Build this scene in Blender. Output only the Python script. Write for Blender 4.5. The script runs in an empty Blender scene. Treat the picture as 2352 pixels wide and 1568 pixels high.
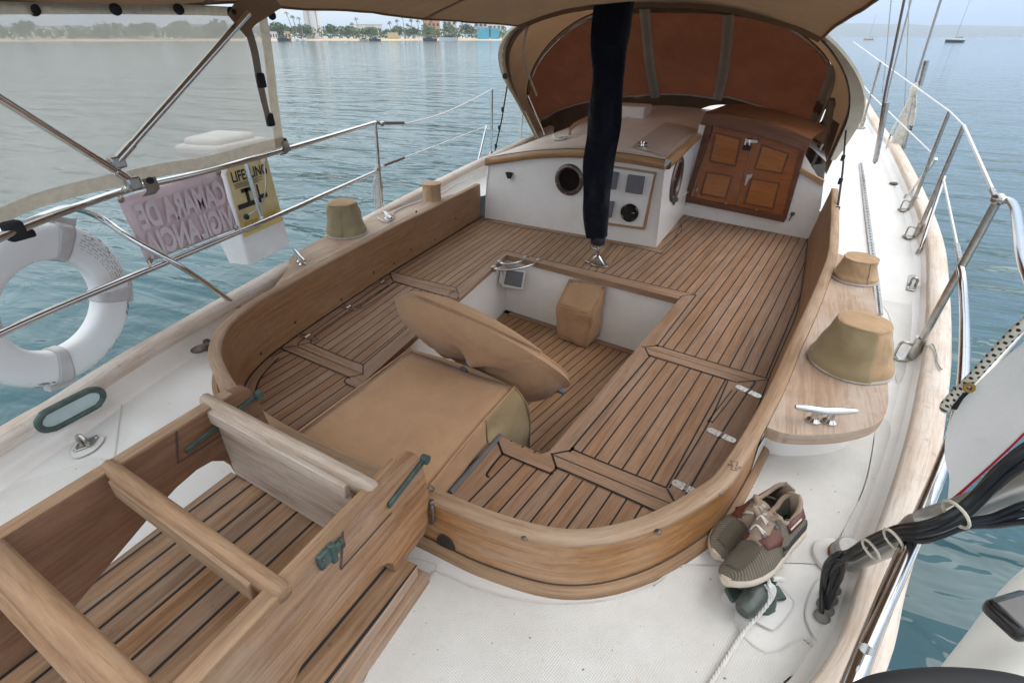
import bpy, bmesh, math, random
import numpy as np
from mathutils import Vector, Matrix, noise
random.seed(7)
SC = bpy.context.scene
COL = SC.collection
rad = math.radians
# ------------------------------------------------------------------ camera
EYE = Vector((0.0, 0.0, 1.4))
FPX, HZ, PSI = 1180.0, 85.0, rad(26)          # focal length and horizon in a 2352 px wide frame
PITCH = math.atan((784 - HZ) / FPX)
cam_d = bpy.data.cameras.new('camera')
cam = bpy.data.objects.new('camera', cam_d); COL.objects.link(cam)
cam.location = EYE
cam.rotation_euler = (rad(90) - PITCH, 0, PSI)
cam_d.sensor_width = 36.0
cam_d.lens = 36.0 * FPX / 2352.0
cam_d.clip_start = 0.02
cam_d.clip_end = 30000
SC.camera = cam
# ------------------------------------------------------------------ sky and sun (bright hazy overcast)
SUN_EL, SUN_AZ = rad(52), rad(60)             # azimuth measured from +Y towards +X
W = bpy.data.worlds.new('World'); SC.world = W; W.use_nodes = True
nt = W.node_tree; nt.nodes.clear()
wo = nt.nodes.new('ShaderNodeOutputWorld'); bg = nt.nodes.new('ShaderNodeBackground')
sky = nt.nodes.new('ShaderNodeTexSky'); sky.sky_type = 'NISHITA'; sky.sun_disc = False
sky.sun_elevation = SUN_EL; sky.sun_rotation = SUN_AZ
sky.air_density = 1.0; sky.dust_density = 1.2; sky.ozone_density = 1.5
tc = nt.nodes.new('ShaderNodeTexCoord'); mp = nt.nodes.new('ShaderNodeMapping')
mp.inputs['Scale'].default_value = (1.2, 1.2, 5.0)
nz = nt.nodes.new('ShaderNodeTexNoise'); nz.inputs['Scale'].default_value = 1.7; nz.inputs['Detail'].default_value = 6
nz.inputs['Roughness'].default_value = .55
cr = nt.nodes.new('ShaderNodeMapRange'); cr.inputs['From Min'].default_value = .30; cr.inputs['From Max'].default_value = .68
cr.inputs['To Min'].default_value = .86; cr.inputs['To Max'].default_value = .97
mx = nt.nodes.new('ShaderNodeMix'); mx.data_type = 'RGBA'
# thin cloud veil: paler and dimmer near the horizon, brighter overhead, whiter on the port side
gz = nt.nodes.new('ShaderNodeSeparateXYZ'); ge = nt.nodes.new('ShaderNodeMapRange'); ge.inputs['From Min'].default_value = 0.0; ge.inputs['From Max'].default_value = .55
gx = nt.nodes.new('ShaderNodeMapRange'); gx.inputs['From Min'].default_value = -.75; gx.inputs['From Max'].default_value = .35
vh = nt.nodes.new('ShaderNodeMix'); vh.data_type = 'RGBA'; vh.inputs[6].default_value = (4.1, 4.45, 4.4, 1); vh.inputs[7].default_value = (1.95, 3.1, 5.0, 1)
vz = nt.nodes.new('ShaderNodeMix'); vz.data_type = 'RGBA'; vz.inputs[7].default_value = (7.3, 7.65, 7.9, 1)
L = nt.links.new
L(tc.outputs['Generated'], mp.inputs['Vector']); L(mp.outputs[0], nz.inputs['Vector'])
L(nz.outputs['Fac'], cr.inputs['Value']); L(cr.outputs[0], mx.inputs[0])
L(tc.outputs['Generated'], gz.inputs[0]); L(gz.outputs[2], ge.inputs['Value']); L(gz.outputs[0], gx.inputs['Value']); L(gx.outputs[0], vh.inputs[0])
L(ge.outputs[0], vz.inputs[0]); L(vh.outputs[2], vz.inputs[6]); L(vz.outputs[2], mx.inputs[7])
L(sky.outputs[0], mx.inputs[6]); L(mx.outputs[2], bg.inputs['Color'])
bg.inputs['Strength'].default_value = 0.15
L(bg.outputs[0], wo.inputs['Surface'])
sd = bpy.data.lights.new('sun', 'SUN'); so = bpy.data.objects.new('sun', sd); COL.objects.link(so)
sd.energy = 1.2; sd.angle = rad(50); sd.color = (1.0, .96, .9)
so.location = (5, 3, 12)
sv = Vector((math.sin(SUN_AZ) * math.cos(SUN_EL), math.cos(SUN_AZ) * math.cos(SUN_EL), math.sin(SUN_EL)))
so.rotation_euler = sv.to_track_quat('Z', 'Y').to_euler()
SC.view_settings.view_transform = 'Standard'; SC.view_settings.look = 'None'
SC.view_settings.exposure = 0.68; SC.view_settings.gamma = 1.0
SC.cycles.max_bounces = 10; SC.cycles.transparent_max_bounces = 16
SC.cycles.use_denoising = True
# ------------------------------------------------------------------ survey helpers: sight lines measured on the photograph, cut by real planes
_c, _s, _ca, _sa = math.cos(PITCH), math.sin(PITCH), math.cos(PSI), math.sin(PSI)
def ray(x, y):
    X, Y = x - 1176, 784 - y
    fw = FPX * _c + Y * _s
    return Vector((X * _ca - fw * _sa, X * _sa + fw * _ca, Y * _c - FPX * _s))
def P(x, y, z):
    r = ray(x, y); return EYE + r * ((z - EYE.z) / r.z)
def PX(x, y, X):
    r = ray(x, y); return EYE + r * (X / r.x)
def PY(x, y, Y):
    r = ray(x, y); return EYE + r * (Y / r.y)
def PN(x, y, p0, n):
    r = ray(x, y); n = Vector(n); return EYE + r * ((Vector(p0) - EYE).dot(n) / r.dot(n))
def UP(b, x, y):
    return PN(x, y, b, (b[0], b[1], 0))
def sheer(y):
    return .012 * max(0.0, y - 3.0) ** 2
def PS(x, y, h):                                 # point h above the rising deck line
    z = h
    for _ in range(30):
        p = P(x, y, min(z, 1.3)); z = .5 * z + .5 * (h + sheer(p.y))
    return P(x, y, min(z, 1.3))
def A(x, y): return (459.4 + .293 * x, 459.4 + .293 * y)
def B(x, y): return (803.9 + .171 * x, 401.9 + .171 * y)
def Cc(x, y): return (861.3 + .3662 * x, 803.9 + .3662 * y)
def Dd(x, y): return (1091 + .293 * x, 459.4 + .293 * y)
# ------------------------------------------------------------------ object helpers
BASE = {}
def tag(o, label=None, cat=None, group=None, kind=None):
    if label: o['label'] = label
    if cat: o['category'] = cat
    if group: o['group'] = group
    if kind: o['kind'] = kind
    return o
def thing(name, label, cat, loc, group=None):
    o = bpy.data.objects.new(name, None); COL.objects.link(o)
    o.location = loc; o.empty_display_size = .1
    BASE[o.name] = Vector(loc)
    return tag(o, label, cat, group)
def spline(pts, n=8, closed=False):
    pts = [Vector(p) for p in pts]; N = len(pts); out = []
    if N < 3: return pts
    rng = N if closed else N - 1
    for i in range(rng):
        p1, p2 = pts[i], pts[(i + 1) % N]
        p0 = pts[i - 1] if (i > 0 or closed) else p1 * 2 - p2
        p3 = pts[(i + 2) % N] if (i + 2 < N or closed) else p2 * 2 - p1
        for k in range(n):
            t = k / n
            out.append(.5 * ((2 * p1) + (p2 - p0) * t + (2 * p0 - 5 * p1 + 4 * p2 - p3) * t * t + (3 * p1 - p0 - 3 * p2 + p3) * t ** 3))
    if not closed: out.append(pts[-1])
    return out
class M:
    def __init__(s): s.v = []; s.f = []; s.uv = []
    def face(s, idx, uv=None):
        s.f.append(tuple(idx)); s.uv.append(uv)
    def add(s, pts):
        n = len(s.v); s.v += [Vector(p) for p in pts]; return list(range(n, n + len(pts)))
    def poly(s, pts, uv=None): s.face(s.add(pts), uv); return s
    def grid(s, rows, uvs=None, closed_u=False, closed_v=False):
        R, C = len(rows), len(rows[0])
        ids = [s.add(r) for r in rows]
        if uvs is None:
            uvs = []
            acc = [0.0] * R
            for i in range(R):
                row = []; d = 0.0
                for j in range(C):
                    if j: d += (Vector(rows[i][j]) - Vector(rows[i][j - 1])).length
                    row.append(d)
                uvs.append(row)
            vv = [0.0]
            for i in range(1, R): vv.append(vv[-1] + (Vector(rows[i][C // 2]) - Vector(rows[i - 1][C // 2])).length)
            uvs = [[(uvs[i][j], vv[i]) for j in range(C)] for i in range(R)]
        for i in range(R - (0 if closed_v else 1)):
            for j in range(C - (0 if closed_u else 1)):
                a, b = (i + 1) % R, (j + 1) % C
                s.face((ids[i][j], ids[i][b], ids[a][b], ids[a][j]), [uvs[i][j], uvs[i][b], uvs[a][b], uvs[a][j]])
        return s
    def sweep(s, path, prof, closed=False, caps=True, up=(0, 0, 1), uvx=0.0):
        """prof: list of (side, up) offsets per cross section, or a function (i, n) -> list"""
        path = [Vector(p) for p in path]; N = len(path); rows = []; dist = [0.0]
        upv = Vector(up)
        for i in range(N):
            a = path[i - 1] if (i or closed) else path[i]
            b = path[(i + 1) % N] if (i < N - 1 or closed) else path[i]
            t = (b - a).normalized()
            sd_ = t.cross(upv)
            if sd_.length < 1e-4: sd_ = t.cross(Vector((1, 0, 0)))
            sd_.normalize(); u2 = sd_.cross(t).normalized()
            pr = prof(i, N) if callable(prof) else prof
            rows.append([path[i] + sd_ * q[0] + u2 * q[1] for q in pr])
            if i: dist.append(dist[-1] + (path[i] - path[i - 1]).length)
        K = len(rows[0]); per = [0.0]
        for k in range(1, K + 1): per.append(per[-1] + (rows[0][k % K] - rows[0][k - 1]).length)
        ids = [s.add(r) for r in rows]
        for i in range(N if closed else N - 1):
            j = (i + 1) % N; d1 = dist[j] if j else dist[i] + .05
            for k in range(K):
                m = (k + 1) % K
                s.face((ids[i][k], ids[i][m], ids[j][m], ids[j][k]),
                       [(dist[i] + uvx, per[k]), (dist[i] + uvx, per[k + 1]), (d1 + uvx, per[k + 1]), (d1 + uvx, per[k])])
        if caps and not closed:
            s.face(ids[0][::-1]); s.face(ids[-1])
        return s
    def tube(s, path, r, n=10, closed=False, caps=True):
        rr = r if callable(r) else (lambda i, N: r)
        return s.sweep(path, lambda i, N: [(rr(i, N) * math.cos(2 * math.pi * k / n), rr(i, N) * math.sin(2 * math.pi * k / n)) for k in range(n)], closed, caps)
    def rod(s, a, b, r, n=10): return s.tube([a, b], r, n)
    def box(s, c, size, R=None):
        c = Vector(c); h = Vector(size) / 2
        R = R or Matrix.Identity(3)
        P8 = [c + R @ Vector((sx * h.x, sy * h.y, sz * h.z)) for sz in (-1, 1) for sy in (-1, 1) for sx in (-1, 1)]
        i = s.add(P8)
        for q in ((0, 2, 3, 1), (4, 5, 7, 6), (0, 1, 5, 4), (2, 6, 7, 3), (0, 4, 6, 2), (1, 3, 7, 5)): s.face([i[k] for k in q])
        return s
    def hexa(s, P8):
        """8 corners: bottom ring of 4 then top ring of 4"""
        i = s.add(P8)
        for q in ((3, 2, 1, 0), (4, 5, 6, 7), (0, 1, 5, 4), (1, 2, 6, 5), (2, 3, 7, 6), (3, 0, 4, 7)): s.face([i[k] for k in q])
        return s
    def prism(s, pts, z0, z1):
        n = len(pts)
        g0 = z0 if callable(z0) else (lambda p: z0); g1 = z1 if callable(z1) else (lambda p: z1)
        a = s.add([(p[0], p[1], g0(p)) for p in pts]); b = s.add([(p[0], p[1], g1(p)) for p in pts])
        s.face(a[::-1]); s.face(b)
        for k in range(n): m = (k + 1) % n; s.face((a[k], a[m], b[m], b[k]))
        return s
    def lathe(s, prof, c, n=24, axis=(0, 0, 1), caps=True, warp=None):
        ax = Vector(axis).normalized(); q = Vector((0, 0, 1)).rotation_difference(ax)
        c = Vector(c); rows = []
        for (r, h) in prof:
            row = []
            for k in range(n):
                a = 2 * math.pi * k / n
                rr = r * (warp(a, h) if warp else 1.0)
                row.append(c + q @ Vector((rr * math.cos(a), rr * math.sin(a), h)))
            rows.append(row)
        ids = [s.add(r) for r in rows]
        per = 2 * math.pi * max(p[0] for p in prof)
        for i in range(len(prof) - 1):
            for k in range(n):
                m = (k + 1) % n; u0, u1 = per * k / n, per * (k + 1) / n
                s.face((ids[i][k], ids[i][m], ids[i + 1][m], ids[i + 1][k]), [(u0, prof[i][1]), (u1, prof[i][1]), (u1, prof[i + 1][1]), (u0, prof[i + 1][1])])
        if caps: s.face(ids[0][::-1]); s.face(ids[-1])
        return s
    def ball(s, c, r, n=10, sc=(1, 1, 1)):
        c = Vector(c); rows = []
        for i in range(1, n):
            t = math.pi * i / n
            rows.append([c + Vector((r * sc[0] * math.sin(t) * math.cos(2 * math.pi * k / (2 * n)), r * sc[1] * math.sin(t) * math.sin(2 * math.pi * k / (2 * n)), -r * sc[2] * math.cos(t))) for k in range(2 * n)])
        ids = [s.add(q) for q in rows]; lo = s.add([c - Vector((0, 0, r * sc[2]))])[0]; hi = s.add([c + Vector((0, 0, r * sc[2]))])[0]
        K = 2 * n
        for i in range(len(rows) - 1):
            for k in range(K): s.face((ids[i][k], ids[i][(k + 1) % K], ids[i + 1][(k + 1) % K], ids[i + 1][k]))
        for k in range(K): s.face((lo, ids[0][(k + 1) % K], ids[0][k])); s.face((hi, ids[-1][k], ids[-1][(k + 1) % K]))
        return s
    def strip(s, pts, w, n=(0, 0, 1), lift=0.0):
        pts = [Vector(p) for p in pts]; n = Vector(n); rows = []
        for i, p in enumerate(pts):
            t = (pts[min(i + 1, len(pts) - 1)] - pts[max(i - 1, 0)]).normalized()
            sd_ = t.cross(n).normalized() * w * .5
            rows.append([p - sd_ + n * lift, p + sd_ + n * lift])
        return s.grid(rows)
    def parts(s, name, mat, parent, **k):
        """one object per connected piece"""
        par = list(range(len(s.v)))
        def fd(a):
            while par[a] != a: par[a] = par[par[a]]; a = par[a]
            return a
        for f in s.f:
            for a in f[1:]: par[fd(a)] = fd(f[0])
        gr = {}
        for i, f in enumerate(s.f): gr.setdefault(fd(f[0]), []).append(i)
        for fs in gr.values():
            g = M(); mp_ = {}
            for i in fs:
                idx = []
                for a in s.f[i]:
                    if a not in mp_: mp_[a] = g.add([s.v[a]])[0]
                    idx.append(mp_[a])
                g.face(idx, s.uv[i])
            g.build(name, mat, parent, **k)
    def build(s, name, mat, parent=None, grain=None, smooth=True, bevel=0, seg=2, solid=0, sub=0, ang=40, off=0.0):
        if parent is not None: o0 = BASE[parent.name]
        else:
            o0 = sum(s.v, Vector()) / max(1, len(s.v))
            o0 = Vector((o0.x, o0.y, min(v.z for v in s.v)))
        me = bpy.data.meshes.new(name)
        me.from_pydata([tuple(v - o0) for v in s.v], [], s.f)
        uvl = me.uv_layers.new(name='UVMap')
        g = Vector(grain).normalized() if grain is not None else None
        rr = random.Random(len(s.v) * 31 + len(bpy.data.objects)); ox, oy = rr.random() * 7 * (1 if g else 0), 0
        for fi, p in enumerate(me.polygons):
            uv = s.uv[fi]
            if uv is not None and len(uv) == len(p.loop_indices) and g is None:
                for li, q in zip(p.loop_indices, uv): uvl.data[li].uv = q
            else:
                d = g or Vector((0, 1, 0)); nn = p.normal
                w = nn.cross(d)
                if w.length < .3:
                    d2 = Vector((1, 0, 0)) if abs(nn.x) < .8 else Vector((0, 0, 1)); w = nn.cross(d2).normalized(); d = w.cross(nn)
                else: w.normalize()
                for li in p.loop_indices:
                    q = s.v[me.loops[li].vertex_index]
                    uvl.data[li].uv = (q.dot(d) + ox, q.dot(w) + oy)
        if smooth:
            me.polygons.foreach_set('use_smooth', [True] * len(me.polygons))
            try: me.set_sharp_from_angle(angle=rad(ang))
            except Exception: pass
        me.materials.append(mat)
        ob = bpy.data.objects.new(name, me); COL.objects.link(ob)
        if parent is not None: ob.parent = parent
        else: ob.location = o0
        BASE[ob.name] = o0
        if sub:
            m = ob.modifiers.new('sub', 'SUBSURF'); m.levels = sub; m.render_levels = sub
        if solid:
            m = ob.modifiers.new('solid', 'SOLIDIFY'); m.thickness = solid; m.offset = off
        if bevel:
            m = ob.modifiers.new('bevel', 'BEVEL'); m.width = bevel; m.segments = seg; m.limit_method = 'ANGLE'; m.angle_limit = rad(35)
            m.harden_normals = False
        return ob
def lettering(name, text, mat, parent, origin, xdir, ydir, size, mirror=False, sx=1.0, extrude=.001, bold=0.0, fit=None):
    cu = bpy.data.curves.new(name, 'FONT'); cu.body = text; cu.size = 1.0; cu.extrude = 0.0; cu.offset = bold
    tmp = bpy.data.objects.new('tmp', cu); COL.objects.link(tmp)
    dg = bpy.context.evaluated_depsgraph_get(); me0 = bpy.data.meshes.new_from_object(tmp.evaluated_get(dg))
    COL.objects.unlink(tmp); bpy.data.objects.remove(tmp)
    if fit: sx = fit / (size * max(v.co.x for v in me0.vertices))
    xd, yd = Vector(xdir).normalized(), Vector(ydir).normalized(); n = xd.cross(yd)
    m = M(); idx = m.add([Vector(origin) + xd * (v.co.x * size * sx * (-1 if mirror else 1)) + yd * (v.co.y * size) + n * extrude for v in me0.vertices])
    for p in me0.polygons: m.face([idx[i] for i in p.vertices])
    return m.build(name, mat, parent, smooth=False)
def wob(p, amp, sc, seed=0.0):
    q = Vector(p) * sc + Vector((seed, seed * 1.7, -seed))
    return noise.noise(q) * amp
# ------------------------------------------------------------------ materials
class N:
    def __init__(s, name):
        s.m = bpy.data.materials.new(name); s.m.use_nodes = True; s.t = s.m.node_tree
        s.p = s.t.nodes['Principled BSDF']; s.o = s.t.nodes['Material Output']
    def n(s, typ, **k):
        x = s.t.nodes.new(typ)
        for a, b in k.items():
            if a in x.inputs: x.inputs[a].default_value = b
            else: setattr(x, a, b)
        return x
    def l(s, a, b): s.t.links.new(a, b)
    def math(s, op, a, b=None, c=None):
        x = s.t.nodes.new('ShaderNodeMath'); x.operation = op
        for i, q in enumerate((a, b, c)):
            if q is None: continue
            if isinstance(q, (int, float)): x.inputs[i].default_value = q
            else: s.l(q, x.inputs[i])
        return x.outputs[0]
    def mix(s, f, a, b, typ='MIX'):
        x = s.t.nodes.new('ShaderNodeMix'); x.data_type = 'RGBA'; x.blend_type = typ
        for i, q in ((0, f), (6, a), (7, b)):
            if isinstance(q, (int, float)): x.inputs[i].default_value = q
            elif isinstance(q, tuple): x.inputs[i].default_value = (*q[:3], 1)
            else: s.l(q, x.inputs[i])
        return x.outputs[2]
    def rng(s, v, a, b, c=0.0, d=1.0):
        x = s.n('ShaderNodeMapRange'); x.inputs[1].default_value = a; x.inputs[2].default_value = b; x.inputs[3].default_value = c; x.inputs[4].default_value = d
        s.l(v, x.inputs[0]); return x.outputs[0]
    def vec(s, x, y, z):
        q = s.t.nodes.new('ShaderNodeCombineXYZ')
        for i, k in enumerate((x, y, z)):
            if isinstance(k, (int, float)): q.inputs[i].default_value = k
            else: s.l(k, q.inputs[i])
        return q.outputs[0]
    def noise(s, v, scale, detail=4, rough=.55, dist=0.0):
        x = s.n('ShaderNodeTexNoise'); x.inputs['Scale'].default_value = scale; x.inputs['Detail'].default_value = detail
        x.inputs['Roughness'].default_value = rough; x.inputs['Distortion'].default_value = dist
        if v is not None: s.l(v, x.inputs['Vector'])
        return x.outputs['Fac']
    def bump(s, h, strength, dist=.01, nrm=None):
        x = s.n('ShaderNodeBump'); x.inputs['Strength'].default_value = strength; x.inputs['Distance'].default_value = dist
        s.l(h, x.inputs['Height'])
        if nrm is not None: s.l(nrm, x.inputs['Normal'])
        return x.outputs[0]
    def uv(s):
        q = s.n('ShaderNodeUVMap'); z = s.n('ShaderNodeSeparateXYZ'); s.l(q.outputs[0], z.inputs[0]); return z.outputs[0], z.outputs[1]
    def pos(s): return s.n('ShaderNodeNewGeometry').outputs['Position']
    def base(s, c):
        if isinstance(c, tuple): s.p.inputs['Base Color'].default_value = (*c, 1)
        else: s.l(c, s.p.inputs['Base Color'])
    def set(s, **k):
        for a, b in k.items():
            a = a.replace('_', ' ')
            if isinstance(b, (int, float)): s.p.inputs[a].default_value = b
            else: s.l(b, s.p.inputs[a])
        return s.m
def wood(name, c1, c2, c3, plank=None, gap=.006, rough=.6, fig=0.0, weather=.5, coat=0.0, vary=.25, spots=.0):
    k = N(name); u, v = k.uv(); r = 0.0
    if plank:
        q = k.math('DIVIDE', v, plank); idx = k.math('FLOOR', q); fr = k.math('FRACT', q)
        wn = k.n('ShaderNodeTexWhiteNoise', noise_dimensions='1D'); k.l(idx, wn.inputs['W']); r = wn.outputs['Value']
        caulk = k.math('LESS_THAN', fr, gap / plank)
        gv = k.vec(k.math('ADD', u, k.math('MULTIPLY', r, 9.0)), v, k.math('MULTIPLY', r, 5.0))
    else: gv = k.vec(u, v, 0.0)
    def st(su, sv):
        x = k.n('ShaderNodeVectorMath', operation='MULTIPLY'); k.l(gv, x.inputs[0]); x.inputs[1].default_value = (su, sv, 1); return x.outputs[0]
    g1 = k.noise(st(2.2, 38), 1.0, 6, .62, .6)
    g2 = k.noise(st(5, 120), 1.0, 5, .7)
    g3 = k.noise(st(1.6, 4.5), 1.0, 4, .6)
    g4 = k.noise(k.pos(), 9.0, 8, .75)
    f = k.rng(g1, .38, .62)
    if fig:
        wv = k.n('ShaderNodeTexWave', wave_type='BANDS', bands_direction='Y'); wv.inputs['Scale'].default_value = 9; wv.inputs['Distortion'].default_value = 9; wv.inputs['Detail'].default_value = 4; wv.inputs['Detail Scale'].default_value = 1.6; wv.inputs['Detail Roughness'].default_value = .6
        k.l(st(.5, 1.0), wv.inputs['Vector'])
        f = k.math('ADD', k.math('MULTIPLY', f, 1 - fig), k.math('MULTIPLY', wv.outputs['Fac'], fig))
    col = k.mix(f, c1, c2)
    col = k.mix(k.math('MULTIPLY', k.rng(g3, .42, .66), weather), col, c3)
    col = k.mix(k.math('MULTIPLY', k.rng(g2, .50, .70), .55), col, tuple(x * .5 for x in c2))
    if plank:
        hv = k.n('ShaderNodeHueSaturation'); k.l(col, hv.inputs['Color']); k.l(k.rng(r, 0, 1, 1 - vary, 1 + vary), hv.inputs['Value'])
        k.l(k.rng(k.math('FRACT', k.math('MULTIPLY', r, 7.3)), 0, 1, .92, 1.08), hv.inputs['Saturation']); col = hv.outputs[0]
    col = k.mix(k.math('MULTIPLY', k.rng(g4, .50, .72), .42), col, tuple(x * q for x, q in zip(c1, (.62, .50, .42))))
    if spots:
        col = k.mix(k.math('MULTIPLY', k.rng(k.noise(k.pos(), 30, 2), .68, .74), spots), col, (.03, .022, .018))
    h = g2
    if plank:
        col = k.mix(caulk, col, (.012, .012, .013)); h = k.math('SUBTRACT', g2, k.math('MULTIPLY', caulk, 1.5))
    k.base(col)
    k.l(k.bump(h, .55, .003), k.p.inputs['Normal'])
    return k.set(Roughness=rough, Coat_Weight=coat, Coat_Roughness=.25)
def plain(name, c, rough=.5, metal=0.0, var=.12, sc=14.0, bump=0.0, coat=0.0, dirt=None, dsc=5.0, damt=.5):
    k = N(name); p = k.pos(); n1 = k.noise(p, sc, 5, .6)
    col = k.mix(k.rng(n1, .3, .7), tuple(x * (1 - var) for x in c), tuple(min(1, x * (1 + var)) for x in c))
    if dirt:
        col = k.mix(k.math('MULTIPLY', k.rng(k.noise(p, dsc, 8, .72), .52, .78), damt), col, dirt)
    k.base(col)
    if bump: k.l(k.bump(k.noise(p, sc * 8, 3), bump, .004), k.p.inputs['Normal'])
    k.set(Roughness=k.rng(n1, .2, .8, max(0, rough - .08), rough + .08))
    return k.set(Metallic=metal, Coat_Weight=coat, Coat_Roughness=.15)
def canvas(name, c, c2=None, trans=0.0, rough=.9, wr=.35, tc=None, sc=6.0):
    k = N(name); p = k.pos(); c2 = c2 or tuple(x * .8 for x in c)
    n1 = k.noise(p, sc, 6, .6, .4); n2 = k.noise(p, 420, 2)
    col = k.mix(k.rng(n1, .3, .72), c, c2)
    col = k.mix(k.math('MULTIPLY', k.rng(n2, .4, .7), .18), col, tuple(x * .6 for x in c))
    k.base(col); nb = k.bump(k.noise(p, 6, 3, .5, .5), wr * 1.5, .035); nb = k.bump(n2, .25, .001, nb)
    k.l(nb, k.p.inputs['Normal']); k.set(Roughness=rough, Sheen_Weight=.15)
    k.p.inputs['Specular IOR Level'].default_value = .15
    if trans:
        tr = k.n('ShaderNodeBsdfTranslucent'); k.l(col if tc is None else k.mix(k.rng(n1, .3, .72), tc, tuple(x * .8 for x in tc)), tr.inputs['Color']); k.l(nb, tr.inputs['Normal'])
        ms = k.n('ShaderNodeMixShader'); ms.inputs[0].default_value = trans
        k.l(k.p.outputs[0], ms.inputs[1]); k.l(tr.outputs[0], ms.inputs[2]); k.l(ms.outputs[0], k.o.inputs['Surface'])
    return k.m
def nonskid(name, c):
    k = N(name); p = k.pos(); z = k.n('ShaderNodeSeparateXYZ'); k.l(p, z.inputs[0])
    a = k.math('ADD', k.math('MULTIPLY', z.outputs[0], .866), k.math('MULTIPLY', z.outputs[1], .5))
    b = k.math('SUBTRACT', k.math('MULTIPLY', z.outputs[1], .866), k.math('MULTIPLY', z.outputs[0], .5))
    w = 2 * math.pi / .0085
    h = k.math('MULTIPLY', k.math('SINE', k.math('MULTIPLY', a, w)), k.math('SINE', k.math('MULTIPLY', b, w)))
    n1 = k.noise(p, 5, 7, .7); n2 = k.noise(p, 42, 3, .6); n3 = k.noise(p, 1.6, 4, .6)
    col = k.mix(k.rng(n1, .35, .75), c, tuple(x * q for x, q in zip(c, (.86, .84, .80))))
    col = k.mix(k.math('MULTIPLY', k.rng(n3, .45, .7), .45), col, (.60, .56, .53))
    col = k.mix(k.math('MULTIPLY', k.rng(n2, .66, .74), .35), col, (.55, .40, .27))
    col = k.mix(k.math('MULTIPLY', k.rng(k.noise(p, 58, 1), .775, .79), .8), col, (.16, .10, .08))
    col = k.mix(k.math('MULTIPLY', k.rng(h, -.2, -.9), .16), col, (.38, .36, .35))
    k.base(col); k.l(k.bump(h, .5, .0012), k.p.inputs['Normal'])
    return k.set(Roughness=.55)
def gelcoat(name, c, rough=.3, stain=.35):
    k = N(name); p = k.pos(); n1 = k.noise(p, 3.5, 7, .7); n2 = k.noise(p, 26, 3, .6)
    col = k.mix(k.rng(n1, .4, .8), c, tuple(x * q for x, q in zip(c, (.90, .87, .83))))
    col = k.mix(k.math('MULTIPLY', k.rng(n2, .66, .76), stain), col, (.50, .38, .26))
    k.base(col); return k.set(Roughness=rough, Coat_Weight=.25, Coat_Roughness=.2)
teak_seat = wood('teak_seat', (.365, .215, .130), (.26, .143, .081), (.385, .265, .188), plank=.0632, gap=.0072, rough=.7, weather=.5, vary=.08)
teak_seat_gold = wood('teak_seat_gold', (.37, .225, .125), (.27, .152, .078), (.38, .26, .168), plank=.0632, gap=.0072, rough=.65, weather=.4, vary=.08)
teak_sole = wood('teak_sole', (.48, .28, .15), (.35, .185, .092), (.45, .30, .20), plank=.0632, gap=.0072, rough=.65, weather=.35, vary=.09)
teak_edge = wood('teak_edge', (.38, .235, .15), (.275, .158, .092), (.40, .28, .205), rough=.65, weather=.5)
teak_grey = wood('teak_grey', (.38, .245, .155), (.25, .15, .09), (.43, .33, .255), rough=.78, weather=.8)
teak_bleached = wood('teak_bleached', (.54, .43, .34), (.33, .235, .17), (.60, .52, .45), rough=.85, weather=.8)
teak_grate = wood('teak_grate', (.37, .222, .125), (.21, .112, .056), (.42, .30, .21), plank=.076, gap=.0095, rough=.75, weather=.6, vary=.11, spots=.3)
teak_rail_side = wood('teak_rail_side', (.40, .21, .095), (.19, .082, .032), (.46, .33, .24), rough=.75, weather=.62, fig=.25, spots=.15)
teak_rail_brown = wood('teak_rail_brown', (.235, .115, .058), (.15, .066, .030), (.30, .20, .145), rough=.7, weather=.45, fig=.2)
teak_round = wood('teak_round', (.37, .222, .120), (.235, .127, .064), (.43, .32, .225), rough=.75, weather=.6)
coam_out = wood('coaming_orange_teak', (.47, .222, .075), (.28, .115, .032), (.52, .36, .225), rough=.5, weather=.7, fig=.45, coat=.1)
moulding_teak = wood('moulding_teak', (.36, .22, .115), (.25, .14, .07), (.40, .28, .18), rough=.6, weather=.5)
coam_in = wood('coaming_brown_teak', (.39, .205, .092), (.265, .13, .052), (.40, .24, .14), rough=.55, weather=.5, fig=.25, spots=.25)
coam_cap = wood('coaming_cap_teak', (.41, .262, .155), (.28, .162, .088), (.46, .345, .25), rough=.7, weather=.65)
cap_teak = wood('cap_rail_teak', (.66, .57, .49), (.56, .44, .345), (.71, .66, .61), rough=.8, weather=.9, spots=.25)
pad_teak = wood('pad_teak', (.50, .355, .255), (.37, .235, .155), (.56, .46, .38), rough=.72, weather=.85, fig=.2)
trim_teak = wood('trim_teak', (.46, .27, .12), (.30, .155, .065), (.45, .30, .18), rough=.4, weather=.3, coat=.3)
mahogany = wood('varnished_mahogany', (.345, .102, .018), (.22, .056, .009), (.37, .12, .024), rough=.22, weather=.3, coat=.7, fig=.2)
mahogany_panel = wood('varnished_panel', (.42, .14, .024), (.27, .075, .011), (.45, .165, .032), rough=.22, weather=.35, coat=.7, fig=.35)
mahogany_dark = wood('dark_mahogany', (.16, .055, .020), (.10, .030, .010), (.18, .065, .024), rough=.45, weather=.3, coat=.15)
white_gel = gelcoat('white_gelcoat', (.84, .825, .80), stain=.2)
deck_gel = gelcoat('deck_gelcoat', (.71, .70, .685), rough=.45, stain=.5)
grip = nonskid('nonskid_deck', (.68, .675, .655))
roof_paint = plain('roof_paint', (.72, .62, .55), .45, var=.06, sc=5)
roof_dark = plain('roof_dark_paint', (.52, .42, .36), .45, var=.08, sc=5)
caulk = plain('black_caulk', (.013, .013, .014), .6, var=.2)
seam_brown = plain('seam_brown', (.075, .05, .038), .7, var=.2)
panel_line = plain('moulded_groove', (.56, .53, .50), .6, var=.15)
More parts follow.
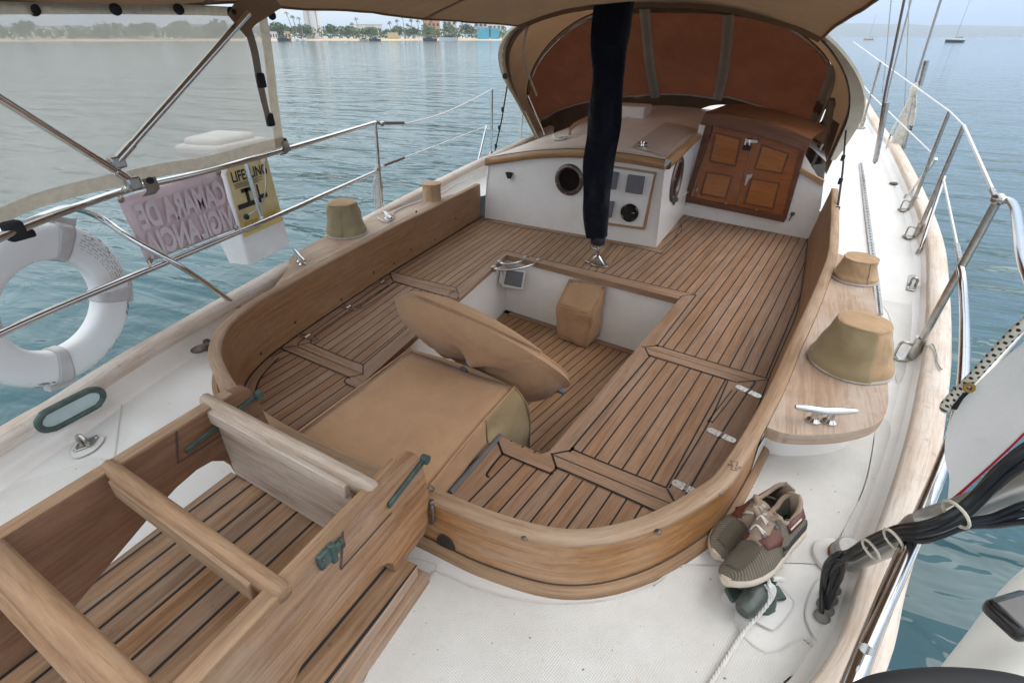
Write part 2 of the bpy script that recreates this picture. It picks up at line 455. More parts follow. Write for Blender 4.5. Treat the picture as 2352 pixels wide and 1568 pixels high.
hinge_steel = plain('brushed_hinge_steel', (.80, .79, .77), .38, .85, var=.08, sc=40)
steel = plain('stainless_steel', (.66, .65, .64), .16, 1.0, var=.05, sc=30)
steel_dull = plain('dull_stainless', (.46, .44, .41), .30, 1.0, var=.18, sc=30, dirt=(.22, .12, .06), dsc=18, damt=.5)
bronze = plain('green_bronze', (.075, .115, .10), .55, .35, var=.35, sc=30)
bronze_dark = plain('dark_bronze', (.15, .115, .10), .4, .7, var=.2, sc=30)
rubber = plain('black_rubber', (.013, .013, .015), .75, var=.2)
black_gloss = plain('black_gloss', (.012, .012, .013), .15, var=.2)
glass_dark = plain('dark_port_glass', (.006, .006, .007), .08, var=.2)
cable_black = plain('cable_black', (.014, .014, .016), .38, var=.2)
plastic_white = plain('white_plastic', (.78, .765, .74), .4, var=.04, sc=8, dirt=(.52, .45, .36), dsc=3.0, damt=.45)
ring_white = plain('ring_plastic', (.82, .815, .80), .35, var=.02, sc=6)
tape_grey = plain('reflective_tape', (.56, .535, .52), .42, .1, var=.1, sc=18, dirt=(.28, .22, .17), dsc=12, damt=.4)
grey_plastic = plain('grey_plastic', (.145, .15, .165), .5, var=.1)
tan = canvas('tan_canvas', (.51, .315, .182), (.43, .262, .148), wr=.35)
tan_light = canvas('tan_canvas_light', (.52, .345, .20), (.42, .27, .15), wr=.6)
olive = canvas('olive_canvas', (.36, .275, .155), (.31, .235, .13), wr=.35)
tan_olive = canvas('faded_olive_canvas', (.37, .30, .18), (.30, .235, .135), wr=.5)
hem = canvas('pale_piping', (.55, .52, .47), wr=.1)
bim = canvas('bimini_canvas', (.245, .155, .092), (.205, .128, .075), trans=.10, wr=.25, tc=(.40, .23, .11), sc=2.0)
dodger_side = canvas('dodger_canvas', (.36, .235, .14), (.29, .185, .108), trans=.17, wr=.3, tc=(.44, .24, .12), sc=3)
dodger_rust = canvas('dodger_rust_cover', (.155, .070, .040), (.110, .047, .026), trans=.11, wr=.5, tc=(.28, .090, .042), sc=4)
dodger_dark = canvas('dodger_skirt_canvas', (.155, .10, .062), (.11, .07, .043), trans=.1, wr=.4)
dodger_edge = canvas('dodger_edge_binding', (.55, .51, .42), (.46, .41, .32), wr=.2)
zip_grey = canvas('grey_batten_tape', (.40, .35, .29), (.32, .28, .235), wr=.2)
navy = canvas('navy_canvas', (.0050, .0064, .0135), (.003, .004, .0085), wr=.9)
white_cloth = canvas('white_cloth', (.80, .785, .77), (.74, .72, .70), wr=.12, trans=.45, sc=3)
red_cloth = canvas('red_cloth', (.42, .012, .030), wr=.2)
webbing = canvas('grey_webbing', (.33, .28, .22), wr=.1)
screen_hem = canvas('screen_hem', (.74, .67, .56), (.60, .53, .43), wr=.6, trans=.55, sc=26)
pink_vinyl = plain('faded_pink_vinyl', (.70, .53, .535), .5, var=.06, sc=6, dirt=(.72, .62, .60), dsc=5, damt=.7)
pale_vinyl = plain('pale_letter_vinyl', (.74, .64, .64), .5, var=.05)
yellow_label = plain('yellowed_label', (.60, .49, .25), .5, var=.14, sc=10, dirt=(.42, .32, .15), dsc=14, damt=.5)
yellow_strip = plain('yellow_strip', (.66, .50, .15), .5, var=.1, sc=10)
ink = plain('black_ink', (.018, .017, .016), .5, var=.1)
ink_grey = plain('faded_ink', (.24, .235, .225), .6, var=.2)
rope_white = canvas('white_rope', (.74, .70, .63), (.60, .55, .47), wr=.9, sc=60)
cord_white = canvas('white_cord', (.76, .75, .72), (.62, .60, .56), wr=.6, sc=60)
tie_plastic = plain('cable_tie_plastic', (.62, .56, .45), .45, var=.15, sc=40)
wire_grey = plain('wire_grey', (.40, .39, .38), .35, .7, var=.1)
vinyl_wire = plain('white_vinyl_wire', (.72, .72, .71), .4, var=.08)
hypalon = plain('white_hypalon', (.70, .69, .64), .5, var=.04, sc=4, dirt=(.50, .46, .38), dsc=3, damt=.4)
hypalon_grey = plain('grey_hypalon', (.42, .39, .35), .6, var=.08, sc=60, bump=.3)
shoe_knit = canvas('shoe_knit', (.13, .11, .082), (.10, .085, .062), wr=.2, sc=30)
shoe_lining = canvas('shoe_lining', (.36, .27, .205), (.30, .22, .165), wr=.2, sc=30)
shoe_inside = plain('shoe_inside', (.028, .024, .02), .9)
shoe_leather = plain('shoe_leather', (.125, .036, .024), .5, var=.2, sc=40)
shoe_sole = plain('shoe_sole', (.60, .51, .41), .65, var=.08, sc=30, dirt=(.40, .32, .24), dsc=25, damt=.5)
shoe_black = plain('shoe_stripe', (.02, .021, .024), .6)
def ribbed():
    k = N('shoe_ribbed_knit'); u, v = k.uv()
    w = k.math('SINE', k.math('MULTIPLY', u, 2 * math.pi / .0085))
    n1 = k.noise(k.pos(), 60, 3)
    col = k.mix(k.rng(w, -.2, .8), (.135, .115, .088), (.205, .172, .130)); col = k.mix(k.math('MULTIPLY', k.rng(n1, .4, .7), .4), col, (.12, .10, .075))
    k.base(col); k.l(k.bump(w, .5, .002), k.p.inputs['Normal']); return k.set(Roughness=.9)
shoe_rib = ribbed()
def screen():
    k = N('mesh_screen'); p = k.pos(); n1 = k.noise(p, 3.0, 4)
    k.base(k.mix(k.rng(n1, .3, .7), (.66, .62, .555), (.58, .54, .475))); k.set(Roughness=.8)
    tr = k.n('ShaderNodeBsdfTransparent'); tl = k.n('ShaderNodeBsdfTranslucent'); tl.inputs[0].default_value = (.74, .69, .61, 1)
    m1 = k.n('ShaderNodeMixShader'); m1.inputs[0].default_value = .45; k.l(k.p.outputs[0], m1.inputs[1]); k.l(tl.outputs[0], m1.inputs[2])
    u, v = k.uv()
    wv = k.math('MULTIPLY', k.math('SINE', k.math('MULTIPLY', u, 2 * math.pi / .006)), k.math('SINE', k.math('MULTIPLY', v, 2 * math.pi / .006)))
    ms = k.n('ShaderNodeMixShader'); k.l(k.rng(wv, -1, 1, .60, .74), ms.inputs[0])
    k.l(tr.outputs[0], ms.inputs[1]); k.l(m1.outputs[0], ms.inputs[2]); k.l(ms.outputs[0], k.o.inputs['Surface']); return k.m
mesh_screen = screen()
def braid():
    k = N('black_fleck_braid'); u, v = k.uv()
    a = k.math('MULTIPLY', k.math('SINE', k.math('MULTIPLY', u, 2 * math.pi / .018)), k.math('SINE', k.math('MULTIPLY', v, 2 * math.pi / .024)))
    k.base(k.mix(k.math('GREATER_THAN', a, .38), (.66, .62, .52), (.02, .02, .02))); return k.set(Roughness=.8)
fleck = braid()
def water():
    k = N('sea_water'); p = k.pos()
    cd = k.n('ShaderNodeCameraData') if False else None
    def st(v, sx, sy):
        x = k.n('ShaderNodeMapping'); x.inputs['Rotation'].default_value = (0, 0, rad(-18)); x.inputs['Scale'].default_value = (sx, sy, 1); k.l(v, x.inputs['Vector']); return x.outputs[0]
    a = k.noise(st(p, .24, .75), 1.0, 2.5, .45, .6); b = k.noise(st(p, 1.1, 2.6), 1.0, 3, .5, .4); d = k.noise(st(p, .05, .11), 1.0, 3, .5)
    h = k.math('ADD', k.math('ADD', a, k.math('MULTIPLY', b, .26)), k.math('MULTIPLY', d, .9))
    ln_ = k.n('ShaderNodeVectorMath', operation='LENGTH'); k.l(p, ln_.inputs[0])
    bp_ = k.n('ShaderNodeBump'); bp_.inputs['Distance'].default_value = .42; k.l(h, bp_.inputs['Height']); k.l(k.rng(ln_.outputs['Value'], 4, 90, .95, .25), bp_.inputs['Strength']); k.l(bp_.outputs[0], k.p.inputs['Normal'])
    n = k.noise(p, .6, 3)
    k.base(k.mix(k.rng(n, .3, .7), (.003, .048, .061), (.005, .066, .082)))
    k.p.inputs['IOR'].default_value = 1.45
    return k.set(Roughness=.07)
sea = water()
def leafy(name, c1, c2):
    k = N(name); n1 = k.noise(k.pos(), .22, 3); k.base(k.mix(k.rng(n1, .35, .65), c1, c2)); return k.set(Roughness=.7)
leaf_dark = leafy('leaf_dark', (.045, .085, .030), (.085, .125, .045))
leaf_mid = leafy('leaf_mid', (.085, .135, .045), (.13, .17, .06))
leaf_palm = leafy('palm_leaf', (.06, .095, .035), (.105, .13, .05))
bark = plain('palm_bark', (.20, .155, .115), .8, sc=1)
sand = plain('beach_sand', (.52, .41, .30), .9, sc=.1)
hill_m = leafy('hill_scrub', (.10, .115, .085), (.15, .15, .11))
tower_m = plain('tower_render', (.66, .645, .62), .7, var=.05, sc=.1)
blue_box = plain('blue_paint', (.07, .34, .46), .5, sc=.3)
orange_wall = plain('terracotta_wall', (.52, .24, .13), .8, sc=.2)
pale_wall = plain('pale_wall', (.62, .58, .53), .8, sc=.2)
grey_wall = plain('grey_wall', (.40, .39, .38), .8, sc=.2)
yellow_wall = plain('yellow_wall', (.50, .38, .17), .8, sc=.2)
win_dark = plain('window_dark', (.05, .06, .07), .2)
boat_dark = plain('boat_dark_hull', (.05, .06, .07), .4)
boat_white = plain('boat_white_hull', (.72, .72, .70), .4)
boat_wood = plain('boat_tan_hull', (.50, .40, .27), .5)
# ================================================================== SETTING
m = M(); Rw = 9000
m.grid([[(x, y, -1.5) for x in (-Rw, -60, -8, 8, 60, Rw)] for y in (-Rw, -60, -8, 8, 60, Rw)])
tag(m.build('water', sea, smooth=False), 'rippled blue green sea around the boat', 'water', kind='structure')
# ---- rails / deck outline
ST_IN = [PS(x, y, .12) for x, y in ((1912, 1490), (1985, 1296), (2050, 1117), (2087, 996), (2110, 893), (2127, 790), (2134, 660), (2128, 540), (2090, 425), (2044, 331), (2002, 275))]
d0 = (ST_IN[0] - ST_IN[1]).normalized()
ST_IN = [ST_IN[0] + d0 * .45 + Vector((-.10, 0, 0)), ST_IN[0]] + ST_IN[1:]
d1 = (ST_IN[-1] - ST_IN[-2])
ST_IN.append(ST_IN[-1] + Vector((-.35, 4.0, .55)))
ST = spline(ST_IN, 6)
PT_OUT = [PS(x, y, .15) for x, y in ((0, 974.6), (99.6, 919), (263.7, 817), (498, 685), (668, 591), (829.6, 499.4), (966, 429), (1089.7, 369), (1190, 323))]
PT_OUT = [PT_OUT[0] + (PT_OUT[0] - PT_OUT[2]).normalized() * .7] + PT_OUT
PT_OUT.append(PT_OUT[-1] + Vector((.15, 3.2, .25)))
PT = spline(PT_OUT, 6)
def offs(path, d):
    out = []
    for i, p in enumerate(path):
        t = (path[min(i + 1, len(path) - 1)] - path[max(i - 1, 0)]).normalized()
        out.append(p + Vector((t.y, -t.x, 0)).normalized() * d)
    return out
# starboard toe rail
r = thing('toe_rail', 'weathered teak topped toe rail along the starboard side deck', 'toe rail', ST[10])
M().sweep(ST, [(0, -.045), (0, -.012), (.012, 0), (.085, .002), (.105, -.015), (.105, -.06)]).build('cap_rail', cap_teak, r, ang=60)
M().sweep(ST, [(.09, -.06), (.09, -.5), (.02, -.5), (-.085, -.128), (-.045, -.120), (-.012, -.10), (.006, -.045)]).build('bulwark', white_gel, r)
M().sweep(offs(ST, .105), [(0, -.30), (.012, -.30), (.05, -1.7), (-.05, -1.7)]).build('hull_side', white_gel, r)
r = thing('toe_rail', 'pale teak topped toe rail along the port side deck', 'toe rail', PT[10])
M().sweep(PT, [(.0, -.045), (.0, -.012), (.012, 0), (.065, 0), (.088, -.018), (.088, -.058)]).build('cap_rail', cap_teak, r, ang=60)
M().sweep(PT, [(.012, -.055), (.078, -.055), (.082, -.10), (.10, -.135), (.14, -.158), (.10, -.4), (.012, -.4)]).build('bulwark', white_gel, r)
M().sweep(PT, [(.0, -.30), (.02, -1.7), (.08, -1.7), (.012, -.30)]).build('hull_side', white_gel, r)
def fair(cx, cy, n=20):
    """oval bronze fairlead let into the port bulwark"""
    c = PX(cx, cy, PT[9].x + .085)
    q = []
    for k in range(n):
        a = 2 * math.pi * k / n; ex = .095 * (1 if math.cos(a) > 0 else -1)
        q.append(c + Vector((.006 + .010 * math.sin(a), ex * .62 + .058 * math.cos(a), .047 * math.sin(a))))
    return c, q
c, q = fair(163, 938)
M().tube(spline(q, 2, True), .0135, 8, closed=True).build('fairlead', bronze, r)
mm = M(); mm.poly([p + Vector((.002, 0, 0)) for p in q]); mm.build('fairlead_opening', plain('fairlead_view', (.50, .62, .64), .5), r, smooth=False)
# ---- coaming outline (outer top edge), boat seen from above
OP = [(-2.58, 4.47), (-2.545, 3.7), (-2.515, 2.96), (-2.455, 2.2), (-2.405, 1.75), (-2.365, 1.55), (-2.30, 1.39), (-2.21, 1.27), (-2.10, 1.17), (-1.97, 1.09), (-1.74, .985), (-1.45, .905), (-1.1, .872), (-.73, .865), (-.5, .86), (-.27, .9), (-.09, 1.03), (.06, 1.24), (.13, 1.41), (.23, 1.87), (.30, 2.31), (.36, 2.66), (.43, 3.12), (.49, 3.6), (.53, 4.38), (.56, 5.22)]
CO = [Vector((p.x, p.y, 0)) for p in spline([(x, y, 0) for x, y in OP], 6)]
def ctop(p):
    z = .2
    if p.x < -.6: z += .026 * (p.x + .6)
    if p.x > 0 and p.y > 1.2: z += .018 * (p.y - 1.2)
    return z
def inward(path, d):
    out = []
    for i, p in enumerate(path):
        t = (path[min(i + 1, len(path) - 1)] - path[max(i - 1, 0)]).normalized()
        out.append(p + Vector((-t.y, t.x, 0)) * d)
    return out
C1, C2 = inward(CO, .024), inward(CO, .05)
# ---- deck
def clear(path, d): return [Vector((p.x, p.y, sheer(p.y))) for p in offs(path, d)]
port_edge = clear(PT, .11); stbd_edge = clear(ST, -.05)
outer = port_edge + stbd_edge[::-1]
bm = bmesh.new()
ov = [bm.verts.new(p) for p in outer]; hv = [bm.verts.new((p.x, p.y, sheer(p.y))) for p in inward(CO[::3], .012) + [Vector((.52, 5.27, 0)), Vector((-.66, 5.57, 0)), Vector((-.80, 4.46, 0)), Vector((-2.5, 4.58, 0))]]
for vs in (ov, hv):
    for i in range(len(vs)): bm.edges.new((vs[i], vs[(i + 1) % len(vs)]))
bmesh.ops.triangle_fill(bm, use_beauty=True, edges=bm.edges[:])
md = M(); bm.verts.index_update(); ids = md.add([v.co for v in bm.verts])
for f in bm.faces:
    k = [ids[v.index] for v in f.verts]
    if f.normal.z < 0: k = k[::-1]
    md.face(k)
bm.free()
deck = tag(md.build('deck', deck_gel, smooth=True), 'white moulded fibreglass deck with non slip panels', 'deck', kind='structure')
def dpanel(pts, mat=grip, line=True, z=.004):
    q = [P(x, y, z) for x, y in pts]
    q = [p for p in spline(q, 3, True)]
    mq = M(); mq.poly(q); mq.build('deck_panel', mat, deck, smooth=False)
    if line: M().strip(q + [q[0]], .005, lift=.0015).build('panel_groove', panel_line, deck, smooth=False)
dpanel([(838, 1566), (890, 1450), (945, 1345), (985, 1313), (1015, 1318), (1110, 1358), (1230, 1383), (1330, 1385), (1420, 1372), (1500, 1341), (1550, 1305), (1585, 1297), (1680, 1302), (1700, 1340), (1680, 1420), (1760, 1500), (1845, 1465), (1868, 1495), (1830, 1568), (1780, 1720), (1200, 1800), (780, 1700)])
dpanel([(915, 1305), (935, 1282), (985, 1290), (1003, 1302), (975, 1338), (950, 1335)])
dpanel([(0, 1245), (0, 1130), (150, 1075), (200, 1052), (260, 1052), (330, 1020), (430, 985), (505, 955), (470, 1000), (370, 1060), (200, 1170), (60, 1260)], line=False)
dpanel([(1705, 1060), (1725, 1052), (1850, 1035), (1960, 1005), (2030, 960), (2045, 1000), (2010, 1120), (1960, 1240), (1900, 1290), (1840, 1292), (1680, 1285), (1640, 1260), (1680, 1150)], line=False)
dpanel([(1935, 640), (2030, 600), (2085, 650), (2095, 790), (2060, 880), (2050, 760), (2025, 700)], line=False)
gl = M()
for a in ([(283, 905), (262, 1045)], [(1585, 1297), (1800, 1303)], [(1843, 1465), (1870, 1500), (1800, 1568)], [(1715, 1062), (1640, 1190)], [(2030, 525), (2110, 570)], [(1915, 470), (1975, 480)],
          [(1560, 1305), (1500, 1345)], [(1860, 1540), (1850, 1568)], [(2018, 930), (1990, 1100), (1925, 1240)]):
    gl.strip(spline([P(x, y, .004) for x, y in a], 6), .004)
gl.build('moulded_line', panel_line, deck, smooth=False)
# pad eyes' raised flats in the moulding
for pts in ([(160, 1040), (175, 1015), (215, 998), (235, 1000), (238, 1010), (215, 1035), (175, 1052)], [(1655, 1370), (1690, 1335), (1760, 1330), (1815, 1370), (1820, 1395), (1785, 1440), (1760, 1440), (1680, 1395)], [(1850, 1405), (1880, 1330), (1930, 1345), (1960, 1330), (1900, 1470), (1880, 1478)], [(165, 1130), (185, 1108), (215, 1120), (230, 1140), (195, 1148), (172, 1142)]):
    q = spline([P(x, y, .006) for x, y in pts], 4, True)
    M().poly(q).build('moulded_flat', deck_gel, deck, smooth=False); M().strip(q + [q[0]], .0035, lift=.001).build('panel_groove', panel_line, deck, smooth=False)
# ================================================================== COCKPIT COAMING
co = thing('cockpit_coaming', 'curved teak coaming board wrapping round the cockpit with orange worn outer face', 'coaming', (-1.0, .87, 0))
def wall(pa, pb, za, zt, lift=0.0, z_lean=False):
    rows = [[], [], [], []]
    for a, b, o in zip(pa, pb, CO):
        lean = (b - a).normalized() * .07 * min(1, max(0, (o.y - 1.5) / 1.2)) if (z_lean and o.x > 0) else Vector((0, 0, 0))
        zt_ = ctop(o) + lift
        z0 = za(o) if callable(za) else za
        rows[0].append((a.x, a.y, z0)); rows[1].append((a.x, a.y, zt_)); rows[2].append((b.x, b.y, zt_)); rows[3].append((b.x + lean.x, b.y + lean.y, z0))
    g = M(); g.grid(rows)
    for j in (0, len(pa) - 1): g.poly([rows[k][j] for k in range(4)][::1 if j else -1])
    return g
wall(CO, C1, lambda o: sheer(o.y) - .02, 0).build('outer_board', coam_out, co, ang=50)
wall(inward(CO, .0245), C2, -.21, 0, z_lean=True).build('inner_board', coam_in, co, ang=50)
cp = M(); rows = [[], [], [], [], [], []]
for o, t0, t1 in zip(CO, inward(CO, -.0025), inward(CO, .0525)):
    z = ctop(o) + .0015; a, b = t0, t1; e0, e1 = t0.lerp(t1, .10), t0.lerp(t1, .90)
    for k, q in enumerate(((a, z - .003), (a, z + .004), (e0, z + .009), (e1, z + .009), (b, z + .004), (b, z - .003))): rows[k].append((q[0].x, q[0].y, q[1]))
cp.grid(rows); cp.poly([r_[0] for r_ in rows]); cp.poly([r_[-1] for r_ in rows][::-1])
cp.build('cap', coam_cap, co, ang=60)
M().sweep([Vector((p.x, p.y, sheer(p.y))) for p in inward(CO[30:], -.001)], [(0, 0.0), (.028, 0.0), (.027, .012), (.021, .022), (.010, .027), (0, .027)]).build('base_moulding', moulding_teak, co)
M().sweep([Vector((p.x, p.y, sheer(p.y) + .0275)) for p in inward(CO[30:], -.0015)], [(0, 0), (.003, 0), (.003, .003), (0, .003)]).build('base_seam', seam_brown, co)
M().sweep([Vector((p.x, p.y, -.168)) for p in [q + (r_ - q).normalized() * (.0 if q.x < 0 else .062 * min(1, max(0, (q.y - 1.5) / 1.2))) for q, r_ in zip(inward(CO, .0505), inward(CO, .1))]], [(0, 0), (-.006, 0), (-.006, .006), (0, .006)]).build('inner_seam', caulk, co)
# scarf joints, dovetail keys, plugs and screws
js = M()
def keyline(pts, n=(0, 0, 1), w=.004): js.strip(pts, w, n, .001)
zc = .211
keyline([P(x, y, zc) for x, y in (Cc(318, 890), Cc(330, 868), Cc(348, 845), Cc(372, 868), Cc(362, 888), Cc(345, 880))])
for c_ in ((2255, 720),):
    x, y = Cc(*c_); q = [(-15, -2), (-5, 1), (-9, -10), (8, -6), (4, 2), (15, 6), (11, 9), (1, 6), (6, 13), (-9, 10), (-4, 3), (-15, 0)]
    keyline([P(x + a, y + b, .214) for a, b in q + q[:1]], w=.0035)
js.parts('joint_line', seam_brown, co, smooth=False)
pl = M()
for x, y in ((940, 1172), (1775, 1138), (2160, 895)):
    c_ = P(*Cc(x, y), .203); pl.ball(c_, .011, 6, (1, 1, .55))
pl.parts('button_screw', bronze_dark, co)
hl = M()
for pts in [A(1060, 768), A(770, 965), A(1505, 492), A(1825, 308), A(1675, 392), A(1355, 566), A(1725, 95), A(480, 1205), B(1115, 865), B(855, 1005), B(565, 1180), B(1385, 580), B(935, 505)]:
    x, y = pts; p0 = PX(x, y, -2.46 + .02)
    # find board face: nearest point of the inner path
    best = min(C2[:60], key=lambda q: abs((EYE + ray(x, y) * ((q.y) / ray(x, y).y)).x - q.x)); p0 = PY(x, y, best.y)
    hl.ball((best.x + .001, p0.y, p0.z), .010, 5, (.3, 1, 1))
hl.parts('bung', seam_brown, co)
# burnt dark knot on the outer face
kn = M(); best = min(CO, key=lambda q: (q.xy - P(*Cc(440, 1240), .05).xy).length)
kn.ball(PN(*Cc(445, 1222), best + Vector((0, -.003, 0)), (-.1, 1, 0)), .034, 8, (1.0, .10, 1.35)); kn.ball(PN(*Cc(420, 1245), best + Vector((0, -.002, 0)), (-.1, 1, 0)), .02, 8, (1.8, .10, .6)); kn.build('dark_knot', plain('burnt_knot', (.035, .024, .017), .9, var=.6, sc=80), co)
# winch pads
pad = [Vector((p.x, p.y, 0)) for p in [P(x, y, .2) for x, y in ((1757, 985), (1800, 1000), (1870, 1004), (1950, 997), (2015, 975), (2038, 930), (2033, 850), (2022, 770), (2005, 680), (1985, 610))]]
pads = spline(pad, 5)
inner_st = [p for p in inward(CO, -.003) if 1.6 < p.y < 3.75 and p.x > 0][::-1]
pm = M().prism([(p.x, p.y) for p in pads] + [(p.x, p.y) for p in inner_st], .165, .212); pm.build('winch_pad', pad_teak, co, grain=(0, 1, 0), bevel=.012, seg=3)
cen = Vector((.45, 2.6, 0)); low = [cen + (p - cen) * .86 + Vector((-.02, 0, 0)) for p in pads]
M().prism([(p.x, p.y) for p in low] + [(p.x, p.y) for p in inner_st], 0, .17).build('pad_plinth', white_gel, co, bevel=.02, seg=3)
padp = spline([P(x, y, .16) for x, y in ((662, 612), (664, 592), (690, 572), (750, 540), (850, 500), (920, 475), (975, 462))], 5)
inner_pt = [p for p in inward(CO, -.003) if 1.80 < p.y < 4.2 and p.x < -2]
M().prism([(p.x, p.y) for p in padp] + [(p.x, p.y) for p in inner_pt], .105, .158).build('winch_pad', pad_teak, co, grain=(0, 1, 0), bevel=.012, seg=3)
# ================================================================== COCKPIT BENCHES AND WELL
ZS, ZL = -.17, -.71
ck = thing('cockpit_bench', 'planked teak cockpit seating with dark caulk lines around the footwell', 'bench seat', (-1.0, 2.6, ZL))
def q2(*pts): return [P(x, y, ZS) for x, y in pts]
def field(name, poly3, hdg, mat, z, parent=ck, thick=0):
    d = Vector((math.sin(rad(hdg)), math.cos(rad(hdg)), 0)); w = Vector((d.y, -d.x, 0))
    g = M(); pts = [Vector((p[0], p[1], z)) for p in poly3]
    ar = sum(pts[i].x * pts[(i + 1) % len(pts)].y - pts[(i + 1) % len(pts)].x * pts[i].y for i in range(len(pts)))
    if ar < 0: pts = pts[::-1]
    g.poly(pts, [(p.dot(d), p.dot(w)) for p in pts]); return g.build(name, mat, parent, smooth=False)
WELL = [P(*a, ZS) for a in ((1163, 585), (1560, 686.5), (1454, 810), (1260.5, 1036.4), (1244, 1042), (1213, 1030), (1154, 1001.6))]
wl, wr, wb, wbl = P(1163, 585, ZS), P(1560, 686.5, ZS), P(1260.5, 1036, ZS), P(843, 866, ZS)
stA = P(1154, 1001.6, ZS); stB = P(1039, 1133, ZS)
ci = [Vector((p.x, p.y, 0)) for p in inward(CO, .03)]
def cseg(y0, y1, side): 
    s_ = [p for p in ci if y0 <= p.y <= y1 and (p.x < -1.05) == (side < 0)]
    return s_
div0, div1 = P(1380, 620, ZS), P(1400, 550, ZS)
div0 = Vector((-1.03, 3.55, ZS)); div1 = Vector((-.905, 4.42, ZS))
bk_l, bk_r, bs, cb_r = P(1113, 500, ZS), P(1507, 569, ZS), P(1570, 493, ZS), P(1850, 548, ZS)
yl = 2.93
f1 = [Vector((-2.52, 2.79, 0))] + [p for p in reversed(cseg(2.85, 4.46, -1))] + [bk_l + Vector((-.05, .05, 0)), div1, div0, wl, Vector((-1.77, 2.79, 0))]
field('bench_planks', f1, -.6, teak_seat_gold, ZS)
rr_ = cseg(2.4, 5.3, 1)
f2 = [div0, wr, P(*Dd(1305, 1150), ZS)] + [P(*Dd(2320, 1405), ZS)] + rr_ + [cb_r + Vector((0, .05, 0)), bs + Vector((0, .05, 0)), bk_r + Vector((0, .04, 0)), div1]
field('bench_planks', f2, 7.6, teak_seat, ZS)
f3 = [Vector((-2.52, 2.79, 0))] + cseg(1.72, 2.7, -1) + [wbl, Vector((-1.77, 2.79, 0))]
field('locker_lid', f3, -3.6, teak_seat, ZS)
f4 = [P(*Dd(1305, 1150), ZS), wb] + [P(*Cc(1888, 972), ZS)] + cseg(1.45, 2.42, 1) + [P(*Dd(2320, 1405), ZS)]
field('locker_lid', f4, 7.9, teak_seat, ZS)
f5 = cseg(.85, 1.73, -1)[::-1]; f5 = [p for p in f5] + [wbl, Vector((-1.47, 1.62, 0)), Vector((-1.47, .9, 0))]
f5 = [wbl] + cseg(1.0, 1.73, -1) + [Vector((-1.52, .97, 0)), Vector((-1.25, .97, 0)), Vector((-1.25, 1.62, 0)), Vector((-1.5, 1.68, 0))]
field('bench_planks', f5, 3.0, teak_seat, ZS)
f6 = [stA, stB, Vector((-.87, .92, 0))] + [p for p in ci if .86 < p.y < 1.47 and p.x > -.86] + [wb, P(1244, 1042, ZS)]
field('bench_planks', f6, 8.6, teak_seat, ZS)
bd = M()  # border boards, 2 mm proud
def board(pts, z=ZS + .0025, dirn=None):
    g = M(); q = [P(x, y, z) for x, y in pts]
    d = dirn or max(((q[i] - q[i - 1]) for i in range(len(q))), key=lambda v: v.length)
    ar = sum(q[i].x * q[(i + 1) % len(q)].y - q[(i + 1) % len(q)].x * q[i].y for i in range(len(q)))
    if ar < 0: q = q[::-1]
    g.poly(q); return g.build('border_board', teak_edge, ck, grain=d, smooth=False)
board([(1158, 574.5), (1599, 677), (1560, 686.5), (1163.5, 585)])
board([(1156, 573.8), (1163.5, 585), (1056, 686), (1048.4, 658.4)])
board([A(1485, 556), A(2003, 685), A(2025, 728), A(2012, 774), A(1690, 685), A(1512, 637)])
board([A(1500, 600), A(1522, 640), A(1200, 845), A(912, 1042), A(872, 1108), A(755, 1140), A(862, 1052), A(1420, 655)])
board([A(755, 1140), A(872, 1108), A(905, 1138), A(1252, 1278), A(1278, 1280), A(1278, 1362)])
board([A(630, 1160), A(755, 1143), A(1278, 1363), A(1145, 1390)])
board([A(1278, 1280), A(1303, 1265), A(1625, 998), A(1990, 700), A(2025, 730), A(1670, 1080), A(1310, 1400), A(1278, 1362)])
board([A(1145, 1390), A(1278, 1362), A(1310, 1402), A(1225, 1472), A(1135, 1425)])
board([Dd(1735, 742), Dd(1600, 775), Dd(1305, 1150), Dd(1440, 1138)])
board([Dd(1440, 1140), Dd(1305, 1150), Dd(2190, 1416), Dd(2320, 1405)])
board([Dd(1332, 1158), Dd(1370, 1224), Dd(2050, 1425), Dd(2180, 1413)])
board([Dd(1305, 1151), Dd(1330, 1157), Dd(1369, 1225), Cc(1722, 38), Cc(1252, 598), Cc(1250, 615), Cc(1110, 648), Cc(1090, 636)])
board([Cc(1110, 648), Cc(1250, 615), Cc(1268, 632), Cc(1848, 865), Cc(1888, 972)])
board([Cc(1110, 651), Cc(1885, 975), Cc(1800, 1025), Cc(1140, 742)])
board([Cc(775, 570), Cc(798, 540), Cc(880, 590), Cc(960, 632), Cc(1000, 646), Cc(1045, 650), Cc(1090, 635), Cc(1110, 650), Cc(1140, 742), Cc(1088, 766), Cc(802, 655)])
board([Cc(775, 570), Cc(802, 655), Cc(705, 770), Cc(715, 798), Cc(575, 945), Cc(485, 905)])
board([B(1815, 590), Dd(840, 275), Dd(1430, 378), Dd(1470, 412), Dd(1440, 410), Dd(1185, 355), Dd(400, 215), B(1860, 625)])
board([(1672, 874), (1730, 876), Cc(2150, 560), Cc(1960, 890), (1555, 1159), (1537, 1120), (1629, 968)])
board([(1731, 876), (1775, 868), (1765, 905), (1725, 995), (1680, 1070), (1640, 1120), (1600, 1160), (1556, 1160), Cc(1960, 890), Cc(2150, 560)])
board([A(1478, 556), A(1500, 600), A(1420, 655), A(860, 1052), A(755, 1140), A(630, 1160), (636, 793), (744, 716), (892, 611)])
